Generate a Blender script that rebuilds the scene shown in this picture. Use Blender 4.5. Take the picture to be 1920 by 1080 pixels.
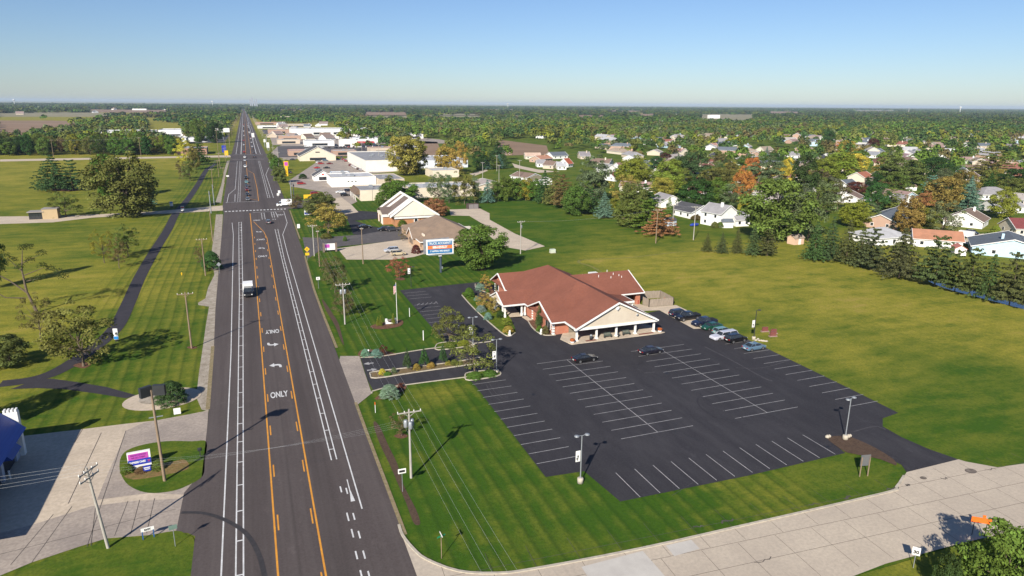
import bpy, bmesh, math, random
import numpy as np
from mathutils import Vector, Matrix
from mathutils.geometry import tessellate_polygon
R_ = math.radians
HAZE = 4.8e-5
D = bpy.data
SC = bpy.context.scene
for o in list(D.objects): D.objects.remove(o)
COL = SC.collection

# ---------------------------------------------------------------- camera, sky, sun
H = 45.0; F = 1280.0
YL, YR, VX = 187.8, 202.6, 456.0        # true horizon at both picture edges and where the highway vanishes
def _basis():
    d1 = np.array([-960, YL-540, F]); d2 = np.array([960, YR-540, F])
    up = np.cross(d2, d1); up /= np.linalg.norm(up)
    if up[1] > 0: up = -up
    yy = np.array([VX-960, YL+(YR-YL)*VX/1920-540, F]); yy /= np.linalg.norm(yy)
    xx = np.cross(yy, up)
    if xx[0] < 0: xx = -xx
    return np.array([xx/np.linalg.norm(xx), yy, up])
RB = _basis()
def G(px, py, z=0.0):
    w = RB @ np.array([px-960, py-540, F]); t = (H-z)/-w[2]
    return (float(w[0]*t), float(w[1]*t))
def P(x, y, z=0.0):
    c = RB.T @ np.array([x, y, z-H])
    return (960+F*c[0]/c[2], 540+F*c[1]/c[2])
def height_at(px, py, topy):
    x, y = G(px, py); lo, hi = 0.0, 44.0
    for _ in range(30):
        m = (lo+hi)/2
        if P(x, y, m)[1] > topy: lo = m
        else: hi = m
    return lo
def ppm(x, y):                      # picture pixels per metre across at a ground spot
    return F/(RB.T @ np.array([x, y, -H]))[2]

cam = D.cameras.new('camera'); co = D.objects.new('camera', cam); COL.objects.link(co)
rt, dn, fw = RB @ np.array([1, 0, 0]), RB @ np.array([0, 1, 0]), RB @ np.array([0, 0, 1])
mm = Matrix(((rt[0], -dn[0], -fw[0], 0), (rt[1], -dn[1], -fw[1], 0), (rt[2], -dn[2], -fw[2], H), (0, 0, 0, 1)))
co.matrix_world = mm
cam.sensor_width = 36.0; cam.lens = 36.0*F/1920.0; cam.clip_start = 0.5; cam.clip_end = 60000
SC.camera = co
SUN_AZ, SUN_EL = R_(221), R_(30.5)
w = D.worlds.new('World'); SC.world = w; w.use_nodes = True
nt = w.node_tree; bg = nt.nodes['Background']; sky = nt.nodes.new('ShaderNodeTexSky')
sky.sky_type = 'NISHITA'; sky.sun_disc = False; sky.sun_elevation = SUN_EL; sky.sun_rotation = SUN_AZ
sky.altitude = 200; sky.air_density = 1.0; sky.dust_density = 0.25; sky.ozone_density = 2.0
vm = nt.nodes.new('ShaderNodeVectorMath'); vm.operation = 'MULTIPLY'; vm.inputs[1].default_value = (.79, .925, 1.19)
nt.links.new(sky.outputs[0], vm.inputs[0]); nt.links.new(vm.outputs[0], bg.inputs[0]); bg.inputs[1].default_value = 0.058
sl = D.lights.new('sun', 'SUN'); sl.energy = 4.9; sl.angle = R_(0.53); sl.color = (1.0, 0.93, 0.82)
so = D.objects.new('sun', sl); COL.objects.link(so)
sd = Vector((math.sin(SUN_AZ)*math.cos(SUN_EL), math.cos(SUN_AZ)*math.cos(SUN_EL), math.sin(SUN_EL)))
so.rotation_euler = sd.to_track_quat('Z', 'Y').to_euler()
SC.view_settings.view_transform = 'Standard'; SC.view_settings.look = 'None'
SC.view_settings.gamma = 1.0; SC.view_settings.exposure = 0.62
SC.render.engine = 'CYCLES'
SC.cycles.max_bounces = 5; SC.cycles.diffuse_bounces = 2; SC.cycles.glossy_bounces = 2
SC.cycles.transparent_max_bounces = 8; SC.cycles.transmission_bounces = 2; SC.cycles.volume_bounces = 0

# ---------------------------------------------------------------- materials
MC = {}
def nmat(name):
    m = D.materials.new(name); m.use_nodes = True
    return m, m.node_tree, m.node_tree.nodes['Principled BSDF']
def mix_(nt, a, b, f):
    n = nt.nodes.new('ShaderNodeMix'); n.data_type = 'RGBA'
    for i, v in ((6, a), (7, b), (0, f)):
        if hasattr(v, 'is_output') or isinstance(v, bpy.types.NodeSocket): nt.links.new(v, n.inputs[i])
        else: n.inputs[i].default_value = (*v, 1) if isinstance(v, tuple) and len(v) == 3 else v
    return n.outputs[2]
def math_(nt, op, a, b=0.0, clamp=False):
    n = nt.nodes.new('ShaderNodeMath'); n.operation = op; n.use_clamp = clamp
    for i, v in enumerate((a, b)):
        if isinstance(v, bpy.types.NodeSocket): nt.links.new(v, n.inputs[i])
        else: n.inputs[i].default_value = v
    return n.outputs[0]
def ramp_(nt, v, a, b):
    n = nt.nodes.new('ShaderNodeMapRange'); nt.links.new(v, n.inputs[0])
    n.inputs[1].default_value = a; n.inputs[2].default_value = b
    return n.outputs[0]
def noise_(nt, scale, detail=3, rough=.55, stretch=None, rot=0):
    tc = nt.nodes.new('ShaderNodeTexCoord'); n = nt.nodes.new('ShaderNodeTexNoise')
    n.inputs['Scale'].default_value = scale; n.inputs['Detail'].default_value = detail; n.inputs['Roughness'].default_value = rough
    if stretch:
        mp = nt.nodes.new('ShaderNodeMapping'); mp.inputs['Scale'].default_value = stretch; mp.inputs['Rotation'].default_value = (0, 0, rot)
        nt.links.new(tc.outputs['Object'], mp.inputs[0]); nt.links.new(mp.outputs[0], n.inputs['Vector'])
    else: nt.links.new(tc.outputs['Object'], n.inputs['Vector'])
    return n.outputs['Fac']
def M(name, c1, c2=None, scale=1.0, rough=.8, fine=None, stretch=None, metal=0, spec=.3, lo=.35, hi=.65, fs=8.0):
    if name in MC: return MC[name]
    m, nt, b = nmat(name); MC[name] = m
    b.inputs['Roughness'].default_value = rough; b.inputs['Metallic'].default_value = metal
    b.inputs['Specular IOR Level'].default_value = spec
    c2 = c2 or tuple(v*.86 for v in c1)
    col = mix_(nt, c1, c2, ramp_(nt, noise_(nt, scale, 5, .6, stretch), lo, hi))
    if fine:
        f = ramp_(nt, noise_(nt, fs, 2), .3, .7)
        col = mix_(nt, col, fine, math_(nt, 'MULTIPLY', f, .5))
    nt.links.new(col, b.inputs['Base Color'])
    return m
def paint_mat():
    m, nt, b = nmat('car_paint'); oi = nt.nodes.new('ShaderNodeObjectInfo')
    nt.links.new(mix_(nt, oi.outputs['Color'], (.2, .18, .16), math_(nt, 'MULTIPLY', ramp_(nt, noise_(nt, 2.5), .5, .8), .12)), b.inputs['Base Color'])
    b.inputs['Roughness'].default_value = .28; b.inputs['Coat Weight'].default_value = .6; b.inputs['Coat Roughness'].default_value = .08
    return m
def info_mat(name, rough=.85, var=.18, scale=1.2, stretch=None, dirt=(.1, .09, .08)):    # colour of the thing itself, with wear
    m, nt, b = nmat(name); oi = nt.nodes.new('ShaderNodeObjectInfo')
    col = mix_(nt, oi.outputs['Color'], dirt, math_(nt, 'MULTIPLY', ramp_(nt, noise_(nt, scale, 5, .6, stretch), .4, .75), var))
    nt.links.new(col, b.inputs['Base Color']); b.inputs['Roughness'].default_value = rough
    b.inputs['Specular IOR Level'].default_value = .25
    return m
def leaf_mat():
    m = D.materials.new('leaves'); m.use_nodes = True; nt = m.node_tree; nt.nodes.clear()
    out = nt.nodes.new('ShaderNodeOutputMaterial'); oi = nt.nodes.new('ShaderNodeObjectInfo')
    at = nt.nodes.new('ShaderNodeAttribute'); at.attribute_name = 'tint'
    hs = nt.nodes.new('ShaderNodeHueSaturation')
    nt.links.new(math_(nt, 'ADD', .488, math_(nt, 'MULTIPLY', at.outputs['Fac'], .024)), hs.inputs['Hue'])
    nt.links.new(math_(nt, 'ADD', .5, math_(nt, 'MULTIPLY', at.outputs['Fac'], 1.35)), hs.inputs['Value'])
    hs.inputs['Saturation'].default_value = .95
    nt.links.new(oi.outputs['Color'], hs.inputs['Color'])
    df = nt.nodes.new('ShaderNodeBsdfDiffuse'); tr = nt.nodes.new('ShaderNodeBsdfTranslucent'); mx = nt.nodes.new('ShaderNodeMixShader')
    nt.links.new(hs.outputs[0], df.inputs[0]); nt.links.new(hs.outputs[0], tr.inputs[0]); mx.inputs[0].default_value = .22
    nt.links.new(df.outputs[0], mx.inputs[1]); nt.links.new(tr.outputs[0], mx.inputs[2]); nt.links.new(mx.outputs[0], out.inputs[0])
    return m
LEAF = leaf_mat()
PAINT = paint_mat()
BARK = M('bark', (.16, .12, .085), (.09, .07, .05), 3, .95)
WALLC = info_mat('siding', .75, .12, .5)
ROOFC = info_mat('shingles', .92, .3, .45, dirt=(.05, .045, .04))
METC = info_mat('painted_metal', .5, .15, 1.5)
GLASS = M('dark_glass', (.018, .022, .028), (.03, .035, .04), 2, .08, spec=.8)
TYRE = M('tyre_rubber', (.018, .018, .018), None, 4, .9)
RIMM = M('rim_metal', (.45, .45, .46), None, 6, .3, metal=.8)
WHITE = M('white_trim', (.78, .77, .74), (.68, .67, .64), 1.2, .55)
CONC = M('concrete', (.40, .35, .275), (.31, .27, .215), .25, .9, fine=(.26, .22, .18), fs=3)
KERB = M('kerb_concrete', (.48, .43, .34), (.36, .32, .26), 1.5, .9)
WOODP = M('pole_wood', (.30, .22, .145), (.17, .125, .09), 1.4, .9, stretch=(6, 6, .6))
GREYP = M('grey_pole_wood', (.42, .39, .34), (.30, .28, .25), 1.4, .9, stretch=(6, 6, .6))
STEEL = M('galvanised_steel', (.36, .38, .40), (.28, .30, .32), 2, .45, metal=.4)
DARKM = M('dark_bronze_metal', (.035, .037, .04), None, 2, .45)
WIRE = M('wire_aluminium', (.42, .43, .44), None, 2, .5, metal=.2)
MULCH = M('mulch', (.13, .06, .035), (.07, .035, .022), 1.5, 1, fine=(.22, .11, .06), fs=4)
LAMPW = M('lamp_lens', (.7, .7, .68), None, 2, .2)
REDL = M('red_lens', (.35, .012, .01), None, 2, .2)

# ---------------------------------------------------------------- mesh building
class MB:
    def build_split(s, name, mat, parent):          # one object for each loose piece
        par = list(range(len(s.v)))
        def fd(i):
            while par[i] != i: par[i] = par[par[i]]; i = par[i]
            return i
        for f in s.f:
            for j in f[1:]: par[fd(j)] = fd(f[0])
        gr = {}
        for k, f in enumerate(s.f): gr.setdefault(fd(f[0]), []).append(k)
        for ks in gr.values():
            m = MB(); mp = {}
            for k in ks:
                for i in s.f[k]:
                    if i not in mp: mp[i] = len(m.v); m.v.append(s.v[i])
                m.f.append(tuple(mp[i] for i in s.f[k])); m.mi.append(0); m.sm.append(s.sm[k])
            m.build(name, mat, parent)
    def __init__(s): s.v = []; s.f = []; s.mi = []; s.m = 0; s.sm = []
    def face(s, pts):
        b = len(s.v); s.v += [tuple(p) for p in pts]; s.f.append(tuple(range(b, b+len(pts)))); s.mi.append(s.m); s.sm.append(False)
    def add(s, vs, fs, smooth=False):
        b = len(s.v); s.v += [tuple(p) for p in vs]
        for f in fs: s.f.append(tuple(b+i for i in f)); s.mi.append(s.m); s.sm.append(smooth)
    def box(s, c, d, rz=0.0, taper=1.0):
        x, y, z = c; a, b, h = d[0]/2, d[1]/2, d[2]/2; ca, sa = math.cos(rz), math.sin(rz); vs = []
        for k, t in ((-h, 1), (h, taper)):
            for u, v in ((-a, -b), (a, -b), (a, b), (-a, b)):
                vs.append((x+(u*ca-v*sa)*t, y+(u*sa+v*ca)*t, z+k))
        s.add(vs, [(3, 2, 1, 0), (4, 5, 6, 7), (0, 1, 5, 4), (1, 2, 6, 5), (2, 3, 7, 6), (3, 0, 4, 7)])
    def prism(s, pts, z0, z1):
        n = len(pts)
        if sum(pts[i][0]*pts[(i+1) % n][1]-pts[(i+1) % n][0]*pts[i][1] for i in range(n)) < 0: pts = pts[::-1]
        s.add([(p[0], p[1], z0) for p in pts]+[(p[0], p[1], z1) for p in pts],
              [tuple(range(n))[::-1], tuple(range(n, 2*n))]+[(i, (i+1) % n, n+(i+1) % n, n+i) for i in range(n)])
    def extr(s, prof, a0, a1, axis='x'):            # profile in (other, z), extruded along an axis
        n = len(prof); A = []
        for a in (a0, a1):
            for u, z in prof: A.append((a, u, z) if axis == 'x' else (u, a, z))
        s.add(A, [tuple(range(n)), tuple(range(2*n-1, n-1, -1))]+[(i, n+i, n+(i+1) % n, (i+1) % n) for i in range(n)])
    def tube(s, p0, p1, r0, r1=None, n=8, cap=True):
        r1 = r0 if r1 is None else r1; p0, p1 = Vector(p0), Vector(p1); d = (p1-p0).normalized()
        a = d.orthogonal().normalized(); b = d.cross(a); vs = []
        for p, r in ((p0, r0), (p1, r1)):
            for i in range(n):
                t = 2*math.pi*i/n; vs.append(p+a*math.cos(t)*r+b*math.sin(t)*r)
        s.add(vs, [(i, (i+1) % n, n+(i+1) % n, n+i) for i in range(n)], True)
        if cap: s.add([vs[i] for i in range(n)], [tuple(range(n))[::-1]]); s.add([vs[n+i] for i in range(n)], [tuple(range(n))])
    def lathe(s, prof, n=12, c=(0, 0)):
        vs = [(c[0]+r*math.cos(2*math.pi*i/n), c[1]+r*math.sin(2*math.pi*i/n), z) for r, z in prof for i in range(n)]
        s.add(vs, [(k*n+i, k*n+(i+1) % n, (k+1)*n+(i+1) % n, (k+1)*n+i) for k in range(len(prof)-1) for i in range(n)], True)
    def blob(s, c, r, seed=0, sub=2, amp=.15):
        bm = bmesh.new(); bmesh.ops.create_icosphere(bm, subdivisions=sub, radius=1); rr = random.Random(seed)
        ph = [rr.uniform(0, 6) for _ in range(6)]
        vs = []
        for v in bm.verts:
            k = 1+amp*(math.sin(v.co.x*4+ph[0])+math.sin(v.co.y*5+ph[1])+math.sin(v.co.z*4+ph[2]))/2+rr.uniform(-amp, amp)*.3
            vs.append((c[0]+v.co.x*r[0]*k, c[1]+v.co.y*r[1]*k, c[2]+v.co.z*r[2]*k))
        fs = [tuple(v.index for v in f.verts) for f in bm.faces]; bm.free(); s.add(vs, fs, True)
    def build(s, name, mat=None, parent=None, loc=(0, 0, 0), rz=0, color=None):
        me = D.meshes.new(name); me.from_pydata(s.v, [], s.f)
        for m in (mat if isinstance(mat, (list, tuple)) else [mat]): me.materials.append(m)
        me.polygons.foreach_set('material_index', s.mi); me.polygons.foreach_set('use_smooth', s.sm); me.update()
        return link(name, me, parent, loc, rz, color)
def link(name, me, parent=None, loc=(0, 0, 0), rz=0, color=None):
    o = D.objects.new(name, me); COL.objects.link(o); o.location = loc; o.rotation_euler = (0, 0, rz)
    if parent: o.parent = parent
    if color: o.color = (*color, 1)
    return o
def tag(o, label, cat=None, group=None, kind=None):
    if label: o['label'] = label
    if cat: o['category'] = cat
    if group: o['group'] = group
    if kind: o['kind'] = kind
    return o
def thing(name, label, cat, loc=(0, 0, 0), rz=0, group=None):
    o = D.objects.new(name, None); COL.objects.link(o); o.empty_display_size = .5
    o.location = (loc[0], loc[1], loc[2] if len(loc) > 2 else 0); o.rotation_euler = (0, 0, rz)
    return tag(o, label, cat, group)
KIDS = {}
def kids(o):
    return [c for c in D.objects if c.parent == o]
def proto_tree(o):
    ch = kids(o); return (o, [(c, kids(c)) for c in ch])
def dup(pt, loc, rz=0, label=None, group=None, color=None, scale=None, cat=None):
    o, ch = pt; r = o.copy(); COL.objects.link(r); r.location = (loc[0], loc[1], loc[2] if len(loc) > 2 else 0); r.rotation_euler = (0, 0, rz)
    if scale: r.scale = scale
    for c, gs in ch:
        d = c.copy(); COL.objects.link(d); d.parent = r
        if color and c.get('tinted'): d.color = (*color, 1)
        for g in gs:
            e = g.copy(); COL.objects.link(e); e.parent = d
            if color and g.get('tinted'): e.color = (*color, 1)
    if label: r['label'] = label
    if group: r['group'] = group
    if cat: r['category'] = cat
    return r
def drop(pt):
    for c, gs in pt[1]:
        for g in gs: D.objects.remove(g)
        D.objects.remove(c)
    D.objects.remove(pt[0])
def W(pts): return [G(*p) for p in pts]
def curve(pts, n=5, closed=False):
    out = []; m = len(pts)
    for i in range(m if closed else m-1):
        g = lambda k: np.array(pts[k % m] if closed else pts[min(max(k, 0), m-1)], float)
        a, b, c, d = g(i-1), g(i), g(i+1), g(i+2)
        for k in range(n):
            t = k/n; out.append(tuple(.5*((2*b)+(-a+c)*t+(2*a-5*b+4*c-d)*t*t+(-a+3*b-3*c+d)*t**3)))
    if not closed: out.append(tuple(pts[-1]))
    return out
def sheet(name, pts, z, mat, kind='structure', label=None, cat=None):
    v = [Vector((p[0], p[1], z)) for p in pts]; fs = tessellate_polygon([v])
    me = D.meshes.new(name); out = []
    for f in fs:
        a, b, c = (v[i] for i in f)
        if (b-a).cross(c-a).z < 0: f = f[::-1]
        out.append(tuple(f))
    me.from_pydata(v, [], out); me.materials.append(mat); me.update()
    return tag(link(name, me), label, cat, None, kind)
def strip(mb, pts, w, z, z2=None):                 # flat band along a polyline (or raised when z2 is given)
    n = len(pts); L = []; Rr = []
    for i in range(n):
        a = np.array(pts[max(i-1, 0)]); b = np.array(pts[min(i+1, n-1)]); d = (b-a)/(np.linalg.norm(b-a)+1e-9)
        nn = np.array([-d[1], d[0]])*w/2; p = np.array(pts[i]); L.append(p+nn); Rr.append(p-nn)
    for i in range(n-1):
        if z2 is None: mb.face([(*Rr[i], z), (*Rr[i+1], z), (*L[i+1], z), (*L[i], z)])
        else: mb.prism([Rr[i], Rr[i+1], L[i+1], L[i]], z, z2)
def text(s, size, mat, parent, loc, rot=(math.pi/2, 0, 0), name='lettering', sx=1.0, depth=.01, bold=0.0):
    cu = D.curves.new(name, 'FONT'); cu.body = s; cu.size = size; cu.align_x = 'CENTER'; cu.align_y = 'CENTER'; cu.extrude = depth; cu.offset = bold
    t = D.objects.new(name, cu); COL.objects.link(t)
    dg = bpy.context.evaluated_depsgraph_get(); me = D.meshes.new_from_object(t.evaluated_get(dg)); D.objects.remove(t)
    me.materials.clear(); me.materials.append(mat)
    o = link(name, me, parent, loc); o.rotation_euler = rot; o.scale = (sx, 1, 1)
    return o
# ---------------------------------------------------------------- ground
def ss(a, b, x):
    t = np.clip((x-a)/(b-a), 0, 1); return t*t*(3-2*t)
def grow(a, b, step, far):
    mid = list(np.arange(a, b+.1, step)); hi = [mid[-1]]; s = step
    while hi[-1] < far: s *= 1.35; hi.append(hi[-1]+s)
    lo = [mid[0]]; s = step
    while lo[-1] > -far: s *= 1.35; lo.append(lo[-1]-s)
    return np.array(lo[:0:-1]+mid+hi[1:])
gx, gy = grow(-160, 320, 3.0, 40000), grow(30, 420, 3.0, 40000)
XX, YY = np.meshgrid(gx, gy)
dry = np.full(XX.shape, .50)
left = ss(-28, -46, XX)*ss(105, 135, YY)
dry = dry*(1-left)+.84*left
verge = (1-ss(-30, -42, XX))*ss(-2, -6, XX)*(1-ss(600, 620, YY))
dry = dry*(1-verge)+.28*verge
cent = ss(8, 12, XX)*(1-ss(92, 104, XX-.16*(YY-60)))*(1-ss(340, 380, YY))
cent = np.maximum(cent, ss(8, 12, XX)*(1-ss(70, 73, YY))*(XX < 400))
cent = np.maximum(cent, ss(60, 68, XX)*(1-ss(128, 150, XX))*ss(183, 205, YY)*(1-ss(340, 380, YY)))
dry = dry*(1-cent)+.06*cent
fld = ss(101, 120, XX-.16*(YY-60))*(1-ss(178, 200, YY))*(1-cent)*(1-ss(190, 215, XX))
dry = dry*(1-fld)+.66*fld
sub = ss(130, 150, XX)*ss(185, 200, YY)
dry = dry*(1-sub)+.22*sub
for px, py, rad, val in [(1700, 640, 14, 1.15), (1640, 590, 12, 1.1), (1800, 640, 12, 1.1), (1150, 492, 5, 1.2), (1220, 500, 8, 1.05), (1480, 510, 10, 1.0), (1350, 540, 12, 1.05), (1200, 560, 7, .15), (1300, 590, 9, .12), (1400, 640, 9, .10), (1520, 690, 11, .12), (1640, 730, 10, .15), (1240, 490, 5, .2), (1150, 520, 7, .1), (40, 440, 8, 1.0), (200, 560, 6, .95), (180, 470, 8, 1.0), (320, 480, 4, .2), (120, 400, 14, .35), (250, 330, 20, .4), (1180, 455, 5, 1.1), (1450, 740, 14, .25), (1340, 515, 20, 1.0), (1180, 490, 12, .9), (1500, 540, 22, .8), (1700, 640, 20, .95), (1130, 400, 12, .35),
        (1180, 450, 14, .4), (1420, 930, 5, .45), (60, 480, 30, .75), (150, 540, 20, .75), (250, 440, 14, .6), (100, 430, 25, .35), (60, 400, 30, .5),
        (330, 440, 12, .7), (200, 470, 14, .45), (250, 350, 40, .4), (1800, 700, 14, .15), (1650, 800, 8, .1), (1420, 600, 9, .4), (1560, 660, 10, .5), (830, 740, 2.5, .7), (300, 880, 6, .6)]:
    x0, y0 = G(px, py); g = np.exp(-((XX-x0)**2+(YY-y0)**2)/(2*rad*rad)); dry = dry*(1-g)+val*g
farr = ss(900, 1500, np.hypot(XX, YY)); dry = dry*(1-farr)+.95*farr
mow = np.maximum(verge, cent*(XX < 62))
mow = np.maximum(mow*(YY > 50), fld*.25)
nx, ny = len(gx), len(gy)
me = D.meshes.new('ground')
V = np.stack([XX, YY, np.zeros_like(XX)], -1).reshape(-1, 3)
i0 = (np.arange(ny-1)[:, None]*nx+np.arange(nx-1)[None]).reshape(-1)
Fq = np.stack([i0, i0+1, i0+nx+1, i0+nx], 1)
def fill(me, V, Fq):
    k = Fq.shape[1]
    me.vertices.add(len(V)); me.vertices.foreach_set('co', V.astype(np.float32).ravel())
    me.loops.add(Fq.size); me.loops.foreach_set('vertex_index', Fq.astype(np.int32).ravel())
    me.polygons.add(len(Fq)); me.polygons.foreach_set('loop_start', np.arange(0, Fq.size, k, dtype=np.int32))
    me.polygons.foreach_set('loop_total', np.full(len(Fq), k, np.int32)); me.update()
fill(me, V, Fq)
for nm, A in (('dry', dry), ('mow', mow)):
    a = me.attributes.new(nm, 'FLOAT', 'POINT'); a.data.foreach_set('value', A.astype(np.float32).ravel())
def grass_mat(name='grass', use_attr=True, base=.1):
    m, nt, b = nmat(name)
    if use_attr:
        a1 = nt.nodes.new('ShaderNodeAttribute'); a1.attribute_name = 'dry'; dr = a1.outputs['Fac']
        a2 = nt.nodes.new('ShaderNodeAttribute'); a2.attribute_name = 'mow'; mo = a2.outputs['Fac']
    else: dr = base; mo = .25
    n1 = noise_(nt, .055, 5, .65, (1, 1.0, 1)); n2 = noise_(nt, .9, 4, .7); n3 = noise_(nt, .22, 4, .6, (.5, 1.3, 1), .25); n4 = noise_(nt, 2.6, 4, .7)
    amp = math_(nt, 'ADD', .38, math_(nt, 'MULTIPLY', dr, .75))
    v = math_(nt, 'MULTIPLY', math_(nt, 'SUBTRACT', n1, .5), 1.9)
    v = math_(nt, 'ADD', v, math_(nt, 'MULTIPLY', math_(nt, 'SUBTRACT', n3, .5), 1.7))
    v = math_(nt, 'ADD', v, math_(nt, 'MULTIPLY', math_(nt, 'SUBTRACT', n2, .5), .9))
    v = math_(nt, 'ADD', v, math_(nt, 'MULTIPLY', math_(nt, 'SUBTRACT', noise_(nt, .35, 5, .75), .5), .7))
    v = math_(nt, 'ADD', dr, math_(nt, 'MULTIPLY', v, amp))
    if use_attr:                                   # tracks left by the mower, running with the road
        tc = nt.nodes.new('ShaderNodeTexCoord'); sx = nt.nodes.new('ShaderNodeSeparateXYZ'); nt.links.new(tc.outputs['Object'], sx.inputs[0])
        wob = math_(nt, 'MULTIPLY', math_(nt, 'SUBTRACT', noise_(nt, .02, 1), .5), 2.2)
        ph = math_(nt, 'MULTIPLY', math_(nt, 'ADD', sx.outputs[0], wob), 2.9)
        st = math_(nt, 'MULTIPLY', math_(nt, 'SINE', ph), mo)
        st = math_(nt, 'MULTIPLY', st, ramp_(nt, noise_(nt, .15, 2), .3, .6))
        track = math_(nt, 'MULTIPLY', math_(nt, 'POWER', math_(nt, 'ABSOLUTE', math_(nt, 'SINE', math_(nt, 'MULTIPLY', ph, .5))), 14), mo)
        v = math_(nt, 'ADD', v, math_(nt, 'MULTIPLY', st, .13))
    col = mix_(nt, (.044, .098, .008), (.275, .245, .034), math_(nt, 'MULTIPLY', v, 1.0, True))
    col = mix_(nt, col, (.020, .050, .007), math_(nt, 'MULTIPLY', ramp_(nt, n4, .42, .68), .45))
    col = mix_(nt, col, (.36, .25, .085), math_(nt, 'MULTIPLY', ramp_(nt, v, 1.0, 1.6), .6))
    if use_attr: col = mix_(nt, col, (.016, .045, .006), math_(nt, 'MULTIPLY', track, .38))
    nt.links.new(col, b.inputs['Base Color']); b.inputs['Roughness'].default_value = 1; b.inputs['Specular IOR Level'].default_value = .1
    bp = nt.nodes.new('ShaderNodeBump'); bp.inputs['Strength'].default_value = .35; bp.inputs['Distance'].default_value = .15
    nt.links.new(noise_(nt, 2.2, 4, .7), bp.inputs['Height']); nt.links.new(bp.outputs[0], b.inputs['Normal'])
    return m
GRASS = grass_mat(); me.materials.append(GRASS)
tag(link('ground', me), None, None, None, 'structure')
LAWN = grass_mat('island_grass', False, .16)

# ---------------------------------------------------------------- roads
def asphalt(name, c1, c2, tracks=False, sx=(1.3, .035, 1), patches=.35):
    m, nt, b = nmat(name)
    a = ramp_(nt, noise_(nt, 1.0, 4, .6, sx), .35, .68); p = ramp_(nt, noise_(nt, .045, 4, .6), .4, .65); g = ramp_(nt, noise_(nt, 4, 4, .75), .35, .7)
    col = mix_(nt, c1, c2, a); col = mix_(nt, col, tuple(v*.72 for v in c1), math_(nt, 'MULTIPLY', p, patches))
    col = mix_(nt, col, tuple(v*1.5 for v in c2), math_(nt, 'MULTIPLY', g, .38))
    col = mix_(nt, col, tuple(v*1.9 for v in c2), math_(nt, 'MULTIPLY', ramp_(nt, noise_(nt, .35, 6, .8, (1, .5, 1), .5), .58, .72), .35))
    if tracks:                                     # tyre-polished wheel paths in each lane
        tc = nt.nodes.new('ShaderNodeTexCoord'); sp = nt.nodes.new('ShaderNodeSeparateXYZ'); nt.links.new(tc.outputs['Object'], sp.inputs[0])
        f = 0.0
        for x, wd, s in ((-2.5, 1.5, .45), (5.2, 1.5, .5), (1.3, .18, .5), (-7.6, .8, -.25), (10.5, 1.2, -.2)):
            q = math_(nt, 'DIVIDE', math_(nt, 'SUBTRACT', sp.outputs[0], x), wd)
            e = math_(nt, 'MULTIPLY', math_(nt, 'POWER', 2.718, math_(nt, 'MULTIPLY', math_(nt, 'MULTIPLY', q, q), -1.0)), s)
            f = math_(nt, 'ADD', e, f)
        f = math_(nt, 'MULTIPLY', f, ramp_(nt, noise_(nt, .5, 3, .6, (1, .03, 1)), .2, .7))
        col = mix_(nt, col, tuple(v*.45 for v in c1), f)
    nt.links.new(col, b.inputs['Base Color']); b.inputs['Roughness'].default_value = .85; b.inputs['Specular IOR Level'].default_value = .25
    return m
HWY = asphalt('highway_asphalt', (.070, .056, .053), (.094, .078, .073), True)
LOT = asphalt('sealed_asphalt', (.025, .0235, .028), (.044, .0415, .046), sx=(.5, .12, 1), patches=.6)
PATHM = asphalt('path_asphalt', (.030, .027, .033), (.042, .038, .044), sx=(.6, .6, 1))
OLDA = asphalt('grey_asphalt', (.075, .068, .072), (.12, .11, .105), sx=(.4, .4, 1), patches=.7)
PINKC = M('worn_concrete', (.42, .355, .295), (.30, .255, .22), .18, .9, fine=(.18, .15, .13), fs=2.5)
PALEC = M('pale_concrete', (.60, .50, .385), (.48, .40, .31), .22, .9, fine=(.33, .27, .2), fs=2)
GRAV = M('gravel', (.36, .31, .25), (.16, .125, .08), .7, 1, fine=(.50, .45, .38), fs=5)
TANF = M('stubble_field', (.27, .18, .115), (.20, .13, .08), .01, 1, lo=.3, hi=.7)
PALEF = M('dry_field', (.27, .23, .14), (.19, .18, .10), .006, 1, lo=.3, hi=.7)
LINEW = M('white_road_paint', (.74, .74, .73), (.55, .55, .54), .8, .7, fine=(.4, .39, .38), fs=7)
LINEY = M('yellow_road_paint', (.76, .34, .035), (.60, .25, .03), .7, .7, fine=(.42, .2, .05), fs=7)
LINEF = M('faded_lot_paint', (.47, .46, .45), (.30, .29, .30), 1.0, .8, fine=(.16, .16, .17), fs=6)
CURVE = True
sheet('highway', [(-8.8, 20), (13, 20), (12.2, 60), (12.3, 170), (13.4, 212), (13.6, 232), (14.5, 330), (15.5, 600), (14, 900), (13, 6500), (-10, 6500),
      (-13, 900), (-14, 600), (-12.6, 330), (-11.6, 308), (-10.6, 220), (-9.8, 160), (-9.2, 135), (-8.8, 105)], .060, HWY)
sheet('crossroad', [(-12, 313), (-12.5, 340), (30, 338), (30, 322), (21, 314), (14, 312)], .052, HWY)
sheet('crossroad', [(-60, 312), (-12.2, 316), (-12.2, 332), (-40, 322), (-70, 320), (-110, 330), (-110, 322), (-92, 306), (-72, 304)], .044, PALEC)
sheet('crossroad', W([(0, 299), (340, 293), (432, 291), (433, 295), (340, 296), (0, 303)]), .044, PALEC)
sheet('crossroad', W([(430, 290), (434, 295), (515, 296), (720, 288), (720, 284), (510, 289)]), .046, OLDA)
c = [(g[0], g[1]) for g in W([(0, 720), (60, 712), (110, 695), (165, 660), (215, 617), (240, 570), (262, 520), (290, 470), (315, 430), (330, 400), (352, 374), (372, 345), (388, 318), (405, 308)])]
mb = MB(); strip(mb, curve(c, 5), 3.0, .03); mb.build('footpath', PATHM); D.objects['footpath']['kind'] = 'structure'
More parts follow.
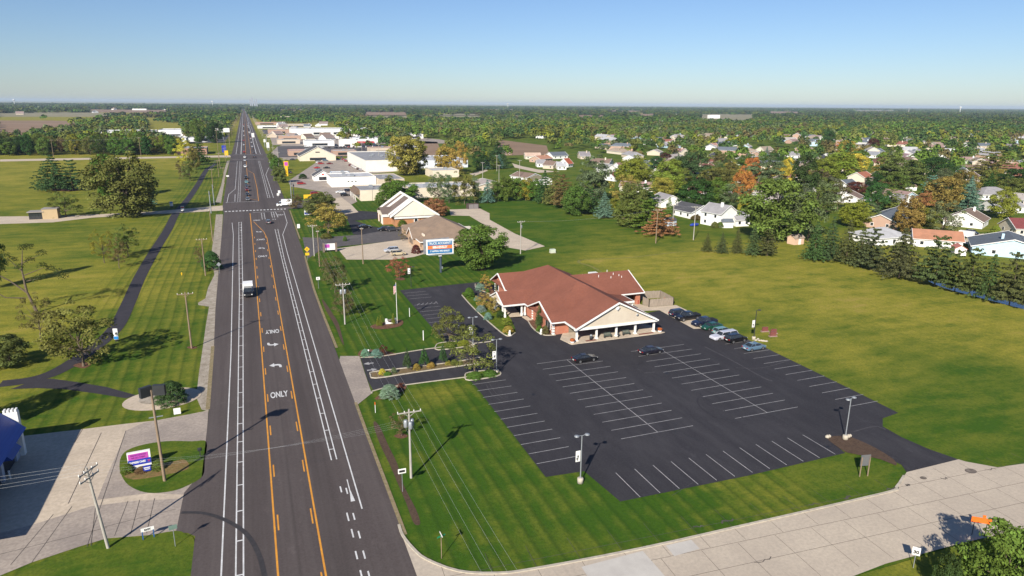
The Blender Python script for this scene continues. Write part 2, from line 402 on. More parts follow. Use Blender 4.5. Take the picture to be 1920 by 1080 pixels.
sheet('footpath_branch', W([(60, 715), (95, 710), (140, 716), (200, 726), (258, 742), (236, 747), (180, 738), (120, 730), (70, 728), (20, 730)]), .034, PATHM)
sheet('gravel_shoulder', W([(418, 402), (405, 402), (402, 430), (396, 480), (402, 515), (390, 540), (385, 560), (371, 568), (372, 572), (392, 575), (386, 610), (379, 660), (373, 700), (368, 745), (378, 768), (391, 772), (394, 740), (402, 640), (408, 560), (413, 480)]), .022, GRAV)
sheet('gravel_shoulder', [(-13.5, 340), (-16, 345), (-15.5, 420), (-16, 500), (-16, 590), (-14, 595), (-14.5, 480)], .022, GRAV)
# left service lot
sheet('concrete_lot', W([(0, 822), (60, 816), (155, 805), (235, 795), (300, 788), (350, 778), (391, 770), (386, 830), (383, 880), (340, 940), (333, 996), (290, 1003), (200, 1010), (150, 1025), (60, 1055), (0, 1080), (-60, 1105), (-260, 1080), (-260, 850), (-100, 830)]), .036, PALEC)
sheet('worn_concrete_apron', W([(236, 808), (270, 793), (350, 778), (391, 771), (386, 830), (383, 880), (345, 928), (280, 925), (182, 938), (195, 905), (224, 840)]), .042, PINKC)
sheet('concrete_drive', W([(0, 1000), (60, 985), (170, 950), (250, 940), (345, 935), (333, 996), (290, 1003), (200, 1010), (150, 1025), (60, 1055), (0, 1080), (-60, 1105), (-60, 1040)]), .046, PINKC)
sheet('asphalt_apron', W([(383, 880), (345, 925), (330, 998), (352, 1000), (366, 1006), (372, 960), (385, 900)]), .05, HWY)
J = M('joint_tar', (.06, .05, .045), (.1, .09, .08), 1, .9)
mb = MB()
for a, b in [((236, 808), (145, 1080)), ((190, 812), (128, 945)), ((155, 805), (140, 830)), ((180, 945), (165, 1070)), ((0, 1040), (200, 990)), ((330, 955), (190, 990)), ((240, 940), (215, 1005)), ((262, 938), (245, 1002)), ((290, 935), (275, 1000)), ((100, 965), (20, 1060)), ((135, 950), (60, 1055))]:
    strip(mb, [G(*a), G(*b)], .07, .053)
tag(mb.build('concrete_joint', J), None, None, None, 'structure')
isl = curve(W([(224, 875), (232, 850), (262, 836), (310, 828), (360, 828), (387, 829), (384, 865), (380, 893), (350, 912), (320, 922), (280, 925), (250, 916), (232, 900)]), 4, True)
sheet('grass_island', isl, .06, LAWN)
sheet('grass_verge', curve(W([(25, 1085), (100, 1045), (200, 1017), (260, 1008), (330, 996), (350, 1004), (364, 1012), (362, 1050), (358, 1110), (200, 1150), (20, 1140)]), 3, True), .058, LAWN)
sheet('leaf_litter_bed', curve(W([(232, 890), (260, 872), (310, 870), (345, 862), (352, 880), (300, 893), (250, 900)]), 4, True), .066, M('leaf_litter', (.19, .11, .045), (.09, .085, .02), 1.2, 1, fine=(.3, .2, .08), fs=4))
# round bed with yew
cx, cy = G(305, 748); el = lambda a, b, n=28, r=0: [(cx+math.cos(t)*a*math.cos(r)-math.sin(t)*b*math.sin(r), cy+math.cos(t)*a*math.sin(r)+math.sin(t)*b*math.cos(r)) for t in [2*math.pi*i/n for i in range(n)]]
sheet('concrete_bed_ring', el(5.6, 4.2), .06, PALEC); cx -= .4; cy += .4
sheet('gravel_bed', el(3.0, 2.2), .07, GRAV)
# parking lot of the hall
lot = [(32.4, 163.0), (40, 163.6), (54.5, 164.5), (56, 160), (54.9, 120), (84.2, 126.6), (84.0, 112.6), (90, 112.6), (90.0, 97.7), (89.6, 78), (89.2, 68.2)]
lot += W([(1655, 785), (1655, 800), (1690, 820), (1740, 842), (1797, 862), (1700, 886), (1690, 872), (1640, 848), (1580, 830), (1555, 826)])
lot += W([(1585, 850), (1400, 893), (1163, 941), (1095, 884), (1023, 895)]) + W([(958, 810), (893, 726), (880, 712), (905, 700), (700, 733), (690, 715), (682, 690), (676, 671)])+[(32.8, 119.6), (32.6, 140)]
sheet('parking_lot', lot, .05, LOT)
sheet('access_apron', W([(638, 668), (674, 668), (684, 700), (697, 738), (667, 762), (650, 720), (633, 690)]), .056, PINKC)
mb = MB()
ST = 2.74
def stall(x0, x1, y): mb.face([(x0, y-.05, .064), (x1, y-.05, .064), (x1, y+.05, .064), (x0, y+.05, .064)])
for k in range(12): stall(45.2, 57.1, 75.25+k*2.75)
mb.face([(51.1, 75.2, .066), (51.2, 75.2, .066), (51.2, 105.5, .066), (51.1, 105.5, .066)])
for k in range(12): stall(64.4, 76.2, 75.1+k*2.75)
mb.face([(70.3, 75.1, .066), (70.4, 75.1, .066), (70.4, 105.4, .066), (70.3, 105.4, .066)])
for k in range(11): stall(31.5, 37.4, 73.0+k*2.75)
for k in range(13): stall(83.9, 89.8, 72.5+k*2.75)
for x in [40.05+2.73*k for k in range(12)]: mb.face([(x-.05, 61.6, .064), (x+.05, 61.6, .064), (x+.05, 67.5, .064), (x-.05, 67.5, .064)])
for k in range(15):
    if k not in (11,): stall(32.9, 38.3, 121.5+k*2.75)
for yy in (148.6, 130.0):
    for i in range(5):
        a, b = (33.4+i*1.0, yy), (34.4+i*1.0, yy+1.6)
        strip(mb, [a, b], .1, .064)
    strip(mb, [(38.3, yy-.2), (38.3, yy+1.9)], .1, .066)
tag(mb.build('stall_markings', LINEF), None, None, None, 'structure')
sheet('staff_parking_pad', [(80.5, 127.4), (84.3, 126.7), (83.7, 112.7), (86.3, 112.3), (90.2, 116), (90.3, 129), (83.5, 129.5), (82.2, 134.5), (76.5, 134.5), (76.8, 129.5)], .062, PALEC)
# porte-cochere court
sheet('entrance_court', [(48.6, 133.2), (54.2, 132.6), (54.9, 121.3), (53.4, 124), (52.9, 132), (54.2, 140), (51, 143), (48.6, 141)], .072, PALEC)
# concrete side road at the lower right
e1 = W([(748, 985), (755, 1005), (775, 1030), (800, 1050), (860, 1072), (930, 1076), (1000, 1068), (1200, 1030), (1400, 985), (1660, 925), (1680, 915), (1695, 893), (1700, 886), (1797, 862), (1810, 866), (1870, 877), (1920, 870), (2300, 790)])
e2 = W([(2400, 880), (2100, 940), (1920, 992), (1800, 1020), (1660, 1058), (1590, 1085), (1500, 1110), (1300, 1160), (800, 1300), (700, 1200)])
sheet('concrete_side_road', [(12.0, 66.0)]+e1[1:]+e2+[(12, 40)], .066, M('old_concrete_road', (.53, .45, .35), (.45, .38, .30), .12, .9, fine=(.34, .29, .24), fs=3))
mb = MB(); strip(mb, curve(e1[:12], 3), .30, .02, .15)
strip(mb, curve(W([(697, 738), (720, 728), (880, 707)]), 2), .2, .04, .15); strip(mb, curve(W([(676, 671), (720, 668), (800, 655), (920, 641)]), 3), .2, .04, .15)
tag(mb.build('kerb', KERB), None, None, None, 'structure')
mb = MB()
sa = np.array(G(1000, 1098)); sb = np.array(G(1920, 905)); dv = (sb-sa)/np.linalg.norm(sb-sa)
nr = np.array([-dv[1], dv[0]])
for off in (0.0, 3.6, -3.3): strip(mb, [tuple(sa+nr*off-dv*18), tuple(sa+nr*off+dv*120)], .045, .072)
for k in range(-3, 20): 
    q = sa+dv*(k*4.6+((k*37) % 5)*.06); strip(mb, [tuple(q-nr*7.0), tuple(q-nr*0.1)], .04, .0725); q = q+dv*1.2; strip(mb, [tuple(q+nr*.1), tuple(q+nr*6.0)], .04, .0725)
rr = random.Random(4)
for k in range(9):
    q = sa+dv*rr.uniform(8, 70)+nr*rr.choice([-3.3, 3.6, 3.6, 5]); L = rr.uniform(.5, 3)
    pts = [tuple(q+dv*t*L+nr*rr.uniform(-.25, .25)) for t in (0, .2, .4, .6, .8, 1)]; strip(mb, pts, rr.uniform(.08, .3), .074)
tag(mb.build('road_joints', J), None, None, None, 'structure')
PATCH = M('new_patch_concrete', (.52, .49, .44), (.45, .42, .38), .5, .9)
for q in ([(1248, 1024), (1296, 1013), (1312, 1030), (1264, 1044)], [(1090, 1064), (1205, 1034), (1250, 1085), (1120, 1110)]): sheet('concrete_patch', W(q), .078, PATCH)
OIL = M('drain_stain', (.09, .07, .06), (.2, .17, .14), 1.5, .9)
for x, y, r in ((1820, 884, .6), (1731, 897, .35)):
    a, b = G(x, y); sheet('drain_stain', [(a+r*1.3*math.cos(t), b+r*math.sin(t)) for t in [i*.45 for i in range(14)]], .08, OIL)
sheet('roadside_grass', W([(1600, 1082), (1670, 1062), (1800, 1022), (1925, 990), (2100, 940), (2200, 1100), (1700, 1300), (1500, 1150)]), .085, grass_mat('verge_grass', False, .38))
WORN = M('worn_grass_line', (.22, .20, .05), (.12, .13, .03), .8, 1)
mb = MB(); strip(mb, curve(W([(1085, 488), (1110, 486), (1180, 483), (1250, 475), (1310, 470), (1400, 468)]), 4), .7, .012); strip(mb, curve(W([(1090, 487), (1085, 492), (1110, 500), (1130, 512)]), 4), .8, .012)
tag(mb.build('worn_track', WORN), None, None, None, 'structure')
CRK = M('crack_sealer', (.012, .012, .014), None, 1, .5); rr = random.Random(8); mb = MB(); ms = MB()
for k in range(16):
    x0, y0 = rr.uniform(36, 86), rr.uniform(66, 111); a = rr.uniform(0, 3.1); pts = [(x0, y0)]
    for i in range(rr.randint(4, 9)): a += rr.uniform(-.5, .5); x0 += math.cos(a)*1.1; y0 += math.sin(a)*1.1; pts.append((x0, y0))
    if all(44 < p[0] < 88 and 69 < p[1] < 111 for p in pts): strip(mb, pts, .07, .0615)
for pts, wd in (([(1320, 650), (1370, 675), (1430, 708), (1448, 715)], .35), ([(912, 722), (922, 740), (938, 751)], .12), ([(918, 720), (930, 738), (946, 749)], .12), ([(1380, 690), (1430, 690), (1480, 676)], .2), ([(1600, 810), (1640, 800), (1660, 806)], .3), ([(1208, 700), (1228, 698)], .3), ([(1260, 930), (1300, 905)], .05)): strip(ms, curve(W(pts), 4), wd, .0618)
tag(mb.build('sealed_cracks', CRK), None, None, None, 'structure'); tag(ms.build('lot_scuffs', M('scuffed_asphalt', (.075, .07, .075), (.04, .037, .043), 1.5, .9)), None, None, None, 'structure')
for px, py, r0 in ((1552, 838, .3), (1250, 700, .35), (1000, 740, .3)):
    a, b = G(px, py); sheet('drain_cover', [(a+r0*math.cos(t), b+r0*math.sin(t)) for t in [i*.52 for i in range(12)]], .0625, CRK)
# dirt strip and ditch beside the highway
DIRT = M('bare_soil', (.075, .045, .03), (.05, .03, .02), 1.2, 1, fine=(.12, .08, .05), fs=4)
sheet('ditch_soil', curve(W([(702, 790), (712, 800), (728, 835), (745, 870), (757, 910), (780, 955), (788, 980), (782, 985), (774, 978), (762, 945), (745, 905), (730, 870), (712, 832), (701, 800)]), 3, True), .02, DIRT)
sheet('ditch_soil', curve(W([(603, 560), (612, 570), (625, 590), (634, 605), (640, 625), (645, 646), (640, 640), (630, 615), (622, 600), (610, 580)]), 3, True), .02, DIRT)
sheet('lot_mulch', curve(W([(1550, 821), (1580, 818), (1600, 822), (1640, 840), (1675, 862), (1680, 874), (1650, 862), (1600, 852), (1585, 848), (1565, 835)]), 2, True), .09, DIRT)
EDGE = M('dry_road_edge', (.26, .19, .10), (.13, .12, .04), 1.2, 1, fine=(.35, .28, .2), fs=3, lo=.3, hi=.7)
for nm, pts, wd in (('soil_edge', [(12.35, 64), (12.3, 90), (12.35, 100)], .45), ('soil_edge', [(12.6, 126), (12.45, 150), (12.5, 171), (13.5, 212)], .5), ('soil_edge', [(14.1, 240), (14.8, 308)], .5), ('soil_edge', [(-9.0, 105), (-9.4, 135)], .6)):
    mb = MB(); strip(mb, pts, wd, .064); tag(mb.build(nm, EDGE), None, None, None, 'structure')
# highway paint
mb = MB(); my = MB(); Z = .070
def ln(x0, x1, y0, y1, w=.13, m=None): strip(m or mb, [(x0, y0), (x1, y1)], w, Z)
def ladder(xa, xb, y0, y1, st=5.85, ph=0, xa1=None, xb1=None):
    xa1 = xa if xa1 is None else xa1; xb1 = xb if xb1 is None else xb1
    ln(xa, xa1, y0, y1, .15); ln(xb, xb1, y0, y1, .15); y = y0+ph
    while y < y1:
        t = (y-y0)/(y1-y0); a = xa+(xa1-xa)*t; b = xb+(xb1-xb)*t
        mb.face([(a, y-.09, Z+.002), (b, y-.09, Z+.002), (b, y+.09, Z+.002), (a, y+.09, Z+.002)]); y += st
ln(-5.95, -6.1, 20, 130, .16); ln(-6.1, -7.2, 130, 255, .16); ln(-7.2, -8.0, 255, 282, .16)
ladder(-4.6, -3.92, 20, 170, 5.85, 2.2, -4.85, -4.05); ladder(-4.85, -4.05, 170, 282, 5.85, 1, -5.6, -4.6)
ladder(6.75, 7.42, 83, 210, 5.85, 3); ladder(6.75, 7.42, 210, 262, 5.85, 3, 6.9, 7.9)
ln(8.75, 8.75, 70.5, 215, .16); ln(8.75, 9.0, 215, 250, .16); ln(9.0, 11.9, 250, 275, .16); ln(11.9, 12.2, 275, 306, .16); ln(-.2, 12.2, 306, 307, .3)
for a, b, x in ((74.8, 76.2, 7.0), (68.6, 70.3, 7.0), (65.4, 67, 7.05), (61.6, 63, 6.9), (58.4, 59.8, 6.9), (74.2, 75.6, 7.62), (68.6, 70, 7.65), (65, 66.4, 7.7), (61.4, 62.8, 7.65), (58, 59.4, 7.6)): ln(x, x, a, b, .17)
strip(mb, [(8.0, 77.5), (7.95, 72.9)], .12, Z); mb.face([(7.75, 72.4, Z+.003), (8.25, 72.4, Z+.003), (8.05, 74.8, Z+.003), (7.95, 74.8, Z+.003)])
ln(-.8, -.75, 20, 130, .2, my); ln(-.75, -1.0, 130, 250, .2, my); ln(-1.0, -1.3, 250, 304, .28, my)
ln(3.62, 3.62, 20, 245, .2, my); ln(3.62, 2.9, 245, 258, .2, my); ln(2.9, -.2, 258, 282, .2, my)
y = 46.0
while y < 250:
    ln(-.38, -.38, y, y+3.1, .17, my); ln(3.22, 3.22, y, y+3.1, .17, my); y += 11.75
for i in range(18):                                # crosswalk blocks
    x = -11.2+i*1.4; mb.face([(x, 311.4, Z+.004), (x+.8, 311.4, Z+.004), (x+.8, 313.6, Z+.004), (x, 313.6, Z+.004)])
for y0, y1 in ((262, 266), (268, 272), (274, 278), (280, 284)):
    for x in (7.1, 7.9, -5.5, -4.7): ln(x, x, y0+22*(x > 0), y1+22*(x > 0)-1.5, .22)
ladder(3.1, 4.2, 286, 304, 4.5, 2); ladder(7.0, 8.0, 292, 305, 4.5, 2); ln(9.2, 8.8, 290, 305, .2)
# beyond the crossroads
ln(-11, -11.5, 341, 342, .3); ln(-11.2, 2.8, 341.5, 341.5, .35)
ln(-11.0, -10.8, 342, 372, .2); ln(-10.8, -8.0, 372, 395, .2); ln(-8.0, -8.3, 395, 585, .2)
ln(-7.6, -7.8, 343, 372, .2); ladder(-6.4, -5.4, 342, 585, 7, 3)
ladder(7.2, 8.2, 352, 585, 7, 3); ln(9.8, 9.6, 352, 470, .2); ln(9.6, 13, 470, 520, .2)
ln(2.8, 3.0, 343, 400, .25, my); ln(-1.4, -1.8, 360, 590, .22, my); ln(3.0, 2.4, 400, 480, .22, my); ln(2.4, -.8, 480, 500, .22, my); ln(2.8, -1.2, 345, 352, .2, my)
for y in range(665, 4200, 1):
    if y == 665:
        ln(-1.8, -1.5, 665, 4200, .25, my); ln(2.4, 2.0, 665, 4200, .25, my); ln(-5.8, -5.5, 665, 4200, .5); ln(7, 6.5, 665, 4200, .5)
        ln(-10, -9, 665, 2400, .3); ln(10.5, 9.5, 665, 2400, .3)
ln(-12, 12, 602, 602, .6); ln(-12, 12, 658, 658, .6)
def arrow(x, y, flip, s=1.0):
    k = -1 if flip else 1
    pts = [(-.95, 0), (-.1, 1.25), (-.1, .55), (.35, .5), (.6, .25), (.68, -.2), (.66, -1.35), (1.05, -1.35), (1.08, .1), (.95, .6), (.6, .98), (.2, 1.05), (-.1, .98)]
    pts = [(-1.0, .2), (-.15, 1.1), (-.15, .5), (.3, .45), (.55, .2), (.6, -1.4), (1.0, -1.4), (1.0, .1), (.85, .5), (.45, .8), (-.15, .8)]
    pts = [(-1.0, .1), (-.2, .95), (-.2, .35), (.35, .32), (.55, .1), (.6, -1.5), (1.0, -1.5), (1.0, .25), (.8, .6), (.4, .75), (-.2, .78)]
    a = [(-1.0, 0), (-.2, 1.0), (-.2, .36), (.3, .34), (.55, .1), (.58, -1.4), (1.0, -1.4), (1.0, .2), (.8, .55), (.4, .72), (-.2, -.0)]
    hd = [(x+k*u, y+k*v) for u, v in [(-1.05, 0), (-.2, -1.0), (-.2, 1.0)]]
    tl = [(x+k*u, y+k*v) for u, v in [(-.2, -.3), (.3, -.3), (.55, -.5), (.62, -1.4), (1.02, -1.4), (1.0, -.3), (.8, .15), (.4, .34), (-.2, .34)]]
    for q in (hd, tl): mb.add([(p[0], p[1], Z+.003) for p in q], []) ; 
    for q in (hd, tl):
        v = [Vector((p[0], p[1], 0)) for p in q]
        for f in tessellate_polygon([v]):
            f = list(f)
            if (v[f[1]]-v[f[0]]).cross(v[f[2]]-v[f[0]]).z < 0: f = f[::-1]
            mb.face([(v[i].x, v[i].y, Z+.003) for i in f])
arrow(1.35, 120.6, False); arrow(1.35, 131.8, True); arrow(1.4, 228, False); arrow(1.4, 258, True)
tag(mb.build('road_markings', LINEW), None, None, None, 'structure')
tag(my.build('yellow_road_markings', LINEY), None, None, None, 'structure')
for yy, rot, x in ((107.0, 0, 1.35), (140.2, math.pi, 1.55), (215, 0, 1.5), (243, math.pi, 1.5), (285, math.pi, 1.0), (296, 0, 10.3)):
    o = text('ONLY', 1.25, LINEW, None, (x, yy, Z+.004), (0, 0, rot), 'road_lettering', depth=.001, bold=.03); o.scale = (.78, 2.6, 1); o['kind'] = 'structure'
GREYP2 = LINEF
mb = MB()
for x, y, k in ((692, 682, 1), (697, 694, -1)):    # faint in and out arrows on the drive
    a, b = G(x, y); mb.add([(a+k*u, b+v, .066) for u, v in ((-1.0, 0), (0, -.7), (0, .7))], [(0, 1, 2)] if k > 0 else [(0, 2, 1)]); strip(mb, [(a, b), (a+k*.8, b)], .5, .066)
tag(mb.build('drive_arrows', LINEF), None, None, None, 'structure')
TYREM = M('tyre_marks', (.020, .018, .022), (.035, .033, .04), .8, .8)
mb = MB()
for pts in ([(1310, 745), (1308, 755), (1320, 770), (1350, 785), (1400, 797)], [(1312, 738), (1330, 760), (1370, 775), (1410, 790)]): strip(mb, curve(W(pts), 5), .22, .068)
tag(mb.build('tyre_marks', TYREM), None, None, None, 'structure')
mb = MB(); strip(mb, curve(W([(340, 962), (380, 963), (420, 975), (460, 1000), (485, 1040), (497, 1085)]), 5), .5, .0755)
tag(mb.build('tar_snake', M('tar', (.035, .032, .033), (.05, .045, .046), 2, .7)), None, None, None, 'structure')
for q, z, m_ in (([(24, 618), (135, 612), (150, 735), (140, 775), (30, 780)], .05, OLDA), ([(26, 800), (230, 790), (235, 880), (200, 1032), (30, 1030)], .05, PINKC), ([(-200, 870), (-24, 860), (-22, 1060), (-210, 1060)], .05, OLDA), ([(24, 1090), (160, 1080), (170, 1250), (26, 1260)], .05, OLDA)):
    sheet('shop_parking', q, z, m_)
# office and bank parking
sheet('office_parking', W([(600, 470), (640, 465), (770, 447), (800, 475), (776, 482), (735, 487), (650, 487), (636, 470), (615, 467)]), .05, PALEC)
sheet('shared_drive', W([(567, 445), (590, 446), (680, 440), (765, 424), (775, 432), (775, 447), (700, 456), (640, 462), (600, 470), (578, 485), (572, 468)]), .056, OLDA)
sheet('bank_parking', W([(662, 440), (655, 420), (645, 400), (668, 395), (715, 398), (708, 410), (665, 414), (700, 425), (720, 428), (765, 424), (760, 432), (680, 441)]), .052, LOT)
sheet('bank_drive', W([(640, 370), (660, 385), (672, 398), (648, 402), (620, 395), (600, 375)]), .054, PALEC)
sheet('plaza_parking', W([(545, 350), (540, 340), (600, 300), (660, 297), (740, 322), (690, 326), (655, 350), (670, 378), (650, 388), (620, 380), (605, 360), (560, 352)]), .05, PINKC)
sheet('strip_mall_parking', W([(505, 290), (520, 275), (560, 262), (660, 268), (665, 285), (540, 300)]), .048, PINKC)
sheet('rear_parking', W([(843, 393), (900, 391), (918, 400), (918, 412), (965, 438), (1022, 462), (985, 470), (940, 462), (915, 440), (905, 420), (880, 405), (845, 404)]), .05, PALEC)
sheet('suburban_street', W([(960, 306), (980, 312), (1010, 318), (1050, 322), (1010, 324), (965, 314)]), .04, PALEC)
sheet('suburban_street', W([(1445, 297), (1490, 300), (1480, 304), (1500, 320), (1490, 325), (1475, 310), (1440, 302)]), .04, PALEC)
sheet('driveway', W([(1818, 441), (1845, 438), (1840, 458), (1803, 457)]), .04, PALEC)
sheet('shop_drive', W([(880, 326), (912, 318), (915, 320), (890, 330)]), .04, PALEC)
sheet('pond', curve(W([(1735, 523), (1790, 535), (1850, 550), (1940, 571), (2000, 584), (1990, 598), (1920, 580), (1840, 559), (1770, 540)]), 3, True), .03, M('pond_water', (.02, .06, .16), (.03, .08, .2), .1, .12, spec=.6))
for i, (q, m, z) in enumerate([([(-400, 225), (95, 226), (165, 228), (200, 234), (60, 262), (50, 270), (-500, 275)], TANF, .1), ([(-300, 210.5), (165, 210), (215, 214), (190, 219), (-300, 219)], PALEF, .1),
      ([(150, 204), (215, 204), (350, 206), (300, 211), (165, 211)], TANF, .1), ([(680, 209), (768, 209), (768, 217), (680, 217)], TANF, .1), ([(690, 216), (1000, 216), (1000, 221), (690, 221)], PALEF, .1),
      ([(775, 264), (820, 266), (830, 292), (775, 292)], TANF, .05), ([(935, 262), (1025, 273), (1030, 290), (930, 292)], TANF, .05), ([(1312, 213), (1420, 213), (1420, 226), (1312, 226)], PALEF, .1),
      ([(1075, 214), (1150, 214), (1150, 221), (1075, 221)], TANF, .1), ([(1610, 248), (1720, 250), (1700, 257), (1610, 256)], TANF, .08), ([(1010, 201), (1050, 201), (1050, 203), (1010, 203)], PALEF, .1),
      ([(1500, 217), (1545, 218), (1545, 220), (1500, 220)], TANF, .1), ([(1720, 206), (1790, 207), (1790, 210), (1720, 210)], TANF, .1)]): sheet('farm_field', W(q), z, m)
FARF = [[(1195, 213), (1230, 213), (1230, 218), (1195, 218)], [(1255, 213.5), (1275, 213.5), (1275, 217), (1255, 217)], [(1232, 223), (1262, 223), (1258, 228), (1232, 228)], [(1600, 206), (1680, 207), (1680, 209), (1600, 209)], [(500, 204.5), (570, 204.5), (570, 207), (500, 207)], [(820, 211.5), (900, 213), (900, 215.5), (820, 215)], [(1140, 207), (1210, 207.5), (1210, 210), (1140, 210)], [(10, 202), (130, 202), (130, 204), (10, 204)], [(1440, 208), (1500, 209), (1500, 212), (1440, 212)], [(900, 204), (1000, 205), (1000, 206.5), (900, 206)]]
for i, q in enumerate(FARF): sheet('farm_field', W([q[0], q[1], (q[2][0], q[2][1]+1.5), (q[3][0], q[3][1]+1.5)]), .1, (TANF, PALEF)[i % 2])
# the hall's planting beds
sheet('hall_lawn_bed', curve(W([(866, 554), (872, 548), (900, 560), (935, 575), (952, 590), (964, 612), (966, 625), (956, 631), (945, 628), (925, 612), (900, 590), (880, 570)]), 3, True), .09, LAWN)
sheet('front_mulch_bed', curve(W([(893, 541), (893, 533), (915, 540), (925, 545), (925, 553), (912, 549)]), 3, True), .09, MULCH)
sheet('front_mulch_bed', [(54.6, 119.2), (54.6, 129.5), (52.9, 129.4), (52.4, 124), (52.6, 119.6)], .09, MULCH)
mb = MB(); strip(mb, curve(W([(866, 554), (880, 570), (900, 590), (925, 612), (945, 628), (956, 631), (966, 625)]), 3), .2, .05, .2)
strip(mb, curve([(53.2, 129.5), (52.3, 125), (52.2, 121), (53, 119.2), (54.9, 118.8)], 4), .2, .05, .2); strip(mb, curve(W([(891, 533), (893, 541), (912, 549), (923, 556)]), 3), .2, .05, .2)
tag(mb.build('kerb', KERB), None, None, None, 'structure')
sheet('divider_island', curve(W([(696, 706), (700, 699), (760, 692), (850, 680), (900, 673), (870, 686), (780, 698), (705, 709)]), 3, True), .09, M('island_mulch', (.16, .10, .05), (.09, .08, .03), 1, 1, fine=(.25, .18, .1), fs=4))
mb = MB(); strip(mb, curve(W([(900, 671), (850, 680), (760, 691), (700, 698), (695, 704), (705, 710), (780, 699), (900, 682)]), 3), .18, .05, .2); tag(mb.build('kerb', KERB), None, None, None, 'structure')
for q in ([(818, 648), (830, 643), (870, 640), (884, 643), (880, 649), (822, 657)], [(872, 706), (880, 699), (925, 695), (938, 699), (932, 706), (880, 714)]):
    sheet('tree_island', curve(W(q), 3, True), .09, LAWN); mb = MB(); q2 = curve(W(q), 3, True); strip(mb, q2+q2[:1], .2, .04, .18); tag(mb.build('kerb', KERB), None, None, None, 'structure')
sheet('sign_bed', curve(W([(694, 614), (705, 608), (745, 600), (756, 603), (750, 612), (715, 618)]), 3, True), .07, MULCH)
for q in ([(672, 662), (685, 655), (730, 660), (742, 666), (710, 668), (676, 669)], [(702, 748), (735, 726), (756, 718), (762, 728), (745, 740), (725, 748)], [(738, 818), (752, 813), (765, 818), (752, 823)],
          [(137, 686), (155, 680), (172, 682), (158, 691)], [(350, 652), (360, 649), (370, 652), (360, 655)], [(740, 523), (752, 520), (760, 524), (750, 526)], [(892, 504), (903, 500), (912, 504), (902, 508)], [(96, 357), (110, 354), (150, 356), (130, 359)]):
    sheet('mulch_bed', curve(W(q), 3, True), .055, MULCH)
# ---------------------------------------------------------------- roofs
def slab(mb, pts, t=.16):                           # sloped roof plane (CCW from above) with thickness
    n = len(pts); mb.add([tuple(p) for p in pts]+[(p[0], p[1], p[2]-t) for p in pts],
        [tuple(range(n)), tuple(range(2*n-1, n-1, -1))]+[(i, n+i, n+(i+1) % n, (i+1) % n) for i in range(n)])
def gable_roof(mb, x0, x1, y0, y1, ze, zr, axis='x', t=.16, ym=None):
    if axis == 'x':
        m = (y0+y1)/2 if ym is None else ym
        slab(mb, [(x0, y0, ze), (x1, y0, ze), (x1, m, zr), (x0, m, zr)], t); slab(mb, [(x0, m, zr), (x1, m, zr), (x1, y1, ze), (x0, y1, ze)], t)
    else:
        m = (x0+x1)/2 if ym is None else ym
        slab(mb, [(x0, y0, ze), (m, y0, zr), (m, y1, zr), (x0, y1, ze)], t); slab(mb, [(m, y0, zr), (x1, y0, ze), (x1, y1, ze), (m, y1, zr)], t)
def hip_roof(mb, x0, x1, y0, y1, ze, zr, inset=None, t=.16):
    w_, d_ = x1-x0, y1-y0; i = (min(w_, d_)/2 if inset is None else inset)
    if w_ >= d_:
        m = (y0+y1)/2; a, b = (x0+i, m, zr), (x1-i, m, zr)
        slab(mb, [(x0, y0, ze), (x1, y0, ze), b, a], t); slab(mb, [(x1, y1, ze), (x0, y1, ze), a, b], t); slab(mb, [(x0, y1, ze), (x0, y0, ze), a], t); slab(mb, [(x1, y0, ze), (x1, y1, ze), b], t)
    else:
        m = (x0+x1)/2; a, b = (m, y0+i, zr), (m, y1-i, zr)
        slab(mb, [(x0, y0, ze), (x1, y0, ze), a], t); slab(mb, [(x1, y1, ze), (x0, y1, ze), b], t); slab(mb, [(x0, y1, ze), (x0, y0, ze), a, b], t); slab(mb, [(x1, y0, ze), (x1, y1, ze), b, a], t)
def rake(mb, p, q, r, w=.22, h=.26):                # white boards along a gable: eave - apex - eave
    for a, b in ((p, q), (q, r)):
        a, b = Vector(a), Vector(b); d = (b-a); L = d.length; hd = Vector((d.x, d.y, 0)).normalized(); n = Vector((-hd.y, hd.x, 0))*w/2
        u = Vector((0, 0, 1))
        vs = [a-n-u*h+u*.06, a+n-u*h+u*.06, b+n-u*h+u*.06, b-n-u*h+u*.06, a-n+u*.06, a+n+u*.06, b+n+u*.06, b-n+u*.06]
        mb.add(vs, [(0, 1, 2, 3), (7, 6, 5, 4), (0, 4, 5, 1), (1, 5, 6, 2), (2, 6, 7, 3), (3, 7, 4, 0)])

# ---------------------------------------------------------------- the brick hall
def brick_mat(name, c1, c2, mort=(.34, .29, .24)):
    m, nt, b = nmat(name); tc = nt.nodes.new('ShaderNodeTexCoord'); br = nt.nodes.new('ShaderNodeTexBrick')
    mp = nt.nodes.new('ShaderNodeMapping'); mp.inputs['Rotation'].default_value = (math.pi/2, 0, 0)
    sp = nt.nodes.new('ShaderNodeSeparateXYZ'); cb = nt.nodes.new('ShaderNodeCombineXYZ'); nt.links.new(tc.outputs['Object'], sp.inputs[0])
    nt.links.new(math_(nt, 'ADD', sp.outputs[0], sp.outputs[1]), cb.inputs[0]); nt.links.new(sp.outputs[2], cb.inputs[1]); nt.links.new(cb.outputs[0], br.inputs['Vector'])
    br.inputs['Color1'].default_value = (*c1, 1); br.inputs['Color2'].default_value = (*c2, 1); br.inputs['Mortar'].default_value = (*mort, 1)
    br.inputs['Scale'].default_value = 3.2; br.inputs['Mortar Size'].default_value = .012; br.inputs['Brick Width'].default_value = .7; br.inputs['Row Height'].default_value = .24
    nt.links.new(mix_(nt, br.outputs['Color'], c2, ramp_(nt, noise_(nt, .8, 3), .35, .7)), b.inputs['Base Color']); b.inputs['Roughness'].default_value = .9
    return m
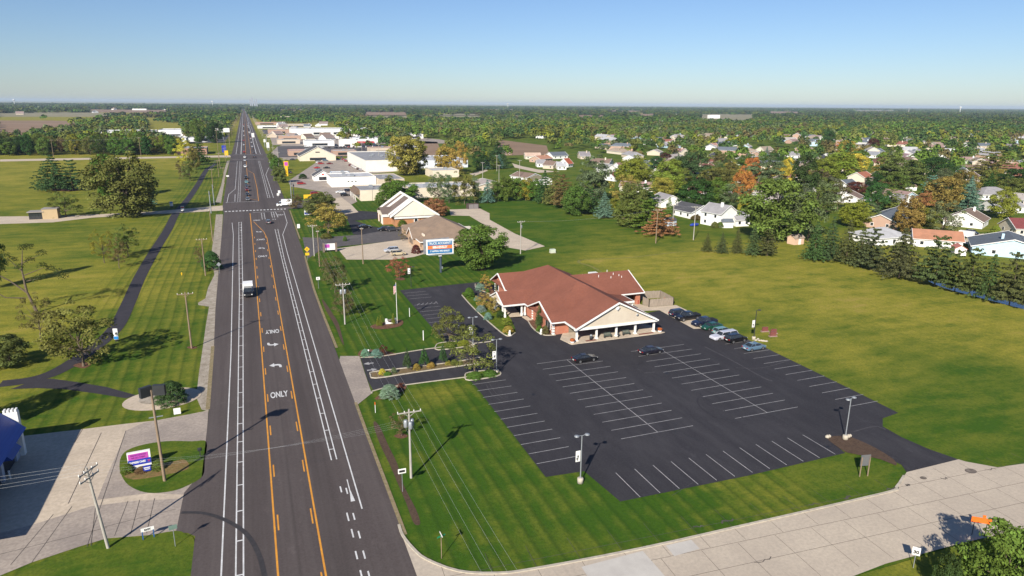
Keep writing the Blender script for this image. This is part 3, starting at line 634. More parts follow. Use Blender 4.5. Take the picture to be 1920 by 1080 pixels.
BRICK = brick_mat('pink_red_brick', (.46, .17, .10), (.38, .13, .075))
TANB = brick_mat('orange_brick', (.46, .21, .09), (.38, .17, .075)); PEACHB = brick_mat('buff_brick', (.50, .34, .22), (.42, .28, .18))
def shingle(name, c1, c2):
    m, nt, b = nmat(name); st = ramp_(nt, noise_(nt, 2.2, 4, .75), .3, .7); bl = ramp_(nt, noise_(nt, .18, 4, .6), .35, .7); fi = ramp_(nt, noise_(nt, 9, 2), .3, .7)
    col = mix_(nt, c1, c2, st); col = mix_(nt, col, tuple(v*.7 for v in c2), math_(nt, 'MULTIPLY', bl, .6)); col = mix_(nt, col, tuple(v*.6 for v in c2), math_(nt, 'MULTIPLY', ramp_(nt, noise_(nt, 1.0, 5, .7, (.25, 1.6, .5)), .52, .75), .4)); col = mix_(nt, col, tuple(v*1.3 for v in c1), math_(nt, 'MULTIPLY', fi, .35))
    nt.links.new(col, b.inputs['Base Color']); b.inputs['Roughness'].default_value = .95; b.inputs['Specular IOR Level'].default_value = .15
    tc = nt.nodes.new('ShaderNodeTexCoord'); wv = nt.nodes.new('ShaderNodeTexWave'); wv.bands_direction = 'Z'; wv.wave_profile = 'SAW'; wv.inputs['Scale'].default_value = 2.3
    nt.links.new(tc.outputs['Object'], wv.inputs['Vector']); bp = nt.nodes.new('ShaderNodeBump'); bp.inputs['Strength'].default_value = .3; bp.inputs['Distance'].default_value = .03
    nt.links.new(wv.outputs['Fac'], bp.inputs['Height']); nt.links.new(bp.outputs[0], b.inputs['Normal'])
    return m
RROOF = shingle('red_brown_shingles', (.245, .094, .062), (.17, .066, .046))
STUC = M('cream_stucco', (.55, .48, .38), (.50, .43, .34), .5, .9)
hall = thing('funeral_hall', 'one storey brick hall with red-brown shingle roofs and white columned porch', 'building', (65, 130, 0))
HX, HY = 65, 130
def L3(x, y, z): return (x-HX, y-HY, z)
def hp(name, mat, fn, par=None, kind=None, lab=None):
    mb = MB(); fn(mb); o = mb.build(name, mat, par or hall)
    if lab: o['label'] = lab
    return o
def shift(mb, dx=-HX, dy=-HY): mb.v = [(a+dx, b+dy, c) for a, b, c in mb.v]
def wbox(mb, x0, x1, y0, y1, z0, z1): mb.box(((x0+x1)/2, (y0+y1)/2, (z0+z1)/2), (x1-x0, y1-y0, z1-z0))
def f(mb):
    wbox(mb, 54.5, 74.3, 119.1, 153.9, 0, 2.82)
    wbox(mb, 74.3, 77.0, 132.6, 146.4, 0, 2.82)
    mb.extr([(118.7, 2.8), (124, 5.62), (129.9, 2.8)], 54.4, 54.7); mb.extr([(144.9, 2.8), (149.5, 5.6), (154.2, 2.8)], 54.4, 54.7)
    # garage bay, open to the south
    wbox(mb, 77.0, 77.4, 132.6, 146.4, 0, 2.82); wbox(mb, 81.6, 82.7, 132.6, 133.0, 0, 2.82); wbox(mb, 77.4, 81.6, 132.6, 133.0, 2.35, 2.82)
    wbox(mb, 82.4, 82.8, 133.0, 146.4, 0, 2.82); wbox(mb, 77.4, 82.4, 146.0, 146.4, 0, 2.82); mb.extr([(132.7, 2.8), (139.5, 6.2), (146.3, 2.8)], 82.4, 82.7)
    shift(mb)
hp('brick_wall', BRICK, f)
def f(mb):
    gable_roof(mb, 56.5, 74.8, 112.7, 131, 3.1, 7.55, 'y'); 
    hip_roof(mb, 53.6, 74.8, 117.9, 154.6, 3.05, 8.3, inset=10.4)
    gable_roof(mb, 53.5, 62.5, 117.8, 130.3, 3.1, 5.85, 'x', ym=124); gable_roof(mb, 53.5, 61.5, 144.4, 154.6, 3.1, 5.85, 'x')
    gable_roof(mb, 48.6, 59.5, 132.4, 140.8, 3.1, 5.05, 'x')
    gable_roof(mb, 68, 83.2, 131.8, 147.2, 3.1, 6.6, 'x')
    shift(mb)
roof = hp('roof', RROOF, f)
def f(mb):
    slab(mb, [(73.2, 126.6, 3.5), (77.4, 126.6, 2.95), (77.4, 134.2, 2.95), (73.2, 134.2, 3.5)]); shift(mb)
hp('side_canopy_roof', RROOF, f)
def f(mb):
    rake(mb, (56.4, 112.6, 3.05), (65.65, 112.6, 7.55), (74.9, 112.6, 3.05), .2, .34)
    rake(mb, (53.4, 117.7, 3.05), (53.4, 124, 5.85), (53.4, 130.4, 3.05)); rake(mb, (53.4, 144.3, 3.05), (53.4, 149.5, 5.85), (53.4, 154.7, 3.05))
    rake(mb, (48.5, 132.3, 3.05), (48.5, 136.6, 5.05), (48.5, 140.9, 3.05)); rake(mb, (83.3, 131.7, 3.05), (83.3, 139.5, 6.6), (83.3, 147.3, 3.05))
    wbox(mb, 56.3, 75.0, 113.0, 113.4, 2.55, 3.05); wbox(mb, 48.6, 53.6, 132.28, 132.45, 2.75, 3.1); wbox(mb, 53.5, 56.5, 117.68, 117.8, 2.85, 3.1)
    wbox(mb, 56.3, 56.5, 113.4, 118, 2.75, 3.08); wbox(mb, 74.8, 75.0, 113.4, 131.6, 2.75, 3.08); wbox(mb, 77.4, 77.55, 126.5, 134.3, 2.6, 2.98); wbox(mb, 75.0, 77.4, 126.45, 126.6, 2.6, 3.0)
    wbox(mb, 77.2, 83.2, 131.62, 131.8, 2.85, 3.1); wbox(mb, 48.6, 48.85, 133, 140.2, 2.7, 3.05); wbox(mb, 53.45, 53.6, 140.8, 144.4, 2.85, 3.1); wbox(mb, 53.45, 53.6, 130.3, 132.4, 2.85, 3.1)
    shift(mb)
mb = MB(); f(mb); mb.build_split('white_fascia', WHITE, hall)
def f(mb):
    mb.extr([(57.2, 3.02), (65.65, 7.2), (74.1, 3.02)], 113.15, 113.4, 'y'); mb.extr([(133.0, 3.05), (136.6, 4.8), (140.2, 3.05)], 48.8, 49.0)
    shift(mb)
mb = MB(); f(mb); mb.build_split('cream_gable_panel', STUC, hall)
def f(mb):
    mb.lathe([(0, 0), (.55, 0), (.55, .1), (.0, .1)], 4); mb.v = [(x, -z, y) for x, y, z in mb.v]; mb.v = [(x+.65, y+113.12-HY, z+6.2) for x, y, z in mb.v]
hp('gable_medallion', WHITE, f)
for cxp in (57.2, 61.55, 66.0, 70.35, 74.7):
    def f(mb): mb.box((0, 0, 1.4), (.34, .34, 2.5)); mb.box((0, 0, .12), (.6, .6, .24)); mb.box((0, 0, 2.58), (.5, .5, .1))
    mb = MB(); f(mb); mb.build('porch_column', WHITE, hall, L3(cxp, 113.95, 0.12))
for x, y in ((49.3, 133.2), (49.3, 134.6), (49.3, 138.8), (49.3, 140.1), (54.0, 133.3), (53.2, 133.2), (53.9, 139.9)):
    mb = MB(); mb.box((0, 0, 1.4), (.3, .3, 2.75)); mb.box((0, 0, .35), (.42, .42, .6)); mb.build('carport_column', WHITE, hall, L3(x, y, .05))
for x, y in ((77.3, 127), (77.3, 131)):
    mb = MB(); mb.box((0, 0, 1.4), (.25, .25, 2.6)); mb.build('canopy_post', WHITE, hall, L3(x, y, .05))
mb = MB(); mb.prism(curve([(55.3, 113.0), (57.0, 112.55), (66, 112.5), (75.8, 112.5), (76.3, 113.2), (75.4, 114.2), (75.4, 119.1), (56.6, 119.1)], 2, True), .03, .16); shift(mb); mb.build('porch_slab', PALEC, hall)
mb = MB()
for x0, x1 in ((58.9, 61.2), (70.8, 74.3)): wbox(mb, x0, x1, 112.95, 113.6, .162, .17)
shift(mb); mb.build_split('brick_paving', M('red_paving', (.24, .09, .06), (.17, .07, .05), 2, .9), hall)
mb = MB(); wbox(mb, 60.5, 73.2, 118.95, 119.08, .4, 2.6); shift(mb); mb.build('porch_glazing', GLASS, hall)
for x0, x1 in ((57.9, 59.6),):
    mb = MB(); wbox(mb, x0, x1, 118.98, 119.08, .15, 2.3); shift(mb); mb.build('entrance_door', M('taupe_door', (.2, .17, .13), None, 1, .5), hall)
for y in (120.8, 122.0, 126.3, 146.3, 152):                 # west windows, each with its surround
    mb = MB(); wbox(mb, 54.33, 54.42, y-.62, y+.62, .75, 2.5); shift(mb); fr = mb.build('window', WHITE, hall)
    mb = MB(); wbox(mb, 54.29, 54.33, y-.5, y+.5, .87, 2.38); shift(mb); mb.build('pane', GLASS, fr)
mb = MB(); wbox(mb, 54.3, 54.42, 136.2, 139.5, .1, 2.5); shift(mb); mb.build('lobby_door', GLASS, hall)
mb = MB()
for k in range(5):                                  # quoins on the corner
    for y in (119.0,): mb.box((54.45-HX, y+.1-HY, .35+k*.56), (.5, .5, .34))
    mb.box((54.45-HX, 129.9-HY, .35+k*.56), (.34, .34, .3)); mb.box((54.45-HX, 154.0-HY, .35+k*.56), (.34, .34, .3))
mb.build_split('corner_quoin', WHITE, hall)
for x, y, z in ((55.8, 122.6, 4.75), (56.6, 122.7, 4.8), (57.4, 122.9, 4.95), (74.5, 138, 6.1), (77.5, 139.5, 6.75), (77.4, 137.3, 5.7), (78.6, 138.4, 6.2), (79.8, 137.8, 5.9), (80.2, 137.2, 5.6)):
    mb = MB(); mb.tube((0, 0, -.5), (0, 0, .35), .07); mb.build('vent_pipe', WHITE, hall, L3(x, y, z))
mb = MB(); mb.tube((0, 0, 0), (0, -.05, 2.2), .22, n=12); mb.v = [(x, y, z) for x, y, z in mb.v]
mb.build('downspout', M('red_box_paint', (.35, .03, .02)), hall, L3(82.15, 132.45, 0)).scale = (.35, .35, .5)
mb = MB(); mb.lathe([(0, -.05), (.28, -.05), (.28, .05), (0, .05)], 12); mb.v = [(x, z, y) for x, y, z in mb.v]; mb.build('gable_lamp', STEEL, hall, L3(70.2, 113.1, 4.4))
# roof-side plant behind the hall
pl = thing('cooling_plant', 'white and grey cooling units standing on the grass behind the hall', 'cooling units', (78.5, 152.5, 0))
mb = MB(); mb.box((2.6, .4, 1.5), (2.2, 2.2, 3.0)); mb.build('tall_housing', WHITE, pl)
mb = MB(); mb.box((-1.2, 0, 1.2), (4.8, 1.6, 2.4)); mb.build('low_housing', STEEL, pl)
for x in (-2.6, -.6): mb = MB(); mb.lathe([(.0, 2.4), (.5, 2.4), (.5, 2.9), (.35, 2.9)], 12, (x, 0)); mb.build('fan_cowl', WHITE, pl)
# fence pen
fe = thing('wooden_fence', 'weathered grey board fence pen beside the hall garage', 'fence', (86.5, 132, 0))
FW = M('weathered_boards', (.36, .30, .24), (.19, .155, .125), 3, .95, stretch=(4, 4, .25), lo=.3, hi=.7)
for (x0, y0), (x1, y1) in [((83.4, 129.7), (89.7, 129.3)), ((89.7, 129.3), (90.2, 135.6)), ((90.2, 135.6), (85.0, 136.4)), ((83.4, 129.7), (83.2, 132.0))]:
    mb = MB(); n = int(math.hypot(x1-x0, y1-y0)/.16); rr = random.Random(int(x0*10))
    for i in range(n):
        t = (i+.5)/n; mb.box((x0+(x1-x0)*t-86.5, y0+(y1-y0)*t-132, .93+rr.uniform(-.03, .03)), (.145, .03, 1.85), math.atan2(y1-y0, x1-x0))
    mb.build('board_panel', FW, fe)
    for k in range(4):
        t = k/3; mb = MB(); mb.box((0, 0, .97), (.13, .13, 1.95)); mb.build('fence_post', FW, fe, (x0+(x1-x0)*t-86.5, y0+(y1-y0)*t-132, 0))
mb = MB(); mb.blob((0, 0, .7), (.6, .6, .7), 3, 2, .1); o = mb.build('trash_cart', M('orange_red_plastic', (.42, .09, .03)), None, (88.6, 131.2, 0)); tag(o, 'rounded orange-red bin inside the wooden fence pen', 'bin')
# porch furniture
def bench(x, y, lab):
    t = thing('park_bench', lab, 'bench', (x, y, .17), 0, 'benches under the porch')
    gm = M('green_grey_slats', (.12, .15, .12), (.07, .08, .07), 3, .6)
    mb = MB()
    for k in range(4): mb.box((0, -.22+k*.14, .44), (1.6, .1, .03))
    mb.build('seat', gm, t); mb = MB()
    for k in range(4): mb.box((0, .27+k*.03, .54+k*.12), (1.6, .03, .09))
    mb.build('backrest', gm, t)
    for s in (-.75, .75): mb = MB(); mb.box((s, 0, .22), (.06, .55, .44)); mb.box((s, .3, .65), (.06, .05, .5)); mb.box((s, 0, .62), (.06, .5, .05)); mb.build('leg', DARKM, t)
bench(64.0, 113.7, 'slatted park bench under the porch, left one of two'); bench(68.3, 113.8, 'slatted park bench under the porch, right one of two')
o = thing('waste_bin', 'dark waste bin standing by the second porch column', 'bin', (60.2, 113.6, .17)); mb = MB(); mb.lathe([(0, 0), (.28, 0), (.3, .9), (.0, .9)], 12); mb.build('bin_body', DARKM, o); mb = MB(); mb.lathe([(.31, .9), (.2, 1.1), (0, 1.15)], 12); mb.build('lid', STEEL, o)
o = thing('ash_urn', 'small dark urn standing between the two porch benches', 'urn', (66.1, 113.2, .17)); mb = MB(); mb.lathe([(0, 0), (.16, 0), (.1, .35), (.22, .7), (.14, .85), (0, .9)], 12); mb.build('urn_body', DARKM, o); mb = MB(); mb.lathe([(.0, .9), (.12, .95), (.05, 1.1), (0, 1.12)], 10); mb.build('lid', DARKM, o)
MUM = M('orange_mums', (.38, .10, .02), (.22, .05, .015), 6, .9)
for x, lab in ((55.9, 'orange flowers in a white pot at the left porch end'), (75.7, 'orange flowers in a white pot at the right porch end')):
    o = thing('flower_pot', lab, 'flower pot', (x, 113.1, .17), 0, 'flower pots at the porch ends')
    mb = MB(); mb.lathe([(0, 0), (.3, 0), (.42, .38), (.36, .38), (0, .3)], 14); mb.build('pot', WHITE, o); mb = MB(); mb.blob((0, 0, .62), (.5, .5, .36), 5, 2, .12); mb.build('flowers', MUM, o)
def statue(px, py, lab):
    x, y = G(px, py); t = thing('stone_lion', lab, 'statue', (x, y, .08), 0, 'small white statues')
    mb = MB(); mb.box((0, 0, .12), (.5, .7, .24)); mb.build('plinth', WHITE, t)
    mb = MB(); mb.blob((0, .08, .55), (.2, .28, .36), 1, 2, .05); mb.tube((-.1, -.2, .24), (-.09, -.12, .7), .06); mb.tube((.1, -.2, .24), (.09, -.12, .7), .06)
    mb.blob((0, -.12, 1.0), (.19, .2, .2), 2, 2, .04); mb.blob((0, -.31, .96), (.09, .09, .08), 2, 1, .02); mb.build('seated_figure', WHITE, t)
statue(955.5, 630, 'white seated statue at the tip of the lawn bed'); statue(1014.5, 627, 'white seated statue beside the hall corner shrubs'); statue(691, 667, 'white seated statue between two blue shrubs at the entry')

# ---------------------------------------------------------------- houses
GARD = M('garage_door', (.70, .68, .64), (.62, .6, .56), 1.5, .6)
def house(name, label, p1, p2, zr, D_, roofc, wallc, kind='gable', we=None, chim=False, garage=None, group=None, wins=True, cat='house', wx=None, brick=None, solar=False):
    """p1-p2: picture positions of the ridge ends at height zr; D_ the depth across the ridge in metres."""
    a = np.array(G(*p1, zr)) if isinstance(p1[0], (int, float)) and wx is None else np.array(p1); b = np.array(G(*p2, zr)) if wx is None else np.array(p2)
    mid = (a+b)/2; L = max(np.linalg.norm(b-a), 5.0); rz = math.atan2(b[1]-a[1], b[0]-a[0])
    if kind == 'hip': L += D_*.8
    we = we or (2.7 if zr < 6.6 else 5.2)
    t = thing(name, label, cat, (mid[0], mid[1], 0), rz, group)
    h = D_/2; l = L/2; ov = .45
    mb = MB(); mb.box((0, 0, we/2), (2*l, 2*h, we))
    if kind == 'gable': mb.extr([(-h, we-.02), (0, zr-.2), (h, we-.02)], -l+.001, -l+.15); mb.extr([(-h, we-.02), (0, zr-.2), (h, we-.02)], l-.15, l-.001)
    wl = mb.build('wall', brick or WALLC, t, color=wallc)
    sl_ = (zr-we)/h; mb = MB(); ze = we-sl_*ov+.1
    if kind == 'gable': gable_roof(mb, -l-ov, l+ov, -h-ov, h+ov, ze, zr, 'x', .14)
    else: hip_roof(mb, -l-ov, l+ov, -h-ov, h+ov, ze, zr, inset=(h+ov) if l > h else (l+ov)*.98, t=.14)
    rf = mb.build('roof', ROOFC, t, color=roofc); rf['tinted'] = 1; wl['tinted'] = 1
    mb = MB()
    if kind == 'gable':
        for s in (-1, 1): rake(mb, (s*(l+ov+.03), -h-ov, ze+.02), (s*(l+ov+.03), 0, zr+.02), (s*(l+ov+.03), h+ov, ze+.02), .1, .28)
    for s in (-1, 1): mb.box((0, s*(h+ov+.06), ze-.02), (2*(l+ov), .1, .18))
    mb.build('trim', WHITE, t)
    if chim: mb = MB(); mb.box((l*.45, -h*.25, zr-.1), (.9, .7, 1.9)); mb.build('chimney', WALLC, rf, color=wallc)
    if wins:
        rows = (1.4,) if we < 4 else (1.4, 4.0)
        for z in rows:
            for s in (-1, 1):
                n = max(2, int(L/4))
                for k in range(n):
                    if (k*7+int(abs(mid[0]))) % 5 == 0: continue
                    x = -l+(k+.5)*L/n; mb = MB(); mb.box((x, s*(h+.02), z), (1.25, .06, 1.35)); wd = mb.build('window', WHITE, t)
                    mb = MB(); mb.box((x, s*(h+.06), z), (1.0, .05, 1.1)); mb.build('pane', GLASS, wd)
        for s in (-1, 1):
            for y in (-h*.45, h*.45)[: (1 if garage == s else 2)]:
                mb = MB(); mb.box((s*(l+.02), y, 1.4), (.06, 1.2, 1.3)); wd = mb.build('window', WHITE, t); mb = MB(); mb.box((s*(l+.06), y, 1.4), (.05, .95, 1.05)); mb.build('pane', GLASS, wd)
        for k in range(3): 
            mb = MB(); mb.box((-l*.5+k*l*.5, h*.28, zr-.28*(zr-we)+.1), (.3, .3, .25)); mb.build('roof_vent', DARKM, rf)
    if garage:
        mb = MB(); mb.box((garage*(l+.05), h*.35, 1.15), (.08, 4.6, 2.3)); mb.build('garage_door', GARD, t)
    return t
def sh(cx, cy, p2=None): return None
GREY = (.30, .29, .30); DGREY = (.075, .075, .085); BRN = (.20, .14, .11); RBR = (.24, .10, .075); ORG = (.42, .19, .11); TAN = (.34, .27, .21); SLATE = (.12, .14, .165)
WH = (.80, .79, .76); CRM = (.66, .58, .46); BEI = (.55, .46, .36); PNK = (.42, .28, .21); LBL = (.44, .60, .70); LG = (.55, .56, .58); MAR = (.19, .05, .05)
hs = [
 ('two storey white house with grey roof and chimney beside the large pale-green tree', (1332, 379), (1369, 385), 8.2, 9.5, GREY, WH, 'gable', 1, None),
 ('low white garage wing with grey roof left of the large pale-green tree', (1371, 395), (1397, 394), 5.6, 8, GREY, WH, 'gable', 0, None),
 ('white house with nearly black roof behind the three field poles', (1279, 377), (1318, 385), 5.4, 11, DGREY, WH, 'gable', 0, None),
 ('white house with grey roof and blank gable behind the black-roofed house', (1238, 360), (1261, 366), 5.6, 11, GREY, WH, 'gable', 0, None),
 ('white house with red-brown roof and broad blank gable above a small lawn', (1292, 348), (1318, 349), 5.6, 11, RBR, WH, 'gable', 0, None),
 ('small white house with orange-brown roof directly behind the red-brown roofed one', (1287, 329), (1312, 328), 5.3, 10, (.30, .13, .08), CRM, 'gable', 0, None),
 ('cream gabled house with dark roof left of the long grey ranch', (1338, 286), (1350, 290), 5.5, 10, DGREY, CRM, 'gable', 0, None),
 ('tan hip-roofed brick house beyond the long grey ranch', (1392, 277), (1408, 277), 5.6, 13, TAN, PNK, 'hip', 0, None),
 ('long white ranch house with pale grey roof above the orange maple', (1382, 293), (1422, 293), 5.0, 12, GREY, WH, 'gable', 0, None),
 ('white house with three grey gables at the street bend', (1464, 284), (1496, 284), 5.6, 12, GREY, WH, 'gable', 0, None),
 ('red brick house half hidden by a blue spruce', (1420, 284), (1442, 283), 5.2, 10, BRN, PNK, 'gable', 0, None),
 ('white house with brown roof and double garage in front of a maroon shrub', (1582, 358), (1592, 354), 5.8, 14, BRN, WH, 'gable', 0, -1),
 ('tall cream house with terracotta roof above the maroon shrub', (1607, 323), (1624, 321), 8.0, 10, (.34, .13, .08), CRM, 'gable', 0, None),
 ('white house with slate grey roof left of the tall cream house', (1578, 337), (1597, 335), 5.8, 10, SLATE, WH, 'gable', 0, None),
 ('white gabled house with grey roof behind the orange-green maple', (1681, 362), (1706, 366), 5.8, 11, GREY, WH, 'gable', 0, None),
 ('brick house with dark grey roof and white bay window', (1652, 402), (1688, 386), 5.4, 12, SLATE, PNK, 'gable', 1, None),
 ('house with almost white hip roof behind the row of pines', (1644, 426), (1662, 425), 5.2, 12, (.42, .42, .43), WH, 'hip', 0, None),
 ('long white house with broad orange-brown roof behind the pine row', (1713, 428), (1803, 434), 5.2, 11, (.42, .20, .12), WH, 'gable', 0, None),
 ('white house with brown roof and white double garage right of centre', (1809, 396), (1822, 389), 6.2, 13, BRN, WH, 'gable', 1, -1),
 ('pale blue house with slate roof at the right edge', (1891, 433), (1903, 449), 5.8, 21, SLATE, LBL, 'gable', 1, None),
 ('cream house with maroon roof at the right edge above the pale blue one', (1893, 408), (1935, 409), 5.8, 11, MAR, CRM, 'gable', 0, None),
 ('white house with wide grey hip roof near the right edge', (1846, 350), (1872, 350), 5.8, 14, GREY, WH, 'hip', 0, None),
 ('grey-roofed white house half hidden by the yellow-green tree at right', (1855, 374), (1905, 374), 5.2, 12, GREY, WH, 'gable', 0, None),
 ('white house with orange-red roof among trees near the right edge', (1888, 322), (1904, 320), 5.6, 10, ORG, WH, 'gable', 0, None),
 ('pink-cream house with pale tan roof behind the suburban street bend', (984, 286), (1012, 286), 5.2, 11, (.55, .40, .31), CRM, 'gable', 0, None),
 ('house with orange-brown roof touching the pale tan one', (1003, 292), (1026, 290), 5.2, 11, (.45, .23, .15), PNK, 'gable', 1, None),
 ('grey roofed ranch at the suburban street bend', (1006, 299), (1021, 299), 5.2, 10, GREY, WH, 'gable', 0, None),
 ('brown brick house with brown roof beside the grey ranch', (1024, 301), (1043, 302), 5.4, 10, BRN, BEI, 'gable', 0, None),
 ('white house with silvery roof right of the brown brick house', (1044, 303), (1060, 303), 5.4, 10, (.42, .42, .44), WH, 'gable', 1, None),
 ('white gabled cottage with bright red roof', (1057, 297), (1066, 296), 6.4, 8, (.40, .10, .05), WH, 'gable', 0, None),
 ('white house with dark slate roof behind the small round street tree', (1030, 285), (1058, 284), 5.6, 11, SLATE, WH, 'gable', 0, None),
 ('grey house with two white chimneys on its roof', (1086, 284), (1104, 284), 6.0, 13, (.25, .23, .24), BEI, 'gable', 1, None),
 ('small house with mauve roof at the far end of the green bank', (942, 278), (952, 279), 5.6, 9, (.32, .25, .24), PNK, 'gable', 0, None),
 ('long brown roofed ranch just behind the hedge trees', (972, 321), (1003, 325), 5.0, 12, BRN, WH, 'gable', 0, None),
 ('low house with mossy brown roof right of the long brown ranch', (1004, 328), (1022, 331), 4.8, 10, (.18, .16, .10), WH, 'gable', 0, None),
 ('low grey-pink roofed building behind the sparse trees', (905, 334), (920, 341), 4.6, 14, (.38, .33, .30), BEI, 'gable', 0, None),
 ('grey roofed house with white garage gable above the willow', (1128, 306), (1146, 308), 5.6, 10, GREY, WH, 'gable', 0, None),
 ('white gabled house with dusty maroon roof above the willow', (1156, 305), (1170, 304), 6.2, 10, (.28, .15, .14), WH, 'gable', 0, None),
 ('house with maroon roof and white garage doors right of the willow', (1142, 322), (1158, 321), 5.4, 10, MAR, WH, 'gable', 0, None),
 ('grey-blue hip roofed house behind the big yellow tree', (1197, 299), (1215, 301), 5.8, 11, SLATE, PNK, 'hip', 0, None),
 ('brown ranch left of the dark purple tree', (1226, 297), (1244, 296), 5.2, 11, BRN, BEI, 'gable', 0, None),
 ('brown ranch right of the dark purple tree', (1254, 298), (1273, 299), 5.2, 11, BRN, BEI, 'gable', 0, None),
 ('tall narrow cream house with big chimney and mauve roof', (1272, 277), (1284, 278), 8.2, 9, (.30, .18, .17), CRM, 'gable', 1, None),
 ('low house with taupe roof in front of the dark purple tree', (1230, 316), (1248, 315), 5.2, 11, TAN, WH, 'gable', 0, None),
 ('low house with dark brown roof between the yellow and yellow-green trees', (1218, 331), (1230, 335), 5.2, 10, BRN, PNK, 'gable', 0, None),
 ('small red brick ranch at the far left of the wooded suburb', (1333, 268), (1343, 268), 5.2, 9, (.34, .20, .17), PNK, 'gable', 0, None),
 ('cream house with dark roof beside the yellow-green tree at centre right', (1532, 293), (1545, 290), 6.0, 11, DGREY, CRM, 'gable', 0, None),
 ('brown house with white chimney at the top of the pale-green trees', (1517, 340), (1530, 339), 6.0, 10, (.17, .09, .075), WH, 'gable', 1, None),
 ('taupe roofed building far back beyond the suburb', (1524, 253), (1542, 254), 5.5, 16, (.33, .25, .23), WH, 'gable', 0, None),
 ('long low brick building with taupe roof far back at right', (1760, 256), (1812, 257), 6.0, 26, (.36, .27, .24), PNK, 'gable', 0, None),
 ('cream two gabled house in front of the long brick building', (1750, 266), (1764, 266), 6.2, 14, (.30, .22, .18), CRM, 'gable', 0, None),
 ('house with slate roof far back near the right edge', (1812, 266), (1826, 266), 6.0, 14, SLATE, WH, 'gable', 0, None),
 ('dark brick house with grey roof far back near the right edge', (1886, 268), (1908, 268), 6.2, 16, (.22, .19, .20), (.22, .07, .06), 'hip', 0, None),
 ('white house with green-grey roof and dormer at upper right', (1768, 282), (1784, 281), 6.4, 13, (.24, .23, .22), WH, 'gable', 1, None),
 ('white house with grey roof left of the dense green tree row', (1628, 283), (1650, 284), 5.8, 13, (.26, .27, .30), WH, 'gable', 0, None),
 ('mauve roofed house behind the dense green tree row', (1686, 286), (1708, 288), 5.6, 13, (.26, .17, .19), WH, 'gable', 0, None),
 ('brown ranch in front of the mauve roofed house', (1695, 293), (1716, 295), 5.2, 12, BRN, BEI, 'gable', 0, None),
 ('pink brick ranch behind the copper tree', (1501, 274), (1515, 273), 5.2, 11, (.36, .22, .2), PNK, 'gable', 0, None),
 ('white barn shaped house at the upper right clearing', (1805, 312), (1812, 316), 6.4, 8, (.45, .45, .47), WH, 'gable', 0, None),
]
HOUSES = []
for h_ in hs:
    HOUSES.append(house('house', h_[0], h_[1], h_[2], h_[3], h_[4], h_[5], h_[6], h_[7], chim=bool(h_[8]), garage=h_[9], group='houses in the suburb'))
for lab, p, rz, wc, rc in (('small peach garden shed below the large pale-green tree', (1491, 457), .1, (.62, .42, .30), TAN), ('small pale blue shed behind the first field pole', (1255, 423), .3, (.45, .50, .58), DGREY),
        ('white barn shed with pink roof behind the pine row', (1796, 477), .9, (.8, .76, .72), (.45, .17, .14)), ('white garden shed on the lawn in front of the white gabled house', (1708, 357), -.2, WH, BRN),
        ('white lean-to shed against the two storey white house', (1361, 426), -.3, WH, SLATE)):
    x, y = G(*p); t = thing('garden_shed', lab, 'shed', (x, y, 0), rz, 'garden sheds')
    mb = MB(); mb.box((0, 0, 1.15), (4.4, 3.2, 2.3)); mb.extr([(-1.6, 2.28), (0, 3.2), (1.6, 2.28)], -2.2, -2.1); mb.extr([(-1.6, 2.28), (0, 3.2), (1.6, 2.28)], 2.1, 2.2); mb.build('wall', WALLC, t, color=wc)
    mb = MB(); gable_roof(mb, -2.4, 2.4, -1.8, 1.8, 2.25, 3.35); mb.build('roof', ROOFC, t, color=rc); mb = MB(); mb.box((.2, -1.63, .95), (1.1, .06, 1.9)); mb.build('door', WHITE, t)

# ---------------------------------------------------------------- commercial buildings
ROOFW = M('white_membrane', (.55, .56, .58), (.36, .36, .37), .25, .7, fine=(.3, .3, .3), fs=1.5, lo=.4, hi=.7)
ROOFG = M('grey_membrane', (.30, .30, .31), (.18, .18, .185), .25, .8, lo=.4, hi=.7)
def flat(name, label, cat, x0, x1, y0, y1, h, wallc=WH, roofm=ROOFW, par=.5, openings=(), units=0, z0=0, rz=0, fasc=None):
    cx, cy = (x0+x1)/2, (y0+y1)/2; a, b = (x1-x0)/2, (y1-y0)/2; t = thing(name, label, cat, (cx, cy, 0), rz)
    mb = MB(); mb.box((0, 0, h/2), (2*a, 2*b, h))
    for s in (-1, 1): mb.box((s*(a-.1), 0, h+par/2), (.2, 2*b, par)); mb.box((0, s*(b-.1), h+par/2), (2*a-.4, .2, par))
    mb.build('wall', WALLC, t, color=wallc); mb = MB(); mb.box((0, 0, h+.04), (2*a-.4, 2*b-.4, .06)); rf = mb.build('roof', roofm, t)
    mb = MB()
    for s in (-1, 1): mb.box((s*(a-.08), 0, h+par+.05), (.34, 2*b+.1, .1)); mb.box((0, s*(b-.08), h+par+.05), (2*a-.5, .34, .1))
    mb.build('coping', METC, t, color=fasc or (.5, .48, .44))
    for side, u, z, ww, hh, m in openings:
        mb = MB()
        if side == 'S': mb.box((u, -b-.03, z), (ww, .08, hh))
        elif side == 'W': mb.box((-a-.03, u, z), (.08, ww, hh))
        mb.build('window' if m is GLASS else 'door', m, t)
    rr = random.Random(int(x0*7))
    for k in range(units): mb = MB(); mb.box((rr.uniform(-.6, .6)*a, rr.uniform(-.5, .5)*b, h+.7), (1.8, 1.5, 1.2)); mb.build('roof_unit', STEEL, rf)
    return t
flat('shop', 'low cream shop with brown mansard front behind the gabled bank', 'shop', 48.2, 71, 328, 350, 4.6, CRM, ROOFG, .5, [('S', 8, 3.4, .8, .4, GLASS), ('W', 6, 1.3, 1.6, 2.2, GLASS), ('W', -6, 1.3, 1.6, 2.2, GLASS)], 2, fasc=(.6, .57, .52))
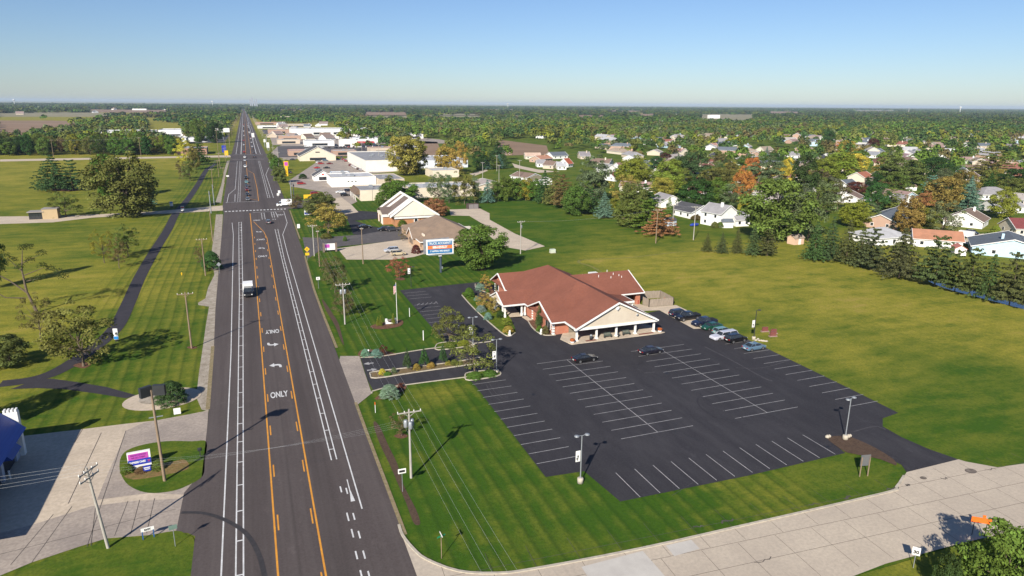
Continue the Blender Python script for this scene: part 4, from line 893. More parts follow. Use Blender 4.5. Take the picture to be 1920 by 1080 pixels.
t = thing('shop_canopy', 'brown shingled mansard canopy on the front of the cream shop', 'canopy', (47.4, 339, 0)); mb = MB(); mb.extr([(-1.6, 2.9), (0.2, 5.4), (.7, 5.4), (.7, 2.9)], -9, 9, 'y'); mb.build('mansard', ROOFC, t, color=(.16, .11, .08))
for y in (-8, -3, 3, 8): mb = MB(); mb.box((-1.3, y, 1.45), (.2, .2, 2.9)); mb.build('post', WHITE, t)
flat('shop', 'white flat-roofed garage building with three small windows', 'shop', 41.5, 66, 388, 412, 5.0, WH, ROOFW, .4, [('S', -3, 2.9, .9, .5, GLASS), ('S', -1, 2.9, .9, .5, GLASS), ('S', 1, 2.9, .9, .5, GLASS), ('W', 4, 1.6, 3.4, 3, GARD), ('W', -6, 1.6, 3.4, 3, GARD)], 3, fasc=(.42, .36, .28))
flat('shop', 'grey-roofed annex right of the white garage building', 'shop', 66.3, 80, 378, 408, 4.2, BEI, ROOFG, .4, (), 2)
flat('store', 'tall white windowless box store at the middle of the plaza', 'store', 73.5, 105, 470, 560, 7.2, (.72, .69, .63), ROOFG, .5, (), 4)
flat('store', 'long white store wing behind the two yellow trees', 'store', 105.5, 150, 485, 530, 5.2, (.66, .70, .76), ROOFW, .5, [('S', -12, 2.4, 5, 1.4, GLASS), ('S', 0, 2.4, 5, 1.4, GLASS), ('S', 12, 2.4, 5, 1.4, GLASS)], 5)
flat('shop', 'long white low building behind the sparse green trees', 'shop', 73, 106, 330, 352, 4.6, CRM, ROOFW, .4, (), 2)
flat('shop', 'cream wing at the right end of the long white low building', 'shop', 107, 124, 420, 440, 4.2, CRM, ROOFW, .4, (), 1)
flat('mall', 'long white strip mall beyond the plaza', 'mall', 60, 190, 1035, 1085, 8, (.78, .78, .76), ROOFW, .6, [('S', -30+u*14, 2.4, 10, 3, GLASS) for u in range(6)], 6)
flat('mall', 'white shop with red band left of the highway', 'mall', -185, -110, 985, 1040, 8, (.80, .79, .77), ROOFW, .6, [('S', 0, 5.2, 50, 1.6, M('red_band', (.40, .05, .05)))], 3)
flat('mall', 'white box store beside the tree at the left of the highway', 'store', -105, -50, 1000, 1050, 9, (.82, .81, .79), ROOFW, .6, [('S', -10, 2.5, 16, 3.5, GLASS)], 3)
flat('shop', 'white warehouse with low front left of the highway', 'shop', -108, -62, 840, 872, 6, (.80, .80, .79), ROOFW, .5, (), 1)
flat('shop', 'brick shop with grey roof by the dark spruce', 'shop', -62, -34, 672, 700, 4.8, (.38, .22, .16), ROOFG, .6, [('S', 4, 1.6, 9, 2.2, GLASS)], 2)
flat('shop', 'white petrol shop with red front awning', 'shop', 92, 128, 742, 765, 6.5, (.80, .76, .72), ROOFW, .8, [('S', -12, 1.8, 6, 2.6, GLASS)], 1)
t = thing('fuel_canopy', 'red and black fuel canopy beside the white petrol shop', 'canopy', (116, 735, 0)); mb = MB(); mb.box((0, 0, 5.6), (17, 9, 1.2)); mb.build('canopy_top', METC, t, color=(.45, .03, .03))
for x in (-7, 0, 7): mb = MB(); mb.box((x, 0, 2.5), (.6, .6, 5)); mb.build('post', WHITE, t)
flat('shop', 'low white restaurant with curved front', 'restaurant', 58, 88, 770, 800, 5, (.80, .79, .76), ROOFW, .5, [('S', 0, 1.8, 16, 2.4, GLASS)], 2)
for lab, x, y, L, D_, zr, rc, wc in (('cream gabled pharmacy facing the plaza', 52, 585, 24, 28, 11, DGREY, CRM), ('small white gabled tax office on the plaza', 40.5, 428, 12, 10.5, 6.2, DGREY, WH)):
    t = house('gabled_shop', lab, (x, y-L/2), (x, y+L/2), zr, D_, rc, wc, 'gable', we=(4 if zr > 8 else 3), wins=False, wx=1, cat='shop')
    mb = MB(); mb.box((-L/2-.05, 0, 1.5), (.1, D_*.45, 2.0)); mb.build('shop_window', GLASS, t)
    mb = MB(); mb.box((-L/2-.06, 0, zr*.62), (.1, D_*.12, .8)); mb.build('emblem', M('red_emblem', (.6, .06, .05)) if zr < 8 else DARKM, t)
flat('shop', 'white annex of the small tax office with blue stripe', 'shop', 46.2, 57, 424, 437, 3.6, WH, ROOFW, .4, [('S', 0, 1.5, 2.4, 1.6, GLASS)], 1, fasc=(.1, .25, .45))
rq = random.Random(12); FC = [(WH, 'white'), (CRM, 'cream'), (BEI, 'beige'), (PNK, 'brick'), ((.75, .76, .78), 'pale grey')]
for i, (x, y, L, D_) in enumerate([(44, 640, 22, 16), (80, 632, 20, 16), (118, 650, 26, 18), (150, 690, 24, 20), (44, 830, 24, 20), (130, 838, 30, 18), (50, 905, 26, 18), (205, 930, 30, 40), (46, 1115, 30, 24), (110, 1150, 30, 20), (-50, 900, 26, 20), (-44, 960, 22, 18), (-90, 930, 36, 20), (-150, 900, 40, 24), (-150, 960, 30, 24), (40, 1330, 40, 30), (90, 1400, 50, 40), (-50, 1180, 40, 30), (-46, 1300, 34, 30), (42, 1560, 44, 36), (-48, 1500, 40, 36)]):
    c_, cn = FC[rq.randrange(5)]; h_ = rq.uniform(3.8, 5.2); s_ = 'right' if x > 0 else 'left'
    flat('shop', f'low {cn} flat-roofed shop along the {s_} of far highway', 'shop', x-L/2, x+L/2, y-D_/2, y+D_/2, h_, c_, rq.choice([ROOFG, ROOFG, ROOFW, PINKC]), .5, [('S', 0, 1.7, L*.6, 2.2, GLASS)], 2, fasc=rq.choice([(.5, .48, .44), (.35, .05, .04), (.06, .12, .3), (.3, .3, .3)]))
# gabled bank
bk = thing('bank', 'cream bank with steep gable, raised white parapets and orange brick base', 'bank', (57, 264, 0))
BX, BY = 57, 264
def bp_(name, mat, fn, color=None):
    mb = MB(); fn(mb); mb.v = [(a-BX, b-BY, c) for a, b, c in mb.v]; return mb.build(name, mat, bk, color=color)
bp_('brick_base', TANB, lambda mb: (wbox(mb, 49.6, 65.8, 253.6, 275, 0, 3.0), wbox(mb, 46.2, 49.6, 259.5, 271, 0, 3.0)))
bp_('cream_wall', WALLC, lambda mb: (wbox(mb, 49.5, 65.9, 253.5, 275.1, 3.0, 4.0), mb.extr([(48.4, 3.9), (56.5, 10.0), (65.9, 3.9)], 253.0, 253.5, 'y'), mb.extr([(48.4, 3.9), (56.5, 10.0), (65.9, 3.9)], 275.1, 275.5, 'y'), wbox(mb, 46.1, 49.5, 259.4, 271.1, 3.0, 4.2)), (.72, .65, .54))
bp_('roof', ROOFC, lambda mb: (gable_roof(mb, 47.8, 66.3, 253.5, 275.1, 3.9, 9.6, 'y', ym=56.5), gable_roof(mb, 45.8, 54, 259.0, 271.4, 4.2, 6.0, 'x')), (.17, .13, .11))
def f(mb):
    for y in (252.9, 256.6, 268.2, 275.4): 
        rake(mb, (47.6, y, 4.3), (56.5, y, 10.6), (66.6, y, 4.0), .5, .9)
    wbox(mb, 49.3, 66.1, 253.0, 253.4, 3.0, 3.6); wbox(mb, 45.8, 49.3, 259.1, 259.4, 3.0, 4.2)
bp_('white_parapet', WHITE, f)
for x in (57.6, 60.8, 64.4): bp_('window', WHITE, lambda mb: wbox(mb, x-.8, x+.8, 253.5, 253.7, .7, 2.9)) if x != 60.8 else None; bp_('pane', GLASS, lambda mb: wbox(mb, x-.55, x+.55, 253.45, 253.7, .9, 2.7)) if x != 60.8 else None
bp_('entrance', GLASS, lambda mb: wbox(mb, 46.12, 46.22, 263.5, 266.5, .2, 2.8))
for y in (260, 262.5, 268): bp_('pilaster', WHITE, lambda mb: wbox(mb, 45.95, 46.3, y, y+.5, 0, 3))
# brown roofed office
of = thing('office', 'peach office with tall brown hip roof behind the billboard', 'office', (58, 220, 0)); BX, BY = 58, 220
def op_(name, mat, fn, color=None):
    mb = MB(); fn(mb); mb.v = [(a-BX, b-BY, c) for a, b, c in mb.v]; return mb.build(name, mat, of, color=color)
op_('wall', PEACHB, lambda mb: (wbox(mb, 49.2, 68.4, 208.0, 236, 0, 3.0), wbox(mb, 47.6, 50, 213.5, 221.5, 0, 3.0), mb.extr([(213.2, 2.95), (217.5, 5.6), (221.8, 2.95)], 47.5, 47.8), wbox(mb, 49.2, 60, 236, 240, 0, 3)))
op_('roof', ROOFC, lambda mb: (hip_roof(mb, 48.2, 69.4, 207, 237, 3.0, 8.2), gable_roof(mb, 47.0, 58, 213, 222, 3.0, 5.9, 'x')), (.25, .18, .13))
op_('dormer', WALLC, lambda mb: (wbox(mb, 50.2, 50.6, 210.5, 213.4, 2.9, 4.6)), (.72, .62, .5))
op_('trim', WHITE, lambda mb: (rake(mb, (46.95, 213, 3.0), (46.95, 217.5, 5.9), (46.95, 222, 3.0), .1, .25), wbox(mb, 48.1, 69.5, 206.85, 207, 2.75, 3.02), wbox(mb, 48.05, 48.2, 207, 213, 2.75, 3.02), wbox(mb, 69.4, 69.55, 207, 237, 2.75, 3.02)))
for y in (210.5, 216.2, 218.8): op_('window', GLASS, lambda mb: wbox(mb, 49.12 if y < 212 else 47.45, 49.2 if y < 212 else 47.6, y-.6, y+.6, .7, 2.5))
op_('rear_porch', WALLC, lambda mb: wbox(mb, 69.4, 71.5, 222, 230, 2.6, 3.0), (.7, .62, .5))
# park hut
hu = thing('park_kiosk', 'small beige flat-roofed kiosk on the pale drive at left', 'kiosk', (-77, 316, 0))
mb = MB(); mb.box((2.2, 0, 1.9), (5.2, 5, 3.8)); mb.build('block_wall', WALLC, hu, color=(.45, .34, .2)); mb = MB(); mb.box((-2.7, 0, 1.3), (4.6, 4.2, 2.6)); mb.build('glazed_room', GLASS, hu)
mb = MB(); mb.box((-2.6, 0, 2.9), (5.6, 5.4, .3)); mb.box((2.2, 0, 3.95), (5.5, 5.3, .2)); mb.build('roof', METC, hu, color=(.30, .27, .24))
# blue service garage
ex = thing('service_garage', 'blue service garage with stepped white front pier at the left edge', 'garage', (-38, 92, 0))
BLUE = M('royal_blue_metal', (.012, .05, .30), (.018, .07, .36), 1, .45, stretch=(8, .3, 1)); CYAN = M('bright_blue_panel', (.01, .20, .55), None, 1, .5)
SIDEW = M('pale_block', (.42, .45, .52), (.36, .39, .46), 1, .8)
def ep(name, mat, fn):
    mb = MB(); fn(mb); mb.v = [(a+38, b-92, c) for a, b, c in mb.v]; return mb.build(name, mat, ex)
ep('wall', SIDEW, lambda mb: (wbox(mb, -46, -31.6, 74, 98.0, 0, 4.6), wbox(mb, -31.6, -31.2, 96.6, 98, 0, 4.6), wbox(mb, -31.6, -31.2, 91.2, 92.0, 0, 4.6), wbox(mb, -31.6, -31.2, 85.6, 86.4, 0, 4.6), wbox(mb, -31.6, -31.2, 80, 81, 0, 4.6), wbox(mb, -31.6, -31.2, 74, 98, 3.7, 4.6)))
ep('mansard_roof', BLUE, lambda mb: mb.extr([(-30.0, 3.9), (-32.4, 6.3), (-33.0, 6.3), (-33.0, 3.9)], 73, 98.1, 'y'))
ep('flat_roof', ROOFG, lambda mb: wbox(mb, -46, -33.0, 74, 98.2, 5.6, 5.9))
ep('parapet_panel', CYAN, lambda mb: wbox(mb, -46, -33.2, 98.2, 98.5, 4.6, 6.4))
def f(mb):
    wbox(mb, -32.3, -30.7, 98.1, 98.9, 0, 6.2)
    for k in range(4): wbox(mb, -32.25+k*.42, -32.03+k*.42, 98.15, 98.85, 6.2, 6.55)
ep('white_pier', WHITE, f)
for y in (88.8, 94.3, 83.2): ep('bay_door', M('dark_bay', (.015, .02, .035), None, 1, .5), lambda mb: wbox(mb, -31.58, -31.45, y-2.2, y+2.2, 0, 3.6))
ep('awning', BLUE, lambda mb: mb.extr([(-31.2, 3.2), (-30.3, 2.2), (-31.2, 2.2)], 92.4, 96.2, 'y'))
ep('bollard', WHITE, lambda mb: mb.tube((-30.8, 92, 0), (-30.8, 92, 1.1), .12)); ep('bollard', WHITE, lambda mb: mb.tube((-30.8, 86.2, 0), (-30.8, 86.2, 1.1), .12))
# ---------------------------------------------------------------- vehicles (nose towards local +x)
def loft(mb, st, zsh=.62):
    """stations: (x, z_bottom, z_shoulder, z_top, half_width, half_top)"""
    vs = []; n = 10
    for x, zb, zs, zt, hw, ht in st:
        for y, z in ((-hw*.9, zb), (-hw, zb+(zs-zb)*.35), (-hw, zs-.06), (-hw+.05, zs), (-ht, zt), (ht, zt), (hw-.05, zs), (hw, zs-.06), (hw, zb+(zs-zb)*.35), (hw*.9, zb)): vs.append((x, y, z))
    fs = [(i*n+j, i*n+(j+1) % n, (i+1)*n+(j+1) % n, (i+1)*n+j) for i in range(len(st)-1) for j in range(n)]
    fs += [tuple(range(n))[::-1], tuple(range((len(st)-1)*n, len(st)*n))]
    mb.add(vs, fs, False)
def car_proto(kind):
    S = {'sedan': dict(L=4.75, W=.91, h=.92, hood=.86, cab=(-1.75, -.95, .55, 1.25), ct=1.42, trunk=.95, wb=1.38, wr=.33),
         'coupe': dict(L=4.7, W=.93, h=.90, hood=.84, cab=(-1.9, -.85, .3, 1.05), ct=1.34, trunk=.93, wb=1.38, wr=.34),
         'suv': dict(L=4.7, W=.94, h=1.08, hood=1.02, cab=(-2.2, -1.95, .5, 1.15), ct=1.72, trunk=1.1, wb=1.38, wr=.37),
         'hatch': dict(L=4.2, W=.88, h=.95, hood=.9, cab=(-2.0, -1.55, .5, 1.25), ct=1.48, trunk=.98, wb=1.25, wr=.32),
         'wagon': dict(L=6.2, W=.96, h=.98, hood=.94, cab=(-2.85, -2.6, .75, 1.4), ct=1.58, trunk=1.0, wb=1.85, wr=.35),
         'pickup': dict(L=5.9, W=1.0, h=1.15, hood=1.12, cab=(-.95, -.75, .85, 1.45), ct=1.88, trunk=1.15, wb=1.85, wr=.41)}[kind]
    L, W_, h = S['L'], S['W'], S['h']; l = L/2; r = thing(kind if kind in ('sedan', 'pickup') else kind, 'x', 'car')
    r.name = {'suv': 'sport_utility_car', 'hatch': 'hatchback', 'wagon': 'hearse', 'pickup': 'pickup_truck', 'sedan': 'sedan', 'coupe': 'coupe'}[kind]
    gc = .22 if kind not in ('suv', 'pickup') else .32
    c0, c1, c2, c3 = S['cab']; tr = S['trunk']
    mb = MB()
    loft(mb, [(-l, gc+.2, tr-.22, tr-.2, W_*.82, W_*.7), (-l+.08, gc+.08, tr-.08, tr-.05, W_*.93, W_*.78), (-l+.35, gc, tr-.03, tr, W_, W_*.82), (c0, gc, h-.02, h+.02, W_, W_*.84), (c3, gc, h-.02, h+.02, W_, W_*.84),
              (l-.7, gc, S['hood']-.06, S['hood']-.02, W_*.99, W_*.8), (l-.2, gc+.03, S['hood']-.16, S['hood']-.12, W_*.93, W_*.74), (l, gc+.15, S['hood']-.34, S['hood']-.3, W_*.78, W_*.6)])
    if kind == 'pickup': pass
    body = mb.build('body', PAINT, r); body['tinted'] = 1
    mb = MB()
    ct = S['ct']; wl, wt = W_*.86, W_*.66
    vs = [(c0, -wl, h), (c3, -wl, h), (c3, wl, h), (c0, wl, h), (c1, -wt, ct-.06), (c2, -wt, ct-.06), (c2, wt, ct-.06), (c1, wt, ct-.06)]
    mb.add(vs, [(0, 1, 5, 4), (1, 2, 6, 5), (2, 3, 7, 6), (3, 0, 4, 7), (4, 5, 6, 7)]); mb.build('windows', GLASS, r)
    mb = MB(); e = .02; mb.add([(c1-.05, -wt-e, ct-.08), (c2+.05, -wt-e, ct-.08), (c2+.05, wt+e, ct-.08), (c1-.05, wt+e, ct-.08), (c1+.1, -wt+.12, ct), (c2-.15, -wt+.12, ct), (c2-.15, wt-.12, ct), (c1+.1, wt-.12, ct)],
                    [(0, 1, 5, 4), (1, 2, 6, 5), (2, 3, 7, 6), (3, 0, 4, 7), (4, 5, 6, 7)])
    for s in (-1, 1):
        for (xa, xb) in ((c3, c2), (c0, c1), ((c0+c3)/2-.15, (c1+c2)/2-.15)): mb.tube((xa, s*(wl+.005), h), (xb, s*(wt+.012), ct-.06), .035, n=4, cap=False)
    rf = mb.build('roof', PAINT, r); rf['tinted'] = 1
    if kind == 'pickup':
        mb = MB(); mb.box((-1.95, 0, 1.165), (1.75, 1.62, .03)); mb.build('bed_cover', M('black_vinyl', (.02, .02, .022), None, 2, .7), r)
    for s in (-1, 1):
        for x in (-S['wb'], S['wb']):
            mb = MB(); mb.tube((0, -.11, 0), (0, .11, 0), S['wr'], n=16); wh = mb.build('wheel', TYRE, r, (x, s*(W_-.09), S['wr']))
            mb = MB(); mb.tube((0, s*.10, 0), (0, s*.125, 0), S['wr']*.62, n=12); mb.build('rim', RIMM, wh)
        mb = MB(); mb.box((l-.15, s*W_*.62, S['hood']-.27), (.22, .34, .14)); mb.build('headlight', LAMPW, r)
        mb = MB(); mb.box((-l+.06, s*W_*.7, tr-.2), (.14, .34, .16)); mb.build('taillight', REDL, r)
        mb = MB(); mb.box((c3-.35, s*(W_+.1), h+.1), (.16, .2, .14)); mm_ = mb.build('door_mirror', PAINT, r); mm_['tinted'] = 1
    mb = MB(); mb.box((-l-.0, 0, tr-.35), (.04, .5, .14)); mb.build('number_plate', WHITE, r)
    return proto_tree(r)
CP = {k: car_proto(k) for k in ('sedan', 'coupe', 'suv', 'hatch', 'wagon', 'pickup')}
BLK = (.008, .008, .010); NAVY = (.010, .014, .035); SIL = (.42, .43, .46); WHT = (.75, .75, .74); RED = (.33, .015, .015); DRED = (.13, .012, .015); GRY = (.10, .105, .115); BLU = (.10, .17, .24); GRN = (.008, .06, .035); TEAL = (.14, .26, .26); CHR = (.04, .042, .05)
def car(kind, px, py, head, color, label, group=None, wpos=None, cat='car', sc=None):
    x, y = wpos or G(px, py); r = dup(CP[kind], (x, y, .06), R_(head), label, group, color, sc, cat); return r
g1 = 'cars in the hall parking lot'
car('coupe', 1096, 677, 3, BLK, 'black coupe parked alone in the left lot row below the porch', g1); car('sedan', 1220, 663, 3, (.010, .009, .016), 'black sedan parked alone in the right lot row below the porch', g1)
car('suv', 1273, 593, 4, NAVY, 'dark navy utility car parked farthest from the camera next to the fence pen', g1); car('pickup', 1289, 599.5, 184, BLK, 'black pickup with silver sills on the pale parking pad', g1, cat='pickup')
car('pickup', 1320, 610, 184, NAVY, 'dark navy pickup at the near end of the pale parking pad', g1, cat='pickup'); car('sedan', 1334, 617, 184, GRN, 'dark green sedan between navy pickup and teal hatchback', g1)
car('hatch', 1354, 626, 4, TEAL, 'pale teal hatchback between green sedan and white hearse', g1); car('wagon', 1357, 635, 184, (.5, .5, .56), 'silver-white hearse in the row along the field edge', g1, cat='hearse')
car('suv', 1379, 641, 4, BLK, 'black utility car in the field edge row right of the hearse', g1); car('sedan', 1413.5, 655.5, 4, BLU, 'slate blue sedan parked last in the field edge row', g1)
car('suv', 0, 0, 270, SIL, 'silver utility car standing inside the open hall garage', None, (79.6, 135.6))
g2 = 'cars waiting at the crossroads'
for px, py, c, lab, kd in ((463, 376, GRY, 'grey car first in the queue at the crossroads', 'hatch'), (462.5, 367, BLK, 'black car second in the crossroads queue', 'sedan'), (461.7, 358, DRED, 'dark red car third in the crossroads queue', 'suv'), (461.4, 350.5, CHR, 'charcoal car fourth in the crossroads queue', 'sedan'),
        (461, 343, TEAL, 'blue-grey car fifth in the crossroads queue', 'sedan'), (460.2, 335, BLK, 'black car sixth in the crossroads queue', 'suv'), (458.8, 314, WHT, 'white car beyond the six waiting cars', 'suv'), (458.3, 302, SIL, 'silver car far up the queue', 'sedan'), (458, 296, WHT, 'white car at the far end of the queue', 'hatch')):
    x, y = G(px, py); car(kd, 0, 0, -90, c, lab, g2, (x+.4, y))
car('hatch', 503.5, 419, 90, GRY, 'grey car driving away just before the crossroads')
g3 = 'cars far up the highway'
rr = random.Random(5); cl = [(BLK, 'black'), (WHT, 'white'), (SIL, 'silver'), (RED, 'red'), (GRY, 'grey'), (NAVY, 'navy')]
for i in range(26):
    y = 620+i*38+rr.uniform(-12, 12); k = rr.choice([-3.4, 5.0, 4.7, -3.1]); c, cn = cl[rr.choice([0, 1, 2, 3, 4, 1, 5, 1])]
    car(rr.choice(['sedan', 'suv', 'hatch']), 0, 0, -90 if k < 0 else 90, c, f'{cn} car {"coming down" if k < 0 else "driving up"} the far highway', g3, (k, y))
g4 = 'cars in the plaza lot'
pl_ = [(565, 346, RED, 'red', 'suv', 5), (591, 365, RED, 'red', 'suv', 8), (638, 362, WHT, 'white', 'sedan', 185), (647, 368, BLK, 'black', 'suv', 5), (653, 359, NAVY, 'navy', 'hatch', 5), (594, 316, RED, 'red', 'sedan', 170), (597, 320, BLU, 'blue', 'sedan', 170), (612, 316, BLK, 'black', 'sedan', 175),
       (602, 308, RED, 'red', 'suv', 0), (618, 308, DRED, 'dark red', 'sedan', 0), (596, 302, BLK, 'black', 'suv', 0), (593, 300, WHT, 'white', 'sedan', 0), (610, 302, BLU, 'blue', 'suv', 0), (616, 297, DRED, 'dark red', 'suv', 0), (622, 295, WHT, 'white', 'sedan', 0), (598, 306, WHT, 'white', 'suv', 0),
       (648, 303, RED, 'red', 'suv', 90), (643, 300, RED, 'red', 'sedan', 90), (640, 297, BLK, 'black', 'sedan', 90), (656, 311, DRED, 'dark red', 'sedan', 90), (661, 313, WHT, 'white', 'suv', 90), (666, 316, WHT, 'white', 'sedan', 90), (671, 318, BLK, 'black', 'hatch', 90), (676, 320, SIL, 'silver', 'sedan', 90), (652, 300, WHT, 'white', 'suv', 90),
       (571, 299, BLK, 'black', 'sedan', 0), (579, 299, CHR, 'charcoal', 'sedan', 0), (586, 298.5, BLK, 'black', 'sedan', 0), (549, 300.5, CHR, 'charcoal', 'sedan', 0), (544, 325, BLK, 'black', 'sedan', 100), (643, 287, SIL, 'silver', 'sedan', 0), (631, 278, BLK, 'black', 'suv', 0), (640, 277, NAVY, 'navy', 'sedan', 0), (575, 276, WHT, 'white', 'suv', 0)]
for px, py, c, cn, kd, hd in pl_: car(kd, px, py, hd, c, f'{cn} car in the pale plaza lot', g4)
g5 = 'cars in the far shop lots'
for i in range(80):
    x, y = rr.choice([(rr.uniform(28, 140), rr.uniform(655, 690)), (rr.uniform(60, 135), rr.uniform(745, 735)), (rr.uniform(30, 220), rr.uniform(866, 890)), (rr.uniform(60, 190), rr.uniform(970, 1028)), (rr.uniform(-180, -30), rr.uniform(975, 984) if 1 else 0), (rr.uniform(-100, -30), rr.uniform(868, 880)), (rr.uniform(40, 150), rr.uniform(1085, 1098))])
    c, cn = cl[rr.choice([0, 1, 2, 3, 4, 1, 5, 1])]; car(rr.choice(['sedan', 'suv', 'hatch']), 0, 0, rr.choice([0, 90, 180, 270]), c, f'{cn} car in the {"right" if x > 0 else "left"} far shop lots', g5, (x, y))
car('suv', 734, 473, 182, SIL, 'silver car beside the cream off-roader on the pale office lot'); car('suv', 747, 479, 2, (.50, .42, .28), 'cream off-roader with dark roof on the pale office lot')
car('suv', 720, 433, 182, BLK, 'black car in front of the gabled bank, left of two'); car('suv', 736, 433.5, 2, CHR, 'charcoal car in front of the gabled bank, right of two'); car('sedan', 684, 428, 2, BLK, 'black car by the pale bank planter')
car('sedan', 1628, 378, 5, WHT, 'white car on the grass verge below the white garage house'); car('suv', 1822, 440, -95, BLK, 'black pickup on the driveway of the white double garage house')
car('suv', 1128, 366, 60, CHR, 'dark car half hidden behind the blue spruces'); car('hatch', 1215, 262, 10, SIL, 'silver car in the far suburban clearing')
def box_truck(name, label, loc, rz, cabc, boxc, L=6.4, hgt=3.1, cabl=2.2, wd=2.3, van=False):
    t = thing(name, label, 'truck', loc, R_(rz)); bl = L-cabl
    mb = MB(); mb.box((-cabl/2, 0, .55+hgt/2-.2), (bl, wd, hgt-.75)); mb.build('cargo_box', METC, t, color=boxc)
    mb = MB(); mb.box((-cabl/2, 0, .5), (bl, 1.0, .25)); mb.build('chassis', DARKM, t)
    x0 = L/2-cabl; w_ = wd/2-.08
    mb = MB(); mb.extr([(x0, .4), (L/2, .4), (L/2, 1.15), (L/2-.75, 1.35), (x0, 1.35)], -w_, w_, 'y'); b = mb.build('cab', PAINT, t, color=cabc)
    mb = MB(); a = w_-.06; mb.add([(x0, -a, 1.35), (L/2-.72, -a, 1.35), (L/2-.72, a, 1.35), (x0, a, 1.35), (x0, -a+.12, 2.1), (L/2-1.3, -a+.12, 2.1), (L/2-1.3, a-.12, 2.1), (x0, a-.12, 2.1)], [(0, 1, 5, 4), (1, 2, 6, 5), (2, 3, 7, 6), (3, 0, 4, 7), (4, 5, 6, 7)]); mb.build('windscreen', GLASS, t)
    mb = MB(); mb.box(((x0+L/2-1.3)/2, 0, 2.13), (L/2-1.3-x0+.06, 2*a-.2, .06)); mb.build('cab_roof', PAINT, b, color=cabc)
    for s in (-1, 1):
        for x in (x0+cabl*.45, -L/2+1.1):
            mb = MB(); mb.tube((0, -.13, 0), (0, .13, 0), .42, n=16); wh = mb.build('wheel', TYRE, t, (x, s*(w_-.1), .42)); mb = MB(); mb.tube((0, s*.12, 0), (0, s*.145, 0), .25, n=12); mb.build('rim', RIMM, wh)
        mb = MB(); mb.box((L/2, s*w_*.75, .85), (.08, .3, .2)); mb.build('headlight', LAMPW, t); mb = MB(); mb.box((-L/2+.0, s*w_*.85, .8), (.06, .16, .2)); mb.build('taillight', REDL, t)
        mb = MB(); mb.box((L/2-.9, s*(w_+.2), 1.5), (.08, .2, .35)); mb.build('door_mirror', DARKM, t)
    mb = MB(); mb.box((L/2+.02, 0, .8), (.05, 1.1, .35)); mb.build('grille', DARKM, t)
    return t
x, y = G(466, 556); box_truck('box_truck', 'black truck with white cargo box driving towards the camera', (x, y+1.5, .07), -90, BLK, (.8, .8, .8), 6.4, 2.7, 3.3)
x, y = G(533, 387); box_truck('box_truck', 'white box truck entering the crossroads from the right', (x, y, .07), 180, (.75, .75, .75), (.82, .82, .82), 6.6, 3.1, 2.2)
x, y = G(1811, 446); t = thing('cargo_trailer', 'white cargo trailer beside the orange-brown roof', 'trailer', (x, y, 0), R_(-70)); mb = MB(); mb.box((0, 0, 1.5), (4.6, 2.1, 2.0)); mb.build('trailer_body', WHITE, t)
for s in (-1, 1): mb = MB(); mb.tube((0, s*1.0, .36), (0, s*1.15, .36), .36, n=12); mb.build('wheel', TYRE, t)
mb = MB(); mb.box((2.8, 0, .5), (1.2, .1, .1)); mb.build('drawbar', DARKM, t)

# ---------------------------------------------------------------- poles and wires
ATT = {}
def upole(key, label, base, h, rz=0.0, mat=GREYP, arms=1, aw=2.6, trans=0, group='utility poles', world=None, lean=(0, 0), cap=0):
    x, y = world or G(*base); t = thing('utility_pole', label, 'utility pole', (x, y, 0), rz, group)
    mb = MB(); mb.tube((0, 0, 0), (lean[0], lean[1], h), .17, .11, 10); mb.build('pole', mat, t); pts = []
    off = (.0,) if arms == 1 else tuple(-i*.75 for i in range(arms))
    for o_ in off:
        z = h-.35+o_; mb = MB(); mb.box((lean[0], lean[1]-.16, z), (aw, .11, .13))
        mb.tube((lean[0]-aw*.28, lean[1]-.16, z), (lean[0], lean[1]-.12, z-.6), .03, n=5); mb.tube((lean[0]+aw*.28, lean[1]-.16, z), (lean[0], lean[1]-.12, z-.6), .03, n=5)
        ca = mb.build('crossarm', mat, t)
        for u in (-.48, -.2, .2, .48):
            mb = MB(); mb.lathe([(0, 0), (.05, 0), (.07, .06), (.05, .12), (.06, .18), (0, .22)], 8); mb.build('insulator', WHITE, ca, (lean[0]+u*aw, lean[1]-.16, z+.07))
            pts.append((x+math.cos(rz)*(lean[0]+u*aw)-math.sin(rz)*(lean[1]-.16), y+math.sin(rz)*(lean[0]+u*aw)+math.cos(rz)*(lean[1]-.16), z+.28))
    for k in range(trans):
        mb = MB(); a = k*2.1+.6; mb.lathe([(0, -.5), (.24, -.5), (.26, -.4), (.26, .35), (.18, .45), (0, .48)], 12); mb.build('transformer', STEEL, t, (lean[0]+.45*math.cos(a), lean[1]+.45*math.sin(a), h-1.9))
    ATT[key] = pts; return t
def wire(a, b, sag=.6, r=.009):
    mb = MB(); pts = [Vector(a).lerp(Vector(b), k/14)-Vector((0, 0, 4*sag*(k/14)*(1-k/14))) for k in range(15)]
    for k in range(14): mb.tube(pts[k], pts[k+1], r, n=5, cap=False)
    o = mb.build('power_line', WIRE); return o
def span(a, b, label, group, sag=.6, n=4, r=.007):
    A = ATT[a] if isinstance(a, str) else a; B = ATT[b] if isinstance(b, str) else b
    for i in range(min(n, len(A), len(B))): tag(wire(A[i], B[i], sag, r), label, 'wire', group)
upole('p1', 'grey utility pole with crossarm and transformers on the lawn beside the highway', (771, 896), 9.3, 0, GREYP, 1, 2.9, 3)
upole('p2', 'grey utility pole with crossarm on the mown lawn left of the flagpole', (647, 608), 9.0, 0, GREYP, 1, 2.9, 2)
upole('p0', 'grey utility pole outside the frame', None, 9.3, 0, GREYP, 1, 2.9, 0, world=(16.6, 22.0))
upole('p3', 'brown utility pole on the verge between footpath and gravel shoulder', (359.5, 653), 11.0, 0, WOODP, 1, 2.7)
